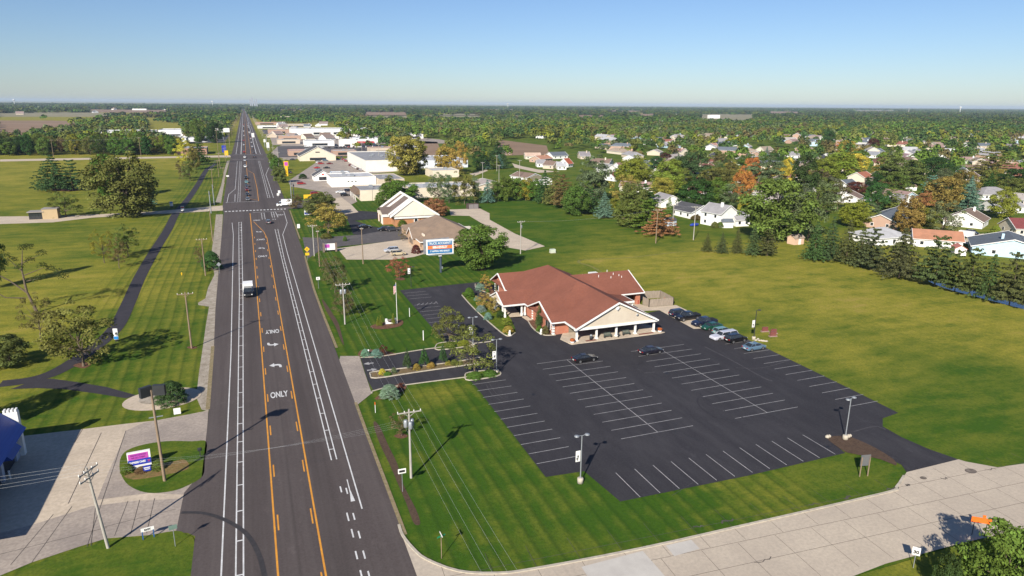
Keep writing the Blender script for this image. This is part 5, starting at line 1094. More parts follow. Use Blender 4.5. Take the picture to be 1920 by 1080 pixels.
upole('p5', 'leaning pale utility pole with two crossarms above the concrete drive', (203, 1028), 9.6, R_(62), GREYP, 2, 2.6, 0, lean=(-.5, .5))
upole('p6', 'brown utility pole beside the dark roadside shrub', (385.5, 517), 10.2, 0, WOODP, 1, 2.6)
upole('p9', 'grey pole with crossarm at the lawn corner near the bank', (589.5, 480), 9.6, 0, GREYP, 1, 2.6, 0)
upole('p8', 'red-brown pole on the near edge of the pale office lot', (681, 495), 10.6, 0, WOODP, 1, .9)
upole('p9b', 'plain brown pole next to the crossarm pole near the yellow warning sign', (599.5, 500), 10.4, 0, WOODP, 1, .7)
upole('p10', 'grey pole with transformer at the tip of the pale rear lot', (976, 476), 10.4, R_(10), GREYP, 1, 2.6, 1)
upole('p11', 'orange-brown pole at the left of the three field poles', (1229.5, 456), 11.5, R_(-30), WOODP, 1, 2.8)
upole('p12', 'pale pole in the middle of the three field poles', (1260, 438), 10.8, R_(-30), GREYP, 1, 2.8)
upole('p13', 'pale pole at the right of the three field poles', (1300, 450), 11.8, R_(-30), GREYP, 1, 2.8)
for k, (b, ty, lab) in enumerate([((905, 333), 304, 'leftmost pole on the green bank behind the stores'), ((931.5, 321), 291, 'tall pole on the green bank behind the stores'), ((935.6, 344), 309, 'nearest pole on the green bank behind the stores'), ((974, 340), 300, 'thin pole in front of the long brown ranch'),
        ((101, 297), 262, 'left of two poles in front of the left woods'), ((265, 296), 258, 'right of two poles in front of the left woods'), ((411, 303), 244, 'tall brown pole by the far end of the footpath'), ((421, 345), 314, 'short brown pole by the gravel beyond the crossroads'),
        ((711, 310), 270, 'pole left of the tall white box store'), ((679, 290), 266, 'thin pole behind the plaza cars'), ((399, 452), 393, 'thin brown pole on the verge just before the crossroads')]):
    upole('q%d' % k, lab, b, height_at(b[0], b[1], ty), 0, WOODP if k in (6, 7, 4, 5, 10) else GREYP, 1, 2.4 if k != 10 else .6)
k = 0
for y in range(400, 2050, 62):
    for s in (-1, 1):
        if y < 460 and s > 0: continue
        upole('r%d' % k, 'distant brown pole along the %s side of the far highway' % ('left' if s < 0 else 'right'), None, 10.5, 0, WOODP if s < 0 else GREYP, 1, 2.4, 0, 'poles along the far highway', (s*19+(k % 3), y)); k += 1
A = ATT
wl = 'thin power line running beside the highway over the lawn'; gw = 'power lines over the lawn'
span('p1', 'p2', wl, gw, .9); span('p0', 'p1', 'thin power line from the near pole out of frame', 'power lines at the bottom edge', .8); span('p2', 'p9', 'thin power line from the lawn pole to the bank corner', 'power lines to the bank corner', .9)
p5 = A['p5'][:4]; p1b = [(x-.3, y, z-1.2) for x, y, z in A['p1']]; span([p1b[0], p1b[0], p1b[1], p1b[1]] and [(p1b[0][0], p1b[0][1]-.1*i, p1b[0][2]-.25*i) for i in range(4)], p5, 'thin power line crossing the near highway', 'power lines across the highway', .7, 4, .005)
span(p5, [(x-34, y+4+.5*i, z-.8) for i, (x, y, z) in enumerate(p5)], 'thin power line from leaning pole towards blue garage', 'power lines at the blue garage', .6)
span('p10', 'p11', 'thin power line across the far lawn', 'power lines across the far lawn', 1.2, 2); span('p11', 'p13', 'thin power line between the field poles', 'power lines between the field poles', .4, 3); span('p12', 'p13', 'thin power line between the rear field poles', 'power lines between rear field poles', .4, 3)
span('q4', 'q5', 'thin power line in front of the left woods', 'power lines by the left woods', 1.0, 3); span('q0', 'q2', 'thin power line on the green bank', 'power lines on the green bank', .5, 2)
for i in range(0, 22, 2): span('r%d' % (i+1) if i > 1 else 'r0', 'r%d' % (i+3) if i > 1 else 'r1', 'thin power line along the far highway', 'far highway power lines', .8, 2, .03)
# tall pole with floodlight box
x, y = G(309, 902); t = thing('floodlight_pole', 'tall brown pole with two dark floodlight boxes beside the purple sign', 'light pole', (x, y, 0), .1)
mb = MB(); mb.tube((0, 0, 0), (-.12, 0, 12.1), .19, .13, 10); mb.build('pole', WOODP, t)
for sx, rz in ((-.7, .5), (.75, -.35)): mb = MB(); mb.box((0, 0, 0), (1.35, .5, 1.25), 0); mb.build('floodlight_box', DARKM, t, (sx, -.1, 12.0), rz)
mb = MB(); mb.box((0, 0, 8.6), (1.5, .1, .1)); mb.build('step_bracket', STEEL, t)
def lamp(px, py, h, label, heads=2, col=STEEL, banner=0, base=True, rz=0, grp='parking lot lamps'):
    x, y = G(px, py); t = thing('lot_lamp', label, 'lamp post', (x, y, 0), rz, grp)
    if base: mb = MB(); mb.lathe([(0, 0), (.38, 0), (.38, .62), (.33, .68), (0, .68)], 16); mb.build('concrete_footing', KERB, t)
    mb = MB(); mb.tube((0, 0, .05 if not base else .6), (0, 0, h), .085, .065, 8); mb.build('post', col, t)
    for s in ((-1, 1) if heads == 2 else (1,)):
        mb = MB(); mb.tube((0, 0, h-.05), (s*.45, 0, h+.05), .035, n=6); mb.lathe([(0, -.05), (.32, -.05), (.3, .05), (.12, .12), (0, .13)], 14); n0 = len(mb.v)-5*14
        mb.v[n0:] = [(a+s*.7, b, c+h+.02) for a, b, c in mb.v[n0:]]; mb.build('lamp_head', col, t)
    if banner:
        mb = MB(); mb.tube((0, 0, banner+.75), (-.78, 0, banner+.75), .02, n=5); mb.tube((0, 0, banner-.75), (-.78, 0, banner-.75), .02, n=5); mb.build('banner_arm', DARKM, t)
        mb = MB(); mb.box((-.44, 0, banner), (.62, .02, 1.48)); bn = mb.build('banner', WHITE, t)
        mb = MB(); rr = random.Random(int(px)); 
        for i in range(3): mb.box((-.44+rr.uniform(-.12, .12), -.015, banner+rr.uniform(-.6, .5)), (rr.uniform(.12, .3), .01, rr.uniform(.1, .3)), 0)
        mb.build('banner_print', M('banner_black', (.03, .03, .035), None, 2, .8), bn)
    return t
lamp(1088, 905, 6.4, 'twin lamp with white banner on concrete footing at the lot corner', banner=3.7); lamp(1584.5, 824, 6.2, 'twin lamp on concrete footing in the dark mulch tongue', rz=.2)
lamp(1413, 637, 6.1, 'dark lamp with white banner at the field edge of the lot', 1, DARKM, 3.4, True); lamp(887, 651, 6.0, 'lamp with white banner behind the small island tree', 2, STEEL, 3.4, True)
lamp(931, 700, 6.2, 'lamp with white banner inside the brownish island tree', 2, STEEL, 3.4); lamp(771, 538, 5.2, 'dark lamp with white banner at the far lawn corner of the lot', 1, DARKM, 4.2, False)
lamp(789, 441, 6.0, 'dark lamp between bank and brown-roofed office', 1, DARKM, 0, False); lamp(699, 378, 6.0, 'dark lamp beside the cream shop', 1, DARKM, 0, False); lamp(782, 380, 6.0, 'grey lamp behind the gabled bank', 1, STEEL, 0, False); lamp(1464-540, 365, 6, 'dark lamp at the far side of the rear lot', 1, DARKM, 0, True)
# crossroads signal masts
for px, py, ty, lab in ((396, 400, 358, 'tall grey signal mast at the near left crossroads corner'), (402, 385, 346, 'tall grey signal mast at the far left crossroads corner'), (547, 377, 340, 'tall grey mast at the far right crossroads corner'), (551.5, 376, 343, 'second grey mast at the far right crossroads corner'), (501, 280, 258, 'white mast at the far crossroads')):
    x, y = G(px, py); h = height_at(px, py, ty); t = thing('signal_mast', lab, 'mast', (x, y, 0), 0, 'signal masts'); mb = MB(); mb.tube((0, 0, 0), (0, 0, h), .22, .16, 10); mb.build('mast', STEEL, t); mb = MB(); mb.box((.3, 0, h-1.2), (.35, .3, .9)); mb.build('signal_box', DARKM, t)
# flagpole
x, y = G(745, 607); t = thing('flagpole', 'white flagpole with limp red-white-blue flag beside the lot', 'flagpole', (x, y, 0)); mb = MB(); mb.tube((0, 0, 0), (0, 0, 9.0), .07, .045, 8); mb.build('pole', WHITE, t)
mb = MB(); mb.blob((0, 0, 9.08), (.1, .1, .1), 1, 1, 0); mb.build('finial', M('gold_ball', (.5, .35, .08), None, 1, .3, metal=.8), t)
def flagmat():
    m, nt, b = nmat('flag_cloth'); tc = nt.nodes.new('ShaderNodeTexCoord'); sp = nt.nodes.new('ShaderNodeSeparateXYZ'); nt.links.new(tc.outputs['Object'], sp.inputs[0])
    s = math_(nt, 'GREATER_THAN', math_(nt, 'SINE', math_(nt, 'MULTIPLY', math_(nt, 'ADD', sp.outputs[0], math_(nt, 'MULTIPLY', sp.outputs[2], .45)), 42)), 0)
    c = mix_(nt, (.75, .73, .70), (.45, .03, .04), s); c = mix_(nt, c, (.03, .04, .16), math_(nt, 'GREATER_THAN', sp.outputs[2], 8.25)); nt.links.new(c, b.inputs['Base Color']); return m
mb = MB()
P_ = [(0, 0), (-.12, .1), (-.2, -.06), (-.33, .08), (-.4, -.05), (-.52, .05)]
for k in range(6):
    z0, z1 = 8.8-k*.3, 8.5-k*.3
    for i in range(5):
        (a, b), (c, d) = P_[i], P_[i+1]; sl_ = lambda u, z: z+u*(1.1)
        mb.face([(a, b, sl_(a, z1)), (c, d, sl_(c, z1)), (c, d, sl_(c, z0)), (a, b, sl_(a, z0))])
mb.build('flag', flagmat(), t)
# ---------------------------------------------------------------- signs
BLUEP = M('billboard_blue', (.012, .13, .30), (.014, .15, .34), .5, .6); ORGP = M('billboard_orange', (.80, .20, .06), None, .5, .6); PURP = M('purple_panel', (.42, .06, .42), (.48, .08, .36), .5, .5); DKP = M('sign_dark_text', (.08, .02, .10), None, 1, .6)
SBLUE = M('sign_blue', (.02, .04, .38), None, 1, .5); BLKT = M('black_lettering', (.02, .02, .02), None, 1, .6); YELS = M('warning_yellow', (.80, .48, .02), None, 1, .5); GRNS = M('street_green', (.01, .22, .10), None, 1, .5); ORS = M('work_orange', (.9, .16, .02), None, 1, .5)
t = thing('billboard', 'large blue and orange lawyer billboard on one dark column', 'billboard', (47.0, 178.0, 0))
mb = MB(); mb.tube((0, 0, 0), (0, 0, 6.6), .34, n=14); mb.build('column', M('dark_blue_steel', (.05, .07, .09), None, 1, .5), t)
bd = thing('x', None, None); D.objects.remove(bd)
mb = MB(); mb.box((0, 0, 7.35), (7.5, .35, 4.1)); b1 = mb.build('front_board', WHITE, t, (-.3, -.55, 0), R_(-3))
mb = MB(); mb.box((0, -.19, 8.35), (6.8, .03, 1.15)); mb.box((0, -.19, 6.2), (6.8, .03, 1.2)); mb.build('blue_band', BLUEP, b1); mb = MB(); mb.box((0, -.19, 7.28), (6.8, .03, .98)); mb.build('orange_band', ORGP, b1)
text('TRUCK ACCIDENT?', .92, WHITE, b1, (0, -.215, 8.35), name='lettering', sx=.78, bold=.012); text('888-HENSLEY', .86, WHITE, b1, (0, -.215, 7.28), sx=.8, bold=.03); text('IT HAPPENS. HIRE HENSLEY.', .62, WHITE, b1, (0, -.215, 6.2), sx=.72, bold=.014)
mb = MB(); mb.box((0, 0, 7.4), (7.5, .3, 4.0)); mb.build('rear_board', M('board_back', (.3, .31, .33), (.2, .2, .22), 1, .6), t, (-.9, .9, 0), R_(8))
mb = MB(); mb.box((0, -.7, 5.15), (7.2, .5, .06)); mb.box((0, -.9, 5.5), (7.2, .04, .04)); mb.build('catwalk', STEEL, t)
mb = MB(); mb.box((-.35, -.8, 4.85), (.9, .05, .22)); mb.build('name_strip', WHITE, t); mb = MB(); mb.box((.3, -.2, 1.4), (.3, .3, .7)); mb.build('meter_box', STEEL, t)
def sign_on_post(name, label, px, py, h, w_, hh, mat, txt=None, tm=BLKT, rz=0, post=STEEL, diamond=False, ts=None, cat='sign', world=None, pr=.04):
    x, y = world or G(px, py); t = thing(name, label, cat, (x, y, 0), rz); mb = MB(); mb.tube((0, 0, 0), (0, 0, h), pr, n=6); mb.build('post', post, t)
    mb = MB(); mb.box((0, 0, 0), (w_, .03, hh)); o = mb.build('panel', mat, t, (0, -.06, h-hh/2 if not diamond else h-hh*.6))
    if diamond: o.rotation_euler = (0, math.pi/4, 0)
    if txt: text(txt, ts or hh*.6, tm, t, (0, -.085, h-hh/2 if not diamond else h-hh*.6), name='lettering', bold=.01)
    return t
t = sign_on_post('road_sign', 'small white and black sign on a thin post over the soil strip', 755, 922, 3.1, .95, .62, WHITE); mb = MB(); mb.box((0, -.09, 2.79), (.7, .02, .28)); mb.build('sign_print', BLKT, t)
sign_on_post('road_sign', 'white sign seen on the verge left of the mown lawn', 597.5, 541, 3.0, .9, .75, WHITE, 'R', ts=.5)
sign_on_post('road_sign', 'white diamond sign back beside the dark roadside shrub', 412, 513, 3.1, .85, .85, STEEL, diamond=True)
t = sign_on_post('warning_sign', 'yellow diamond and square warning sign at the drive corner', 577, 488, 4.0, 1.1, 1.1, YELS, '+', diamond=True, ts=1.0); mb = MB(); mb.box((0, -.06, 1.9), (1.1, .03, .8)); mb.build('lower_panel', YELS, t)
t = sign_on_post('street_name_sign', 'green street name sign on brown post at the road corner', 828, 1047, 2.7, .1, .1, STEEL, post=WOODP)
for rz, z, s in ((.3, 2.62, 'MAIN ST'), (1.6, 2.82, '')): mb = MB(); mb.box((0, 0, 0), (.95, .02, .19)); mb.build('name_plate', GRNS if z < 2.7 else WHITE, t, (0, 0, z), rz)
sign_on_post('route_sign', 'green and grey sign back near the blue legged sign', 329, 1025, 2.6, .8, .5, M('grey_green_sign', (.16, .24, .20), None, 1, .6), rz=.2)
t = sign_on_post('speed_sign', 'white speed limit sign by the near edge of the side road', 1712, 1066, 2.5, .72, .9, WHITE, None, rz=R_(-48)); text('30', .5, BLKT, t, (0, -.085, 1.95), bold=.02, name='lettering')
x, y = G(1834, 1006); t = thing('work_sign', 'bright orange road work sign on two legs behind the big bush', 'sign', (x, y, 0), R_(-38))
mb = MB(); mb.box((0, 0, 2.0), (1.9, .05, .62)); mb.build('panel', ORS, t)
for s in (-.6, .6): mb = MB(); mb.tube((s, .05, 0), (s, .05, 1.7), .04, n=6); mb.build('leg', DARKM, t)
mb = MB(); mb.box((.2, 0, 2.5), (.3, .06, .3)); mb.build('flag_marker', ORS, t)
x, y = G(1619, 893); t = thing('two_post_sign', 'tall dark backed sign on two wooden posts on the near lawn', 'sign', (x, y, 0), R_(-12))
for s in (-.55, .55): mb = MB(); mb.box((s, 0, 1.35), (.1, .1, 2.7)); mb.build('post', WOODP, t)
mb = MB(); mb.box((0, .08, 2.2), (1.3, .05, 1.5)); mb.build('panel', M('slate_panel', (.10, .11, .12), (.14, .13, .12), 1, .7), t)
x, y = G(279, 1010); t = thing('exit_sign', 'low white EXIT board on two blue legs beside the drive', 'sign', (x, y, 0), R_(8)); mb = MB(); mb.box((0, 0, 1.15), (1.25, .08, .42)); mb.build('panel', WHITE, t)
for s in (-.52, .52): mb = MB(); mb.box((s, 0, .5), (.1, .1, 1.0)); mb.build('leg', M('blue_leg', (.02, .10, .28), None, 1, .5), t)
text('EXIT', .3, BLKT, t, (0, -.06, 1.15), name='lettering', bold=.01)
x, y = G(333, 778); t = thing('yard_sign', 'plain white A-board sign near the yew hedge', 'sign', (x, y, 0), .05); mb = MB(); mb.box((0, 0, .62), (.95, .06, .95)); mb.build('panel', WHITE, t)
for s in (-.4, .4): mb = MB(); mb.box((s, .12, .4), (.05, .05, .8)); mb.build('leg', STEEL, t)
x, y = G(376, 857); t = thing('mailbox', 'black mailbox on a post at the grass island edge', 'mailbox', (x, y, 0), .1); mb = MB(); mb.box((0, 0, .5), (.12, .12, 1.0)); mb.build('post', DARKM, t); mb = MB(); mb.box((0, 0, 1.1), (.5, .3, .28)); mb.tube((-.25, 0, 1.22), (.25, 0, 1.22), .15, n=10); mb.build('box', DARKM, t)
# purple and blue service sign
x, y = G(264, 880); t = thing('service_sign', 'monument sign with purple screen over a blue band beside hedges', 'sign', (x, y, 0), R_(6))
mb = MB(); mb.box((0, .1, 1.85), (3.5, .55, 2.5)); mb.box((0, .1, .35), (2.9, .4, .7)); mb.build('cabinet', WHITE, t); mb = MB(); mb.box((-.1, -.19, 2.42), (3.0, .04, 1.0)); mb.build('purple_screen', PURP, t)
mb = MB(); mb.box((0, -.19, 1.42), (3.44, .04, .95)); mb.build('blue_panel', SBLUE, t); text('TIRE ROTATIONS', .36, DKP, t, (-.1, -.22, 2.62), sx=.85); text('WE DO THEM!', .36, DKP, t, (-.1, -.22, 2.2), sx=.9); text('EXPRESS CARE', .44, WHITE, t, (-.3, -.22, 1.42), sx=.85, bold=.02)
mb = MB(); mb.box((1.4, -.21, 1.5), (.4, .03, .1)); mb.box((1.4, -.21, 1.3), (.3, .03, .1)); mb.build('emblem', M('red_emblem2', (.5, .05, .08), None, 1, .5), t)
t.scale = (.74, .74, .8)
x, y = G(277, 886); t2 = thing('small_sign', 'small blue and white sign in front of the purple screened one', 'sign', (x, y, 0), R_(10)); mb = MB(); mb.box((0, 0, .62), (.85, .08, .75)); mb.build('panel', SBLUE, t2); mb = MB(); mb.box((0, -.05, .72), (.7, .02, .14)); mb.box((0, -.05, .5), (.6, .02, .1)); mb.build('sign_print', WHITE, t2); mb = MB(); mb.box((0, .06, .15), (.5, .06, .3)); mb.build('leg', DARKM, t2)
# other signs
x, y = G(733, 607); t = thing('hall_sign', 'low white monument sign between golden arborvitae by the flagpole', 'sign', (x, y, 0), -.1); mb = MB(); mb.box((0, 0, .45), (2.4, .5, .9)); mb.box((-.95, 0, 1.0), (.45, .5, .3)); mb.box((.95, 0, 1.0), (.45, .5, .3)); mb.build('stone_base', WHITE, t); mb = MB(); mb.lathe([(0, 0), (.7, 0), (.7, .1), (0, .1)], 16); mb.v = [(a, -c-.26, b*.5+.8) for a, b, c in mb.v]; mb.build('oval_plaque', M('plaque_dark', (.06, .05, .05), (.15, .12, .1), 2, .5), t)
x, y = G(619, 472); t = thing('office_sign', 'brick pillared sign with purple and white panel by the office drive', 'sign', (x, y, 0), -.05); mb = MB(); mb.box((0, 0, 1.6), (3.1, .4, 2.0)); mb.build('cabinet', WHITE, t)
mb = MB(); mb.box((-.75, -.22, 1.9), (1.4, .04, 1.1)); mb.build('purple_panel', PURP, t)
for s in (-1.85, 1.85): mb = MB(); mb.box((s, 0, 1.4), (.6, .7, 2.8)); mb.build('pillar', M('taupe_pillar', (.2, .15, .12), (.15, .11, .09), 2, .9), t)
x, y = G(578, 404); t = thing('low_sign', 'white and blue low sign in front of the yellow-brown street trees', 'sign', (x, y, 0)); mb = MB(); mb.box((0, 0, 1.3), (3.0, .4, 2.0)); mb.build('panel', WHITE, t); mb = MB(); mb.box((0, -.22, 1.0), (2.8, .04, .9)); mb.build('blue_band', SBLUE, t)
x, y = G(560, 429); t = thing('small_sign', 'small white sign on the lawn by the bank drive', 'sign', (x, y, 0)); mb = MB(); mb.box((0, 0, 1.0), (1.0, .2, 1.5)); mb.build('panel', WHITE, t)
x, y = G(577, 374); t = thing('rental_sign', 'yellow rental board on the plaza verge beside a red car', 'sign', (x, y, 0)); mb = MB(); mb.box((0, 0, 1.4), (3.6, .5, 1.9)); mb.build('panel', YELS, t); mb = MB(); mb.box((0, 0, .2), (2.6, .3, .4)); mb.build('base', DARKM, t)
x, y = G(538, 330); t = thing('pylon_sign', 'tall yellow pylon sign with purple square above the plaza', 'sign', (x, y, 0)); mb = MB(); mb.box((0, 0, 4.6), (1.6, .6, 9.2)); mb.build('pylon', YELS, t); mb = MB(); mb.box((0, -.33, 7.6), (2.0, .1, 2.2)); mb.build('purple_panel', PURP, t); mb = MB(); mb.box((0, 0, 7.6), (2.8, .5, 3.2)); mb.build('cabinet', YELS, t)
for px, py, lab, w_, h_ in ((524, 366, 'white sign on the verge by the plaza entrance', 1.2, 2.4), (521.5, 369.5, 'smaller white sign by the plaza entrance', 1.0, 1.9), (507.5, 308, 'white sign near the far plaza corner', 1.4, 2.6), (427, 333, 'white cabinet on the gravel beyond the crossroads', 1.6, 1.4), (511, 318, 'blue and white sign below the roadside trees', 1.6, 3.0)):
    x, y = G(px, py); t = thing('small_sign', lab, 'sign', (x, y, 0)); mb = MB(); mb.box((0, 0, h_*.7), (w_, .2, h_*.6)); mb.build('panel', WHITE, t); mb = MB(); mb.box((0, 0, h_*.2), (.2, .15, h_*.4)); mb.build('post', STEEL, t)
for px, py, lab, w_, h_, ph, m_ in ((419, 262, 'far white and red billboard at the left of the highway', 16, 5, 14, WHITE), (503, 283, 'white pylon sign at the far right corner', 2.4, 5, 8, WHITE), (421, 290, 'blue and yellow pylon sign left of the highway', 3.5, 6, 8, SBLUE), (425, 296, 'yellow tipped pylon sign left of the highway', 3, 4, 6, YELS), (475, 262, 'white pylon sign right of the far highway', 3, 5, 8, WHITE), (497, 276, 'small white pylon sign at the far right corner', 2, 3, 8, WHITE)):
    x, y = G(px, py); t = thing('pylon_sign', lab, 'sign', (x, y, 0), 0, 'far pylon signs'); mb = MB(); mb.tube((0, 0, 0), (0, 0, ph-h_/2), .3, n=8); mb.build('column', STEEL, t); mb = MB(); mb.box((0, 0, ph-h_/2), (w_, .5, h_)); mb.build('panel', m_, t)
x, y = G(219, 640); t = thing('info_board', 'tall white and blue information board beside the footpath', 'sign', (x, y, 0), R_(-15)); mb = MB(); mb.box((0, 0, 1.5), (.85, .12, 2.2)); mb.build('panel', WHITE, t); mb = MB(); mb.box((0, -.07, .75), (.8, .02, .6)); mb.build('blue_band', CYAN, t); mb = MB(); mb.box((.1, -.07, 1.6), (.3, .02, .4)); mb.build('dark_print', BLKT, t); mb = MB(); mb.box((0, 0, .2), (.5, .08, .4)); mb.build('stand', DARKM, t)
for px, py, lab in ((322, 389, 'small blue and white board by the park drive'), (343, 398, 'small red and white board by the park drive')):
    x, y = G(px, py); t = thing('small_sign', lab, 'sign', (x, y, 0)); mb = MB(); mb.box((0, 0, 1.6), (1.3, .12, 2.0)); mb.build('panel', WHITE, t); mb = MB(); mb.box((0, -.08, 2.1), (1.2, .03, .6)); mb.build('colour_band', CYAN if px < 330 else M('red_band', (.4, .05, .05)), t); mb = MB(); mb.box((0, 0, .3), (.9, .1, .6)); mb.build('stand', DARKM, t)
for px, py, lab in ((341, 516, 'small yellow hydrant on the mown verge'),):
    x, y = G(px, py); t = thing('hydrant', lab, 'hydrant', (x, y, 0)); mb = MB(); mb.lathe([(0, 0), (.16, 0), (.13, .08), (.12, .5), (.16, .55), (.12, .72), (0, .78)], 12); mb.build('barrel', YELS, t); mb = MB(); mb.tube((-.22, 0, .42), (.22, 0, .42), .06, n=8); mb.build('outlet', YELS, t)
for px, py, ty in ((768, 594, 571), (794, 638, 616)):
    x, y = G(px, py); t = thing('marker_post', 'white marker post at the edge of the side lot', 'post', (x, y, 0), 0, 'white marker posts'); mb = MB(); mb.tube((0, 0, 0), (0, 0, 2.0), .09, n=8); mb.build('post', WHITE, t)
x, y = G(704, 774); t = thing('marker_stake', 'white stake with orange tip on the lawn by the ditch', 'post', (x, y, 0)); mb = MB(); mb.tube((0, 0, 0), (0, 0, 1.3), .045, n=8); mb.build('stake', WHITE, t); mb = MB(); mb.tube((0, 0, 1.3), (0, 0, 1.75), .05, n=8); mb.build('orange_tip', ORS, t)
x, y = G(1036, 478-4); t = thing('transformer_cabinet', 'pale green transformer cabinet on the far lawn', 'cabinet', (x, y, 0)); mb = MB(); mb.box((0, 0, .6), (1.6, 1.2, 1.2)); mb.build('cabinet', METC, t, color=(.5, .55, .45)); mb = MB(); mb.box((0, 0, .08), (1.8, 1.4, .14)); mb.build('base', KERB, t)
x, y = G(886, 391); t = thing('waste_enclosure', 'dark screened waste enclosure at the end of the rear lot', 'enclosure', (x, y, 0)); mb = MB(); mb.box((-2.4, 0, 1.1), (.2, 3, 2.2)); mb.box((2.4, 0, 1.1), (.2, 3, 2.2)); mb.box((0, 1.4, 1.1), (4.6, .2, 2.2)); mb.build('screen_wall', M('dark_screen', (.10, .07, .06), (.06, .045, .04), 2, .9), t); mb = MB(); mb.box((-1.1, -1.5, 1.1), (2.1, .1, 2.0)); mb.box((1.1, -1.5, 1.1), (2.1, .1, 2.0)); mb.build('gate', M('grey_gate', (.2, .18, .18), None, 1, .8), t)
x, y = G(1306-13, 425); 
for px, py, c, rz in ((1302, 424, (.02, .06, .35), .2),):
    x, y = G(px, py); t = thing('covered_boat', 'blue tarpaulin covered boat behind the white house', 'boat', (x, y, 0), rz); mb = MB(); mb.blob((0, 0, .6), (2.6, .9, .6), 7, 2, .08); mb.build('tarpaulin', M('blue_tarp', (.02, .05, .33), (.015, .04, .25), 2, .5), t)
for i, (px, py, lab) in enumerate(((1434, 622, 'leftmost low red-brown granite marker on the grass'), (1450, 626, 'rear red-brown granite marker on the grass'), (1449, 631, 'nearest red-brown granite marker on the grass'))):
    x, y = G(px, py); t = thing('granite_marker', lab, 'gravestone', (x, y, 0), R_(-12), 'granite markers beside the lot'); mb = MB(); mb.box((0, 0, .1), (1.7, .6, .2)); mb.build('base', M('pink_granite', (.30, .20, .17), None, 3, .6), t); mb = MB(); mb.box((0, 0, .62), (1.3, .25, .85), 0, .92); mb.build('headstone', M('red_granite', (.20, .07, .06), (.15, .05, .045), 3, .4), t)
rr = random.Random(2)
for i in range(7):
    x, y = G(1418+i*3.2, 637+rr.uniform(-1, 2)+i*.6); mb = MB(); mb.blob((0, 0, .15), (.28+rr.random()*.2, .25, .2), i, 1, .15); tag(mb.build('edge_rock', KERB, None, (x, y, 0)), 'pale rock heaped at the foot of the dark lamp', 'rock', 'rocks at the lot edge')
for px, py, lab in ((1551, 822, 'pale rock at the left tip of the dark mulch'), (1590, 821, 'pale rocks behind the mulch lamp footing')):
    x, y = G(px, py); mb = MB(); mb.blob((0, 0, .2), (.4, .35, .28), 3, 1, .15); mb.blob((.45, .1, .16), (.3, .28, .22), 4, 1, .15); tag(mb.build('edge_rock', KERB, None, (x, y, .08)), lab, 'rock')
x, y = G(1619, 893)
for pt in CP.values(): drop(pt)
# ---------------------------------------------------------------- foliage (unit trees: width 1, height 1)
def leaf_mesh(name, C, Rc, n, size, seed, flat=0.0, mat=None, tint=None, squash=.8):
    """quads scattered over clumps. C: clump centres (k,3); Rc: clump radii (k,)"""
    r = np.random.RandomState(seed); k = len(C); idx = r.randint(0, k, n) if np.allclose(Rc, Rc[0]) else r.choice(k, n, p=Rc**2/np.sum(Rc**2))
    d = r.normal(size=(n, 3)); d /= np.linalg.norm(d, axis=1)[:, None]; d[:, 2] = np.where(d[:, 2] < -.35, -d[:, 2], d[:, 2])
    rad = Rc[idx]*(.6+.4*r.rand(n)); ctr = C[idx]+d*rad[:, None]*np.array([1, 1, squash])
    nn = d*1.0+r.normal(size=(n, 3))*.45+np.array([0, 0, .35]); nn /= np.linalg.norm(nn, axis=1)[:, None]
    a = np.cross(nn, r.normal(size=(n, 3))); a /= np.linalg.norm(a, axis=1)[:, None]; b = np.cross(nn, a)
    s = (size*(.6+.8*r.rand(n)))[:, None]; b = b*(.55+.4*r.rand(n))[:, None]
    V = np.stack([ctr-a*s, ctr-b*s*.9, ctr+a*s, ctr+b*s*.9], 1).reshape(-1, 3)
    Fq = np.arange(4*n).reshape(n, 4)
    me = D.meshes.new(name); fill(me, V, Fq)
    t0 = (r.rand(k)*.5)[idx]+r.rand(n)*.5 if tint is None else tint[idx]*.7+r.rand(n)*.3
    at = me.attributes.new('tint', 'FLOAT', 'FACE'); at.data.foreach_set('value', t0.astype(np.float32))
    me.materials.append(mat or LEAF); return me
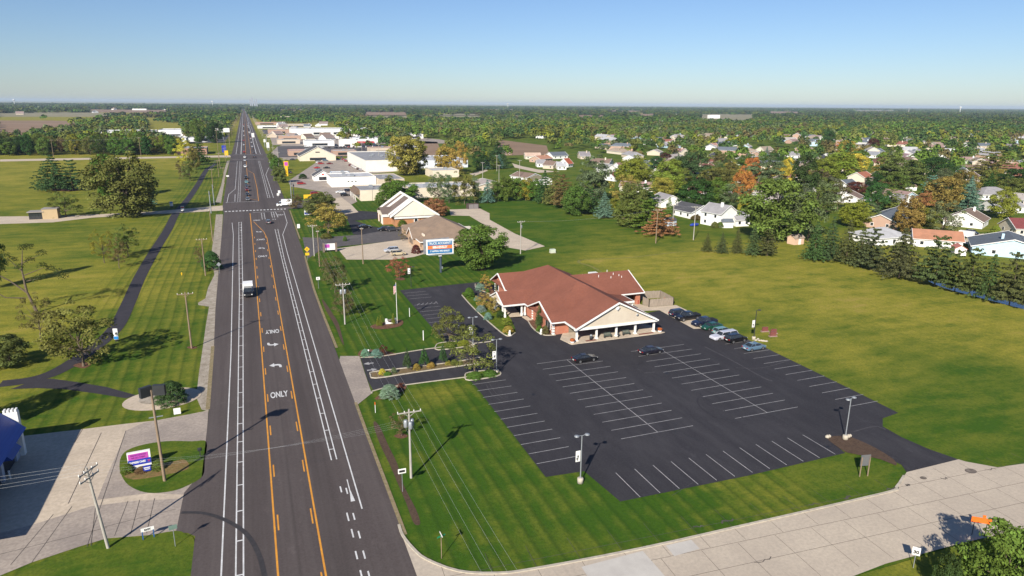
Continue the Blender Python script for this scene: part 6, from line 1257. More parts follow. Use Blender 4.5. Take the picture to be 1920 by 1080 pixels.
def crown_pts(kind, seed):
    r = np.random.RandomState(seed)
    if kind in ('round', 'oval', 'loose', 'sparse', 'willow'):
        z0, z1 = {'round': (.2, .97), 'oval': (.16, .98), 'loose': (.25, .96), 'sparse': (.3, .95), 'willow': (.12, .96)}[kind]
        k = {'round': 120, 'oval': 95, 'loose': 60, 'sparse': 46, 'willow': 85}[kind]; out = []; cz = (z0+z1)/2; hz = (z1-z0)/2
        ph = r.rand(4)*6
        while len(out) < k:
            p = r.normal(size=3); p /= np.linalg.norm(p); q = .74+.2*r.rand() if r.rand() < .8 else r.rand()*.65
            th = math.atan2(p[1], p[0]); lob = 1+.09*math.sin(3*th+ph[0])+.07*math.sin(5*th+ph[1])+.06*math.sin(4*p[2]+ph[2])
            x, y, z = p[0]*.40*q*lob, p[1]*.40*q*lob, cz+p[2]*hz*.86*q*(1+.08*math.sin(2*th+ph[3]))
            if kind == 'oval': x *= 1-.35*max(0, (z-cz)/hz); y *= 1-.35*max(0, (z-cz)/hz)
            if kind == 'round' and z < cz-hz*.35: x *= .9; y *= .9
            out.append((x, y, z))
        C = np.array(out); Rc = {'round': .10, 'oval': .10, 'loose': .085, 'sparse': .07, 'willow': .09}[kind]*(.7+.6*r.rand(k)); return C, Rc
    out = []; Rc = []
    if kind in ('spruce', 'pine', 'layered'):
        lv = {'spruce': 13, 'pine': 10, 'layered': 9}[kind]
        for i in range(lv):
            t = i/(lv-1); z = .10+.86*t if kind == 'spruce' else .18+.78*t
            R = (.46*(1-t)**.85+.02) if kind == 'spruce' else .46*math.sqrt(max(0, 1-((t-.25)/.80)**2)) if kind != 'layered' else .48*(1-t*.75)
            m = max(3, int((9 if kind == 'spruce' else 7)*(1-t*.6))); a0 = r.rand()*6
            for j in range(m):
                a = a0+j*2*math.pi/m+r.uniform(-.3, .3)
                L = R*r.uniform(.7, 1.12)
                for q in (.35, .65, .95): out.append((math.cos(a)*L*q, math.sin(a)*L*q, z-(.05 if kind == 'spruce' else -.01)*q+r.uniform(-.012, .012))); Rc.append((.065 if kind != 'pine' else .085)*(1.15-.5*q)*(1.2-.5*t))
        return np.array(out), np.array(Rc)
    if kind == 'column':
        for i in range(26):
            t = i/25; R = .30*math.sin(math.pi*min(1, .25+.75*t))**.5*(1-.6*t**3); a = i*2.4; out.append((math.cos(a)*R*.6, math.sin(a)*R*.6, .03+.92*t)); Rc.append(.30*(1.05-t*.8))
        return np.array(out), np.array(Rc)
    if kind == 'cone':
        for i in range(30):
            t = i/29; R = .34*(1-t)**.7; a = i*2.4; out.append((math.cos(a)*R, math.sin(a)*R, .24+.72*t)); Rc.append(.17*(1.1-t*.85))
        return np.array(out), np.array(Rc)
    if kind == 'shrub':
        for i in range(60): a = i*2.4; q = math.sqrt((i+.5)/60)*.42; out.append((math.cos(a)*q, math.sin(a)*q, .12+.62*math.sqrt(max(0, 1-(q/.46)**2)))); Rc.append(.12+.04*r.rand())
        return np.array(out), np.array(Rc)
def trunk_mesh(name, kind, C, seed, th=.03):
    r = random.Random(seed); mb = MB(); top = {'round': .5, 'oval': .6, 'loose': .55, 'sparse': .55, 'willow': .5, 'spruce': .95, 'pine': .88, 'layered': .92, 'column': .5, 'cone': .6, 'shrub': .3}[kind]
    wob = [(0, 0, 0)]+[(r.uniform(-.015, .015)*i, r.uniform(-.015, .015)*i, top*i/4) for i in range(1, 5)]
    for i in range(4): mb.tube(wob[i], wob[i+1], th*(1-.2*i), th*(1-.2*(i+1)), 7, False)
    if kind in ('round', 'oval', 'loose', 'sparse', 'willow'):
        for j in range(0, len(C), 3 if kind in ('loose', 'sparse') else 5):
            c = C[j]; b = Vector(wob[2 if c[2] < .6 else 3]); m = b.lerp(Vector(c), .5)+Vector((0, 0, .03)); mb.tube(b, m, th*.38, th*.24, 5, False); mb.tube(m, c, th*.24, th*.08, 5, False)
    me = D.meshes.new(name); me.from_pydata(mb.v, [], mb.f); me.polygons.foreach_set('use_smooth', mb.sm); me.materials.append(BARK); return me
def norm(C, Rc, kd):
    lo = np.percentile(C-Rc[:, None], 4, axis=0); hi = np.percentile(C+Rc[:, None], 96, axis=0); k = 1.0/((hi[0]-lo[0]+hi[1]-lo[1])/2)
    C = C.copy(); C[:, :2] = (C[:, :2]-((lo+hi)/2)[:2])*k; z0 = {'round': .05, 'oval': .08, 'loose': .14, 'sparse': .2, 'willow': .0, 'column': .0, 'cone': .2, 'shrub': .0, 'spruce': .05, 'pine': .08, 'layered': .07}[kd]
    C[:, 2] = z0+Rc*.7+(C[:, 2]-lo[2]-Rc)*(1-z0-Rc*.9)/max(hi[2]-lo[2]-2*Rc.mean(), .1); return C, Rc*k
TM = {}
SPEC = {'round': (13000, .0195, 4), 'oval': (11000, .0205, 3), 'loose': (5200, .0175, 4), 'sparse': (3000, .016, 3), 'willow': (11000, .019, 2), 'spruce': (9000, .019, 3), 'pine': (11000, .020, 4), 'layered': (8000, .021, 2), 'column': (3000, .03, 1), 'cone': (3500, .026, 1), 'shrub': (9000, .024, 3)}
for kd, (n, s, nv) in SPEC.items():
    for v in range(nv):
        C, Rc = crown_pts(kd, 11*v+len(kd)); C, Rc = norm(C, Rc, kd); TM[kd, v] = (leaf_mesh(kd+'_foliage', C, Rc, n, s, v*7+3, squash=.8 if kd not in ('spruce', 'pine', 'layered') else .45), trunk_mesh(kd+'_trunk', kd, C, v, .022 if kd not in ('round', 'oval') else .026))
NAME = {'round': 'broadleaf_tree', 'oval': 'broadleaf_tree', 'loose': 'open_crowned_tree', 'sparse': 'thin_leaved_tree', 'willow': 'willow_tree', 'spruce': 'spruce_tree', 'pine': 'pine_tree', 'layered': 'conifer_tree', 'column': 'arborvitae', 'cone': 'clipped_tree', 'shrub': 'shrub'}
CAT = {'shrub': 'shrub', 'column': 'tree', 'cone': 'tree'}
COLR = {'green': (.050, .085, .012), 'dark green': (.020, .042, .010), 'pale green': (.062, .082, .016), 'olive': (.070, .078, .018), 'yellow-green': (.100, .108, .012), 'yellow': (.235, .19, .018), 'golden': (.165, .122, .022), 'orange': (.21, .080, .018),
        'rust brown': (.13, .065, .026), 'maroon': (.052, .018, .014), 'grey-green': (.062, .075, .036), 'blue-green': (.055, .095, .070), 'brownish': (.070, .055, .022), 'deep green': (.026, .052, .016), 'red-brown': (.16, .055, .028), 'sage': (.085, .14, .095), 'ochre': (.095, .088, .018), 'bronze': (.105, .082, .018), 'pine green': (.040, .052, .017)}
COLR = {k: tuple(c*1.8 for c in v) for k, v in COLR.items()}
TREES = []
seedc = [0]
def tree(kind, x, y, w_, h_, colour, label, group=None, trunk=True, cat=None, rgb=None):
    seedc[0] += 1; r = random.Random(seedc[0]*13); v = seedc[0] % SPEC[kind][2]; me, tk = TM[kind, v]
    t = thing(NAME[kind], label, cat or CAT.get(kind, 'tree'), (x, y, 0), r.uniform(0, 6.28), group)
    t.scale = (w_*.98, w_*.98, h_)
    c = np.array(rgb or COLR[colour])*np.array([r.uniform(.85, 1.18), r.uniform(.88, 1.12), r.uniform(.85, 1.15)])
    link('crown' if kind != 'shrub' else 'leaves', me, t, color=tuple(c)); link('trunk' if kind != 'shrub' else 'stems', tk, t)
    TREES.append((x, y, w_, h_)); return t
def ptree(kind, px, py, ty, wp, colour, label, group=None, cat=None):
    x, y = G(px, py); s = ppm(x, y); h = max(height_at(px, py, ty), .4); return tree(kind, x, y, wp/s, h, colour, label, group, cat=cat)
gA = 'trees on the left park lawn'
for a in [('spruce', 105, 357, 297, 66, 'deep green', 'wide dark conifer, left of the pair on the park lawn'), ('layered', 137, 357, 303, 46, 'deep green', 'dark conifer, right of the pair on the park lawn'),
          ('round', 237, 406, 303, 116, 'olive', 'large dark brown-green tree beside the pale park drive'), ('round', 205, 372, 296, 52, 'green', 'brighter green tree behind the large dark one'),
          ('loose', 124, 407, 364, 58, 'olive', 'small olive tree behind the beige kiosk'), ('layered', 280, 386, 352, 24, 'blue-green', 'small blue conifer at the foot of the large dark tree'),
          ('loose', 346, 306, 264, 38, 'yellow', 'bright yellow tree at the far end of the park lawn'), ('spruce', 376, 309, 256, 26, 'dark green', 'tall dark spruce beside the yellow tree'),
          ('loose', 343, 336, 305, 22, 'brownish', 'small brownish tree below the yellow tree'), ('loose', 357, 339, 303, 28, 'olive', 'small olive tree between yellow tree and footpath'), ('oval', 366, 318, 280, 22, 'olive', 'small dull green tree beside the tall dark spruce'),
          ('sparse', 196, 493, 437, 40, 'yellow-green', 'young yellowish tree, left of three beside the footpath'), ('sparse', 224, 503, 452, 38, 'brownish', 'nearly bare young tree, middle of three beside the footpath'), ('loose', 241, 480, 426, 46, 'olive', 'young green tree, right of three beside the footpath'),
          ('loose', 157, 687, 582, 128, 'ochre', 'broad olive-yellow tree at the bend of the footpath'), ('sparse', 78, 640, 560, 70, 'olive', 'thin olive tree behind the broad one at the path bend'), ('oval', 17, 686, 634, 80, 'olive', 'dull dark tree at the left edge above the path fork'),
          ('oval', -6, 540, 438, 42, 'dark green', 'dark tree cut by the left picture edge'), ('round', -160, 850, 690, 120, 'dark green', 'large tree outside the left picture edge'), ('round', -230, 560, 470, 90, 'dark green', 'tall tree outside the left picture edge beyond the kiosk road')]: ptree(*a, group=gA)
for a in [('round', 375, 266, 228, 30, 'green', 'large green tree by the white stores left of the highway'), ('round', 404, 268, 231, 32, 'dark green', 'large dark tree beside the far left highway signs'), ('round', 357, 262, 234, 20, 'green', 'smaller green tree by the white stores left of the highway'), ('loose', 392, 262, 236, 22, 'olive', 'olive tree between the two large stores trees')]: ptree(*a, group=gA)
gB = 'trees by the bank and plaza'
for a in [('round', 600, 404, 366, 62, 'olive', 'olive-gold street tree, upper of two by the bank drive', ), ('loose', 616, 439, 388, 80, 'golden', 'golden-brown street tree, lower of two by the bank drive'), ('loose', 555, 392, 367, 28, 'brownish', 'small dark tree beside the white box truck'),
          ('oval', 508, 301, 287, 14, 'olive', 'farthest of four round trees along the verge'), ('round', 513, 309, 291, 18, 'olive', 'second farthest of four round trees along the verge'), ('round', 519, 321, 297, 24, 'green', 'second nearest of four round trees along the verge'), ('round', 525, 343, 315, 26, 'olive', 'nearest of four round trees along the verge'),
          ('round', 757, 329, 261, 66, 'golden', 'tall golden-yellow tree in front of the white store'), ('round', 779, 325, 266, 44, 'yellow-green', 'yellow-green tree right of the tall golden one'), ('round', 838, 325, 277, 44, 'golden', 'golden tree left of the pale trunked one'), ('loose', 862, 327, 271, 34, 'golden', 'brownish-gold tree with pale trunk beside the green bank'),
          ('round', 750, 380, 342, 70, 'green', 'wide green tree behind the gabled bank'), ('oval', 731, 376, 336, 26, 'olive', 'narrow green tree at the corner of the cream shop'), ('round', 716, 385, 362, 26, 'green', 'small green tree left behind the gabled bank'),
          ('loose', 822, 379, 330, 44, 'grey-green', 'airy grey-green tree in front of the long white building'), ('loose', 842, 381, 331, 34, 'grey-green', 'airy tree second from left before the long white building'), ('loose', 871, 383, 327, 50, 'olive', 'airy green tree right of centre before the long white building'), ('loose', 890, 382, 334, 26, 'grey-green', 'airy thin tree nearest the waste enclosure'),
          ('round', 816, 405, 376, 48, 'rust brown', 'dense red-brown tree behind the gabled bank'), ('round', 903, 505, 430, 96, 'green', 'large rounded green tree beside the billboard'), ('sparse', 749, 522, 487, 50, 'red-brown', 'small reddish thin-leaved tree on the mown lawn'),
          ('loose', 628, 549, 490, 46, 'brownish', 'dark brownish tree beside the highway verge'), ('sparse', 612, 505, 486, 28, 'brownish', 'thin brownish tree behind the dark verge tree'), ('loose', 646, 592, 546, 44, 'brownish', 'small dark brownish tree left of the flagpole'),
          ('loose', 843, 645, 581, 64, 'olive', 'thin yellowish tree on the narrow side lot island'), ('sparse', 891, 702, 618, 92, 'olive', 'brown-green airy tree on the larger drive island'), ('sparse', 753, 818, 778, 44, 'brownish', 'nearly bare small tree beside the grey utility pole'),
          ('round', 1872, 1150, 1002, 140, 'green', 'dense green tree filling the lower right corner'), ('oval', 1765, 1135, 1052, 50, 'dark green', 'dark small tree at the bottom edge near the speed sign')]: ptree(*a, group=gB)
for i, (px, py, ty, wp) in enumerate(((764, 696, 661, 16), (796, 690, 655, 18), (831, 685, 650, 15))): ptree('cone', px, py, ty, wp, 'deep green', '%s of three clipped egg-shaped trees on the divider' % ('left', 'middle', 'right')[i], 'clipped trees on the divider')
gC = 'hedge trees behind the far lawn'
for a in [('spruce', 914, 381, 342, 22, 'blue-green', 'blue spruce at the left end of the hedge trees'), ('round', 930, 378, 342, 26, 'green', 'first round green tree right of the hedge blue spruce'), ('round', 948, 377, 336, 30, 'green', 'second round green tree right of the hedge blue spruce'), ('round', 967, 376, 337, 30, 'green', 'third round green tree right of the hedge blue spruce'),
          ('round', 986, 376, 339, 30, 'yellow-green', 'fourth, slightly yellow tree in the hedge row'), ('round', 1004, 378, 341, 28, 'green', 'fifth round tree in the hedge row'), ('spruce', 1021, 381, 326, 28, 'deep green', 'tall pointed conifer right of the round hedge trees'), ('spruce', 1038, 385, 322, 32, 'olive', 'tallest brownish pointed conifer of the hedge row'), ('pine', 1055, 391, 332, 32, 'brownish', 'dark brown conifer beside the tallest hedge conifer'),
          ('round', 1079, 403, 352, 50, 'green', 'big round green tree at the lawn bend'), ('pine', 1106, 400, 358, 42, 'deep green', 'dark conifer right of the big round lawn-bend tree'), ('spruce', 1132, 409, 364, 30, 'blue-green', 'blue spruce with brown mulch at the lawn edge'), ('willow', 1114, 378, 304, 56, 'grey-green', 'huge grey-green willow rising above the hedge'),
          ('round', 1187, 352, 299, 64, 'yellow-green', 'big yellow domed tree above the hedge right end'), ('loose', 1172, 378, 333, 56, 'golden', 'gold-olive airy tree below the yellow dome'), ('pine', 1205, 388, 348, 56, 'dark green', 'dark flat conifer left of the white gabled house'), ('round', 1180, 425, 378, 58, 'olive', 'large olive tree at the left of the evergreen clump'), ('pine', 1214, 428, 378, 60, 'green', 'wide green conifer in the evergreen clump'),
          ('layered', 1237, 441, 394, 58, 'rust brown', 'brown-tipped conifer at the front of the evergreen clump'), ('column', 1254, 404, 378, 16, 'green', 'narrow arborvitae beside the white gabled house'), ('round', 1250, 367, 306, 58, 'yellow-green', 'broad yellow-green tree behind the grey gabled house'), ('loose', 1150, 402, 372, 26, 'yellow-green', 'small yellowish tree left of the evergreen clump'),
          ('round', 1299, 346, 291, 56, 'deep green', 'round deep green tree behind the small orange-roofed house'), ('round', 1341, 363, 318, 60, 'olive', 'olive airy tree right of the red-brown roof'), ('round', 1303, 397, 343, 66, 'dark green', 'very dark round tree right of the red-brown roofed house'), ('round', 1340, 386, 340, 54, 'green', 'dark green tree behind the two storey white house'),
          ('round', 1390, 378, 326, 38, 'orange', 'orange-red maple left of the large pale-green tree'), ('oval', 1407, 350, 300, 32, 'orange', 'orange-green maple behind the orange-red one'), ('willow', 1434, 358, 303, 62, 'grey-green', 'grey-brown spreading tree behind the large pale-green one'), ('oval', 1474, 351, 301, 26, 'yellow', 'slim yellow tree near the street bend'),
          ('round', 1504, 372, 298, 48, 'dark green', 'tall dark green tree right of the slim yellow one'), ('round', 1447, 453, 346, 122, 'pale green', 'largest pale-green tree at the lawn edge'), ('loose', 1514, 452, 352, 88, 'grey-green', 'big airy tree with white trunk right of the largest one'), ('oval', 1396, 402, 372, 24, 'yellow', 'small yellow tree touching the largest pale-green one'),
          ('round', 1571, 343, 290, 62, 'yellow-green', 'yellow-green tree above the white garage house'), ('round', 1597, 333, 291, 46, 'yellow', 'bright yellow tree behind the tall cream house'), ('round', 1543, 345, 300, 50, 'yellow-green', 'second yellow-green tree above the white garage house'), ('round', 1602, 424, 381, 58, 'yellow-green', 'domed yellow-green tree behind the pine row'), ('round', 1628, 415, 385, 40, 'grey-green', 'grey-green tree right of the domed yellow-green one'),
          ('round', 1604, 366, 343, 36, 'maroon', 'low maroon tree beside the white garage house'), ('round', 1692, 347, 302, 78, 'olive', 'wide olive tree left of the pond clearing'), ('round', 1658, 342, 312, 40, 'dark green', 'dark green tree behind the airy pink-brown bushes'), ('loose', 1672, 360, 338, 56, 'brownish', 'pinkish-brown airy tree in front of the wide olive tree'),
          ('pine', 1668, 392, 356, 40, 'olive', 'dark brown-green conifer left of the white gabled house'), ('round', 1702, 438, 376, 48, 'bronze', 'orange-green maple behind the orange-brown roof'), ('loose', 1728, 400, 362, 38, 'rust brown', 'pinkish-brown maple right of the orange-green one'), ('round', 1733, 424, 392, 36, 'yellow-green', 'yellow-green tree touching the orange-green maple'),
          ('round', 1765, 398, 337, 58, 'bronze', 'tall olive-orange tree in the centre of the right suburb'), ('round', 1806, 372, 326, 50, 'bronze', 'orange-topped tree right of the tall olive-orange one'), ('layered', 1812, 399, 349, 50, 'blue-green', 'blue-green layered conifer right of centre'), ('loose', 1766, 441, 383, 54, 'grey-green', 'dark airy tree with pale trunk behind the orange-brown roof'),
          ('round', 1752, 340, 298, 50, 'dark green', 'dark green tree right of the pond clearing'), ('round', 1785, 348, 316, 46, 'deep green', 'deep green tree between pond clearing and orange-topped tree'), ('round', 1877, 410, 359, 46, 'yellow-green', 'yellow-green tree at right in front of the grey roof'), ('pine', 1858, 333, 285, 60, 'olive', 'big rust-olive tree at upper right'), ('round', 1903, 358, 320, 60, 'dark green', 'very dark round tree at the right edge'),
          ('loose', 1775, 345, 318, 22, 'rust brown', 'small rust tree at the pond clearing'), ('column', 1648, 447, 430, 10, 'yellow-green', 'small arborvitae in front of the white hip roof'), ('spruce', 1677, 430, 398, 22, 'blue-green', 'silver spruce between white hip roof and maple'), ('spruce', 1436, 304, 278, 14, 'blue-green', 'blue spruce beside the tan roofed brick house'), ('spruce', 1266, 294, 275, 12, 'blue-green', 'blue spruce beside the tall narrow cream house'),
          ('round', 1248, 303, 288, 20, 'maroon', 'dark purple tree between the brown ranches'), ('round', 1636, 282, 262, 22, 'maroon', 'dark purple tree at upper right'), ('loose', 1590, 296, 266, 46, 'golden', 'pale copper tree at upper centre right'), ('round', 1574, 281, 268, 20, 'orange', 'small orange tree beside the pale copper one'), ('round', 1552, 275, 246, 22, 'deep green', 'upright deep green tree left of the pale copper one')]: ptree(*(a[:5]+(a[5]*(1.18 if 925 < a[1] < 1060 else 1.05),)+a[6:] if False else a[:4]+(a[4]*(1.2 if 925 < a[1] < 1060 else 1.06),)+a[5:]), group=gC)
gD = 'row of pines along the field'
for i, (px, py, ty, wp) in enumerate(((1526, 489, 423, 36), (1556, 489, 415, 36), (1586, 494, 420, 38), (1611, 500, 432, 38), (1632, 506, 434, 44), (1685, 521, 436, 66), (1752, 537, 454, 62), (1790, 546, 478, 40), (1817, 554, 476, 50), (1851, 564, 490, 40), (1892, 573, 486, 56), (1935, 580, 490, 56))):
    ptree(('pine', 'spruce', 'pine', 'layered')[i % 4] if i > 3 else 'spruce', px, py, ty-(4 if i > 5 else 0), wp*1.02, 'pine green' if i > 1 else 'deep green', 'broad dark green pine in the row along the field' if i > 1 else 'dark pine at the far end of the field row', gD)
for i, (px, py, ty, wp) in enumerate(((1325, 472, 441, 19), (1352, 475, 440, 22), (1381, 475, 432, 21), (1411, 479, 430, 28), (1438, 480, 433, 33))): ptree('pine' if i == 4 else 'spruce', px, py, ty, wp, 'pine green', ['first', 'second', 'third', 'fourth', 'fifth'][i]+' from left in the row of five small spruces', 'five small spruces on the far lawn')
# shrubs
gS = 'shrubs'
for a in [('shrub', 321, 754, 718, 58, 'deep green', 'large dark yew hedge on the concrete ring'), ('shrub', 398, 506, 474, 36, 'deep green', 'dark roadside shrub beside the brown pole'), ('sparse', 377, 500, 462, 20, 'brownish', 'bare bush beside the dark roadside shrub'),
          ('shrub', 731, 745, 723, 38, 'sage', 'largest blue-green juniper beside the drive mouth'), ('shrub', 685, 668, 656, 18, 'sage', 'blue-green juniper left of the entry statue'), ('shrub', 707, 668, 656, 24, 'sage', 'blue-green juniper right of the entry statue'), ('loose', 720, 668, 648, 16, 'maroon', 'maroon bush beside the entry junipers'), ('shrub', 751, 727, 719, 10, 'maroon', 'low maroon bush by the largest juniper'),
          ('shrub', 240, 886, 871, 24, 'green', 'clipped bush left of the purple sign'), ('shrub', 297, 880, 864, 24, 'green', 'clipped bush right of the purple sign'), ('shrub', 265, 885, 877, 24, 'brownish', 'small brown bush under the purple sign'),
          ('column', 709, 612, 598, 8, 'yellow-green', 'golden arborvitae, leftmost beside the hall sign'), ('column', 714, 612, 597, 8, 'yellow-green', 'golden arborvitae, second beside the hall sign'), ('column', 738, 609, 592, 9, 'yellow-green', 'golden arborvitae, right of the hall sign'),
          ('shrub', 739, 700, 690, 12, 'grey-green', 'silvery shrub on the divider'), ('shrub', 717, 702, 692, 14, 'yellow', 'bright orange-yellow mounded shrub on the divider'), ('shrub', 781, 693, 683, 16, 'golden', 'blonde shrub between left and middle clipped trees'), ('shrub', 808, 689, 680, 17, 'golden', 'blonde shrub between middle and right clipped trees'), ('shrub', 840, 684, 676, 12, 'golden', 'small blonde shrub right of the clipped trees'),
          ('shrub', 727, 704, 698, 16, 'green', 'low green shrub near the divider tip'), ('shrub', 852, 684, 675, 16, 'olive', 'olive shrub near the airy island tree'), ('shrub', 845, 652, 643, 22, 'green', 'green mound shrub on the narrow island'), ('shrub', 870, 647, 639, 26, 'yellow-green', 'yellow-green mound shrub on the narrow island'),
          ('shrub', 890, 709, 699, 30, 'green', 'green mound shrub on the larger island'), ('shrub', 918, 704, 695, 30, 'green', 'second green mound shrub on the larger island'),
          ('loose', 911, 545, 517, 24, 'golden', 'yellowish bush tree beside the hall north gable'), ('shrub', 901, 544, 531, 20, 'sage', 'blue-green juniper beside the hall north gable'), ('column', 933, 548, 525, 12, 'deep green', 'arborvitae against the hall north gable'), ('shrub', 914, 549, 542, 8, 'green', 'small green bush beside the north gable juniper'),
          ('shrub', 880, 557, 541, 20, 'green', 'tall green bush at the north tip of the lawn bed'), ('shrub', 895, 564, 556, 14, 'sage', 'blue-green juniper at the far end of the lawn bed'), ('loose', 908, 580, 552, 30, 'golden', 'orange-yellow bush tree in the lawn bed'), ('loose', 924, 588, 560, 26, 'golden', 'second orange-yellow bush tree in the lawn bed'), ('shrub', 902, 584, 573, 20, 'sage', 'blue-green juniper midway along the lawn bed'), ('shrub', 915, 600, 587, 16, 'sage', 'blue-green juniper below the carport path'),
          ('shrub', 938, 595, 584, 16, 'dark green', 'dark low bush under the carport column'), ('loose', 948, 612, 598, 22, 'yellow-green', 'light green bush at the near end of the lawn bed'), ('shrub', 953, 624, 612, 22, 'golden', 'straw coloured grass clump at the lawn bed tip'), ('column', 1010, 614, 581, 16, 'deep green', 'tall dark arborvitae against the middle gable'), ('shrub', 1011, 622, 611, 13, 'green', 'round green bush below the tall dark arborvitae'), ('shrub', 1022, 627, 612, 15, 'brownish', 'brownish bush beside the hall corner'),
          ('shrub', 647, 452, 444, 8, 'green', 'small round bush at the shared drive'), ('shrub', 754, 424, 412, 20, 'green', 'round dark bush against the bank wall'), ('shrub', 788, 418, 408, 18, 'dark green', 'bush under the bank window'), ('shrub', 612, 447, 438, 22, 'olive', 'low hedge under the golden street tree'), ('shrub', 780, 475, 460, 18, 'maroon', 'dark red bush at the office corner'), ('sparse', 755, 452, 432, 16, 'brownish', 'bare bush beside the office wall'),
          ('shrub', 568, 335, 327, 16, 'dark green', 'hedge in front of the small tax office'), ('shrub', 1340, 427, 417, 16, 'olive', 'brown-green bush behind the white house patio'), ('shrub', 1350, 427, 417, 14, 'olive', 'second bush behind the white house patio'), ('shrub', 1305, 412, 404, 22, 'brownish', 'brown hedge between the two white houses'), ('shrub', 1690, 476, 455, 36, 'green', 'green tree-like bush behind the pine row'),
          ('shrub', 1865, 440, 425, 20, 'yellow-green', 'yellow-green bush left of the maroon roof')]: ptree(*a, group=gS, cat='shrub' if a[0] != 'column' else 'tree')
# the crooked, half bare tree at the left
x, y = G(70, 586); t = thing('crooked_tree', 'crooked half bare tree with tufts of leaves at the left', 'tree', (x, y, 0)); hh = height_at(70, 586, 455)
mb = MB(); q = hh/10
SEG = [((0, 0, 0), (-.8, 0, 3.2), .32, .24), ((-.8, 0, 3.2), (-.9, 0, 6.2), .24, .15), ((-.9, 0, 6.2), (-.5, .3, 9), .15, .06), ((-.8, 0, 3), (-2.6, .2, 4.8), .18, .13), ((-2.6, .2, 4.8), (-4.4, 0, 6.3), .13, .08), ((-1, 0, 2.2), (-3.2, -.5, 2.6), .14, .1), ((-3.2, -.5, 2.6), (-5.2, -.4, 4.4), .1, .05), ((-.9, 0, 5.4), (1.6, .2, 6.3), .11, .06), ((1.6, .2, 6.3), (3.6, 0, 5.6), .06, .03), ((-.9, 0, 6), (-2.4, .3, 8), .1, .05), ((-.6, 0, 4.6), (1.2, -.4, 5), .08, .04), ((-.7, 0, 7.2), (1.5, .4, 8.2), .07, .04)]
for a, b, r0, r1 in SEG: mb.tube([v*q for v in a], [v*q for v in b], r0*q*.72, r1*q*.6, 7, False)
mb.build('trunk', BARK, t)
C = np.array([[v*q for v in p] for p in ((-.4, .3, 9.2), (.3, .2, 9.3), (-2.6, .3, 8.2), (-1.8, 0, 7.6), (-4.5, 0, 6.4), (-5, .2, 5.6), (-5.3, -.4, 4.6), (-4.6, -.3, 4.3), (1.5, .2, 6.5), (2.5, .1, 6.1), (3.4, 0, 5.6), (3.8, 0, 4.8), (1.3, -.4, 5.1), (.6, -.2, 4.8), (1.6, .4, 8.3), (-3.4, .1, 6.4), (.2, .1, 7.4), (-1.2, .1, 6.6))])
link('crown', leaf_mesh('crooked_foliage', C, np.full(len(C), .78*q), 2600, .13, 5), t, color=(.045, .06, .018))

# ---------------------------------------------------------------- automatic planting of woods and suburb (world positions)
def inpoly(px, py, poly):
    n = len(poly); c = False; j = n-1
    for i in range(n):
        (xi, yi), (xj, yj) = poly[i], poly[j]
        if (yi > py) != (yj > py) and px < (xj-xi)*(py-yi)/(yj-yi)+xi: c = not c
        j = i
    return c
hxy = [(o.location.x, o.location.y) for o in D.objects if o.parent is None and o.get('category') in ('house', 'shop', 'shed', 'store', 'mall', 'bank', 'office', 'restaurant', 'canopy')]
rr = random.Random(31); pal = [(GREY, 'grey'), (BRN, 'brown'), (TAN, 'tan'), (SLATE, 'slate'), ((.40, .36, .33), 'pale taupe'), (RBR, 'red-brown'), ((.42, .42, .43), 'light grey'), ((.30, .20, .18), 'mauve')]
wal = [(WH, 'white'), (CRM, 'cream'), (BEI, 'beige'), (WH, 'white'), (PNK, 'pink brick'), (LBL, 'pale blue')]; nx = 0
for k in range(6000):
    if nx >= 104: break
    px, py = rr.uniform(1120, 1925), 258+(398-258)*rr.random()**1.5
    x, y = G(px, py)
    if y < 215 or x < 170 or any((x-a)**2+(y-b)**2 < (22 if y > 400 else 21)**2 for a, b in hxy): continue
    if any(abs(px-a[0]) < a[2]*.6 and -2 < a[1]-py < a[3] for a in ((1447, 455, 132, 70), (1517, 460, 100, 70), (1187, 352, 70, 40), (1299, 397, 66, 40), (1765, 440, 60, 60), (1300, 440, 160, 60))): continue
    (rc, rn), (wc, wn) = rr.choice(pal), rr.choice(wal); L = rr.uniform(7.5, 12); a = rr.choice([0, 1.57, .7, -.7, .35])+rr.uniform(-.2, .2); zr = rr.choice([5.2, 5.6, 6.0, 5.4, 8.0])
    zone = 'left half' if px < 1400 else 'middle' if px < 1650 else 'right part'
    house('house', f'{wn} house with {rn} roof, {zone} of suburb', (x-math.cos(a)*L, y-math.sin(a)*L), (x+math.cos(a)*L, y+math.sin(a)*L), zr, rr.uniform(9, 12), rc, wc, rr.choice(['gable', 'gable', 'hip']), wins=(y < 420), wx=1, chim=rr.random() < .4, garage=1 if rr.random() < .4 else None, group='houses in the suburb')
    hxy.append((x, y)); nx += 1
rr = random.Random(77); cnt = 0
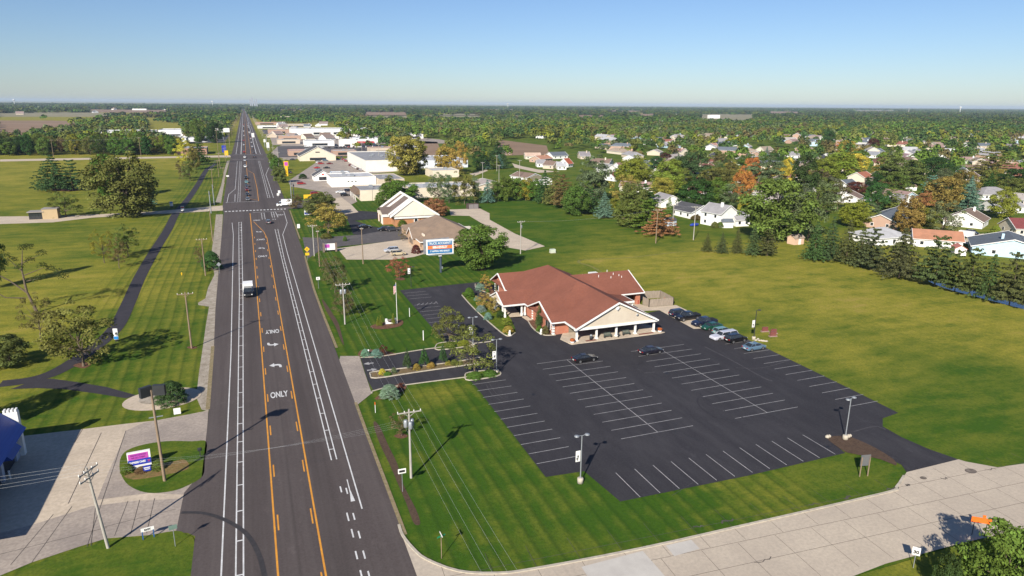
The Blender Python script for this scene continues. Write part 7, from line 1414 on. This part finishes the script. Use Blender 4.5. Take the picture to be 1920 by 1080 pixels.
# belt of woods at the left
belt = []
for k in range(900):
    px, py = rr.uniform(-60, 338), rr.uniform(262, 292); 
    if px > 250 and py < 266: continue
    x, y = G(px, py); sc = ppm(x, y)
    if any((x-a)**2+(y-b)**2 < 9.0**2 for a, b in belt): continue
    belt.append((x, y))
belt.sort(key=lambda p: p[1])
BELT_I = belt[:62]; BELT_S = belt[62:]
cw = ['green', 'olive', 'dark green', 'yellow-green', 'green', 'olive', 'pale green', 'brownish', 'green']
for i, (x, y) in enumerate(BELT_I):
    c = rr.choice(cw); kd = rr.choice(['round', 'round', 'oval', 'loose']); h = rr.uniform(10, 16)
    tree(kd, x, y, rr.uniform(10, 14), h, c, f'{c} {"rounded" if kd != "loose" else "airy"} tree in the woods left of the highway', 'trees of the left woods')
NOTREE = [[(950, 300), (1085, 300), (1060, 330), (960, 330)], [(975, 280), (1110, 280), (1110, 312), (975, 312)], [(1455, 278), (1500, 278), (1500, 302), (1400, 302), (1375, 288), (1400, 270)], [(1600, 372), (1655, 372), (1690, 415), (1640, 425), (1600, 400)],
          [(1690, 340), (1740, 340), (1745, 372), (1690, 370)], [(1780, 420), (1860, 405), (1870, 460), (1700, 470)], [(1290, 345), (1330, 345), (1320, 372), (1270, 380)], [(1200, 290), (1290, 285), (1290, 305), (1200, 310)]]
sub = []; pool = []
for k in range(9000):
    px, py = rr.uniform(1085, 1960), 262+(400-262)*rr.random()**1.3
    x, y = G(px, py)
    if x < 150 or y < 215 or (px < 1180 and py > 290): continue
    if any(inpoly(px, py, q) for q in NOTREE): continue
    if any((x-a)**2+(y-b)**2 < (13 if y < 450 else 16)**2 for a, b in hxy): continue
    if any(abs(x-a) < 40 and (x-a)**2+(y-b)**2 < ((w_+10)*.5)**2 for a, b, w_, h_ in TREES[-400:]): continue
    if any((x-a)**2+(y-b)**2 < 14.5**2 for a, b in sub): continue
    # do not hide the houses the photograph shows: skip trees standing just in front of one
    if any(0 < b-y < 48 and abs(px-P(a, b, 3)[0]) < 17*ppm(a, b)*.5 for a, b in hxy if abs(a-x) < 60): continue
    sub.append((x, y))
for k in range(700):                                # the wooded corner further left and around the plaza
    px, py = rr.uniform(640, 1090), rr.uniform(248, 285)
    if (770 < px < 840 and py > 262) or 935 < px < 1030 and py > 262: continue
    if px < 790 and py > 282: continue
    x, y = G(px, py)
    if any((x-a)**2+(y-b)**2 < 12**2 for a, b in sub) or any((x-a)**2+(y-b)**2 < 24**2 for a, b in hxy): continue
    sub.append((x, y))
for px, py in [(900+i*9, 318-i*.4) for i in range(6)]+[(880, 300), (868, 296), (905, 296), (893, 306), (918, 303), (925, 298), (950, 300), (935, 308)]: sub.insert(0, G(px, py))
for px, py in [(1150+i*22, 282+(i % 3)*7) for i in range(8)]+[(1165, 340), (1270, 320), (1320, 315), (1345, 330), (1370, 345), (1450, 320), (1530, 325), (1545, 370), (1570, 392), (1640, 400), (1725, 330)]: sub.insert(0, G(px, py))
sub.sort(key=lambda p: math.hypot(*p))
NI = 288-len([o for o in D.objects if o.parent is None and o.get('category') == 'tree'])
SUB_I = sub[:NI]; SUB_S = sub[NI:]
cs = ['green', 'olive', 'dark green', 'olive', 'yellow-green', 'pale green', 'deep green', 'olive', 'golden', 'grey-green', 'brownish', 'pale green', 'yellow-green']
for i, (x, y) in enumerate(SUB_I):
    kd = rr.choice(['round', 'round', 'round', 'oval', 'loose', 'willow', 'spruce', 'pine']); c = rr.choice(cs) if kd not in ('spruce', 'pine') else rr.choice(['deep green', 'blue-green', 'dark green']); px = P(x, y)[0]
    h = rr.uniform(7, 12.5); word = {'round': 'rounded tree', 'oval': 'upright tree', 'loose': 'airy tree', 'willow': 'spreading tree', 'spruce': 'spruce', 'pine': 'conifer'}[kd]
    zone = 'in the wooded strip behind the plaza' if px < 900 else 'behind the far hedge' if px < 1140 else 'in the middle of the suburb' if px < 1400 else 'in the right half of the suburb' if px < 1700 else 'at the far right of the suburb'
    tree(kd, x, y, (rr.uniform(9, 14) if kd not in ('spruce', 'pine') else rr.uniform(6, 9)), h, c, f'{c} {word} {zone}', 'garden and street trees of the suburb')
# far woods: one mass
CLEAR = [[(-9, 222), (95, 225), (160, 228), (165, 231), (60, 240), (50, 254), (-9, 258)], [(-9, 211), (165, 210), (200, 214), (190, 218), (-9, 218)], [(165, 204.3), (215, 204.3), (345, 206), (300, 211), (165, 211)], [(680, 209.5), (768, 209.5), (768, 216), (680, 216)],
         [(700, 216), (985, 216), (985, 219.5), (700, 219.5)], [(786, 266), (816, 266), (822, 288), (785, 287)], [(941, 264), (1020, 274), (1020, 283), (945, 282)], [(1312, 214), (1415, 214), (1415, 225), (1312, 225)], [(1081, 215), (1140, 215), (1140, 220), (1081, 220)],
         [(272, 228), (340, 228), (345, 252), (275, 250)], [(345, 262), (405, 262), (425, 275), (425, 300), (335, 300)], [(500, 264), (725, 284), (725, 345), (500, 345)], [(490, 230), (630, 230), (640, 248), (500, 250)], [(1622, 249), (1705, 251), (1700, 255), (1622, 254)], [(0, 298), (430, 292), (430, 400), (0, 400)], [(1500, 217), (1545, 218), (1545, 220), (1500, 220)], [(430, 226), (490, 226), (500, 300), (415, 300)]]
CLEAR += FARF
r = np.random.RandomState(3); Cs = []; Ws = []; Hs = []
def ok(x, y, h):
    if abs(x) < 26: return False
    px, py = P(x, y, h*.8); p2 = P(x, y, h*.2); p3 = P(x, y, h)
    if not (-60 < px < 1990): return False
    for q in CLEAR:
        if inpoly(px, py, q) or inpoly(*p2, q) or inpoly(*p3, q): return False
    return True
tot = [(a, b, .8) for a, b in SUB_S+BELT_S]
yv = 560.0; z_ = 0
while yv < 9000:
    step = max(9.5, yv*.0085); x0, x1 = -yv*.62, yv*1.62
    xs = np.arange(x0, x1, step*.95)+r.uniform(-.4, .4, len(np.arange(x0, x1, step*.95)))*step
    for xv in xs:
        yy = yv+r.uniform(-.5, .5)*step; px, py = P(xv, yy)
        if not (-60 < px < 1990) or py > 262+(0 if px > 1080 or px < 640 else -2): continue
        dens = .86
        if 690 < px < 1010 and 222 < py < 258: dens = .42
        elif 480 < px < 690 and py > 226: dens = .4
        elif px < 340 and 218 < py < 262: dens = .5
        if math.sin(xv*.004+yy*.0017)+math.sin(xv*.0011-yy*.0031+2) > 1.25 and yv > 1500: dens = .12
        if r.rand() > dens: continue
        h = r.uniform(8, 15)*(1 if yv < 2000 else 1.15)
        if not ok(xv, yy, h): continue
        if any(abs(xv-a) < 16 and abs(yy-b) < 20 for a, b in hxy): continue
        tot.append((xv, yy, step/9.5))
    yv += step
print('far trees', len(tot))
CL = np.array([COLR[c] for c in ('green', 'olive', 'dark green', 'deep green', 'yellow-green', 'olive', 'green', 'brownish', 'pale green', 'grey-green', 'deep green', 'olive')])
VS = []; TT = []; CC = []
for i, (x, y, s) in enumerate(tot):
    d = math.hypot(x, y); n = 220 if d < 620 else 120 if d < 900 else 60 if d < 1600 else 34 if d < 3500 else 22
    w_ = r.uniform(8, 15)*s/1.0 if s > 1.05 else r.uniform(8, 14); h = r.uniform(7, 17); w_ = min(w_, 90)
    u = r.normal(size=(n, 3)); u /= np.linalg.norm(u, axis=1)[:, None]; u[:, 2] = np.abs(u[:, 2])-.35*r.rand(n)
    nb = 7; bc = r.normal(size=(nb, 3)); bc /= np.linalg.norm(bc, axis=1)[:, None]; bc[:, 2] = np.abs(bc[:, 2])*.8; bi = r.randint(0, nb, n)
    p = bc[bi]*.5+u*.5*(.7+.5*r.rand(n))[:, None]
    ctr = np.array([x, y, h*.42])+p*np.array([w_*.52, w_*.52, h*.6])
    nn = u+r.normal(size=(n, 3))*.35+np.array([0, 0, .3]); nn /= np.linalg.norm(nn, axis=1)[:, None]; a = np.cross(nn, r.normal(size=(n, 3))); a /= np.linalg.norm(a, axis=1)[:, None]; b = np.cross(nn, a)
    sz = (w_*(.075 if n > 200 else .10 if n > 100 else .13 if n > 50 else .17)*(.7+.6*r.rand(n)))[:, None]
    VS.append(np.stack([ctr-a*sz, ctr-b*sz*.7, ctr+a*sz, ctr+b*sz*.7], 1).reshape(-1, 3))
    cc = CL[(r.randint(len(CL)) if r.rand() < .42 else int(abs(math.sin(x*.006+math.sin(y*.003)*2)+math.sin(y*.0045))*5.9) % len(CL))]*r.uniform(.8, 1.3); cc = cc*.8+np.array([.055, .07, .022])*.3; cc = cc*(1.0 if d < 1300 else max(.55, 1-(d-1300)/3000)); cc[0] *= (1.0 if d < 1400 else .88); CC.append(np.tile(cc, (n, 1))*(r.uniform(.85, 1.2, nb)[bi][:, None])*r.uniform(.85, 1.15, (n, 1)))  # distant crowns dimmed and less red: shade and haze put into leaf colour
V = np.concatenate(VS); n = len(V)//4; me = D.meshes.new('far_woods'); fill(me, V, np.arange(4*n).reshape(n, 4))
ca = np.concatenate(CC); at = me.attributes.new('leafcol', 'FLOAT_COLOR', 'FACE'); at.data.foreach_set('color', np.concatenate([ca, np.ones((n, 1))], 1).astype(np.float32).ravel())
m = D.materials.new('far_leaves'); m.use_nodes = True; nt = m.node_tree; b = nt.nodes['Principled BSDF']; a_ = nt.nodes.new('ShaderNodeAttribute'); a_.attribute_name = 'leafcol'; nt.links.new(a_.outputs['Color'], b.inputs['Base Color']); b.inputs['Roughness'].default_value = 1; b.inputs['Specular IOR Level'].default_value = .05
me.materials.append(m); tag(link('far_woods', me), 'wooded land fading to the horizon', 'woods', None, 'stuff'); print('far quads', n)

# ---------------------------------------------------------------- far houses
rr = random.Random(9)
pr = []
for i, (wc, rc) in enumerate(((WH, GREY), (CRM, BRN), (WH, TAN), (BEI, (.30, .22, .20)), (LG, SLATE), (WH, (.26, .2, .18)))):
    t = house('house', 'x', (-6, 0), (6, 0), 6.2, 11, rc, wc, 'gable', wins=False, wx=1, chim=(i % 2 == 0)); pr.append((proto_tree(t), ('white', 'cream', 'white', 'beige', 'pale grey', 'white')[i], ('grey', 'brown', 'tan', 'mauve', 'slate', 'taupe')[i]))
far = []
for k in range(3000):
    if len(far) >= 120: break
    a = rr.random()
    if a < .48: px, py = rr.uniform(690, 1010), rr.uniform(224, 252)
    elif a < .66: px, py = rr.uniform(1010, 1900), rr.uniform(214, 262)
    elif a < .92: px, py = rr.uniform(505, 690), rr.uniform(234, 264)
    else: px, py = rr.uniform(20, 640), rr.uniform(198, 215)
    x, y = G(px, py)
    if any((x-a_)**2+(y-b_)**2 < 26**2 for a_, b_ in far+hxy): continue
    if abs(x) < 30: continue
    far.append((x, y)); pt, wn, rn = rr.choice(pr); zone = 'beyond the plaza' if px < 1010 and py > 220 and px > 545 else 'far back beyond the suburb woods' if px >= 1010 else 'near the horizon at left'
    s = rr.uniform(.85, 1.3) if py > 220 else rr.uniform(1.2, 2.2)
    dup(pt, (x, y), rr.choice([0, 1.57, .5, 2.2])+rr.uniform(-.2, .2), f'far {wn} house, {rn} roof, {zone}'.replace('far back ', ''), 'distant houses', None, (s, s, s*.95))
for pt, _, _ in pr: drop(pt)
for lab, px, py, L, D_, h in (('long white sheds on the right horizon', 1290, 204.5, 200, 60, 12), ('white greenhouse block near the right horizon', 1805, 212, 90, 40, 8), ('white barns in the dry field near the left horizon', 262, 206.5, 66, 24, 7), ('small white barns in the dry field right of the first', 312, 206, 46, 24, 6), ('white farm silos beyond the suburb', 1338, 222, 40, 20, 12), ('beige apartment row beyond the strip mall', 536, 226, 46, 16, 10), ('long low brown building in the far clearing', 1660, 252, 62, 14, 5)):
    x, y = G(px, py); flat('far_building', lab, 'building', x-L/2, x+L/2, y-D_/2, y+D_/2, h, WH if 'white' in lab else BEI, ROOFW if 'brown' not in lab else PINKC, .4)
# city towers on the horizon, water towers
for lab, px, w_, h in (('slim hazy tower on the horizon right of the highway', 470, 9, 66), ('tallest hazy tower on the horizon right of the highway', 473.5, 11, 74), ('third hazy tower on the horizon', 482, 9, 62), ('rightmost low hazy tower on the horizon', 478, 12, 55)):
    d = np.array(G(px, 200)); d = d/np.linalg.norm(d)*5600; t = thing('city_tower', lab, 'tower', (d[0], d[1], 0), 0, 'city towers on the horizon'); mb = MB(); mb.box((0, 0, h/2), (w_, w_, h)); mb.box((0, 0, h+2), (w_*.6, w_*.6, 4)); mb.build('shaft', METC, t, color=(.3, .32, .36)); mb = MB(); mb.tube((0, 0, h+4), (0, 0, h+9), .5, n=5); mb.build('mast', STEEL, t)
for lab, px in (('white water tower on the left horizon', 28), ('white water tower on the centre horizon', 952), ('white water tower on the right horizon', 1800), ('white water tower left of the highway end', 399)):
    d = np.array(G(px, 200+px*.005)); d = d/np.linalg.norm(d)*6500; t = thing('water_tower', lab, 'water tower', (d[0], d[1], 0), 0, 'water towers on the horizon'); mb = MB(); mb.tube((0, 0, 0), (0, 0, 43), 1.6, n=8); mb.build('stem', WHITE, t); mb = MB(); mb.blob((0, 0, 47), (8, 8, 5), 1, 2, 0); mb.build('tank', WHITE, t)
x, y = G(1703, 214); t = thing('lattice_mast', 'thin tall mast standing in the far fields at right', 'mast', (x, y, 0)); mb = MB(); mb.tube((0, 0, 0), (0, 0, 42), 2.2, 1.2, 6); mb.build('mast', GREYP, t)
# ---------------------------------------------------------------- tell look-alikes apart
ORD = ['leftmost', 'second from left', 'third from left', 'fourth from left', 'fifth from left', 'sixth from left', 'seventh from left', 'eighth from left', 'ninth from left', 'tenth from left', 'eleventh from left', 'twelfth from left', 'thirteenth from left', 'fourteenth from left', 'fifteenth from left']
bpy.context.view_layer.update()
by = {}
for o in D.objects:
    if o.parent is None and o.get('label') and o.get('kind') != 'stuff': by.setdefault(o['label'], []).append(o)
for lab, os_ in by.items():
    if len(os_) > 1 and 'far highway' in lab:
        os_.sort(key=lambda o: (o.matrix_world @ Vector(o.bound_box[0])).y if o.type == 'MESH' else o.location.y); n = len(os_)
        for i, o in enumerate(os_): o['label'] = f'{lab}, ' + (['nearest', 'second nearest', 'third nearest'][i] if i < 3 else f'{i+1}th nearest') + f' of {n}'
    elif len(os_) > 1 and os_[0].get('category') != 'wire' or len(os_) > 1 and 'far highway' not in lab:
        os_.sort(key=lambda o: P(*(o.matrix_world @ (sum((Vector(c) for c in o.bound_box), Vector())/8))[:2], 1)[0] if o.type == 'MESH' else P(o.location.x, o.location.y, 1)[0])
        n = len(os_)
        for i, o in enumerate(os_):
            w1 = ORD[i] if i < len(ORD) and (i <= n-1-i or n > 2*len(ORD)) else None
            if w1 is None:
                j = n-1-i; w1 = ORD[j].replace('left', 'right') if j < len(ORD) else '%dth from left' % (i+1)
            o['label'] = f'{lab}, {w1} of {n}'

# ---------------------------------------------------------------- haze
me = D.meshes.new('haze'); bm = bmesh.new(); bmesh.ops.create_cube(bm, size=1.0); bm.to_mesh(me); bm.free()
hz = link('haze', me); hz.scale = (56000, 56000, 92); hz.location = (0, 0, 45); hz['kind'] = 'stuff'; hz['label'] = 'thin blue-grey haze over the land'
m = D.materials.new('haze_air'); m.use_nodes = True; nt = m.node_tree; nt.nodes.clear(); ou = nt.nodes.new('ShaderNodeOutputMaterial'); pv = nt.nodes.new('ShaderNodeVolumePrincipled')
pv.inputs['Color'].default_value = (.62, .77, .96, 1); pv.inputs['Density'].default_value = HAZE; pv.inputs['Anisotropy'].default_value = 0.0; nt.links.new(pv.outputs[0], ou.inputs['Volume']); me.materials.append(m)
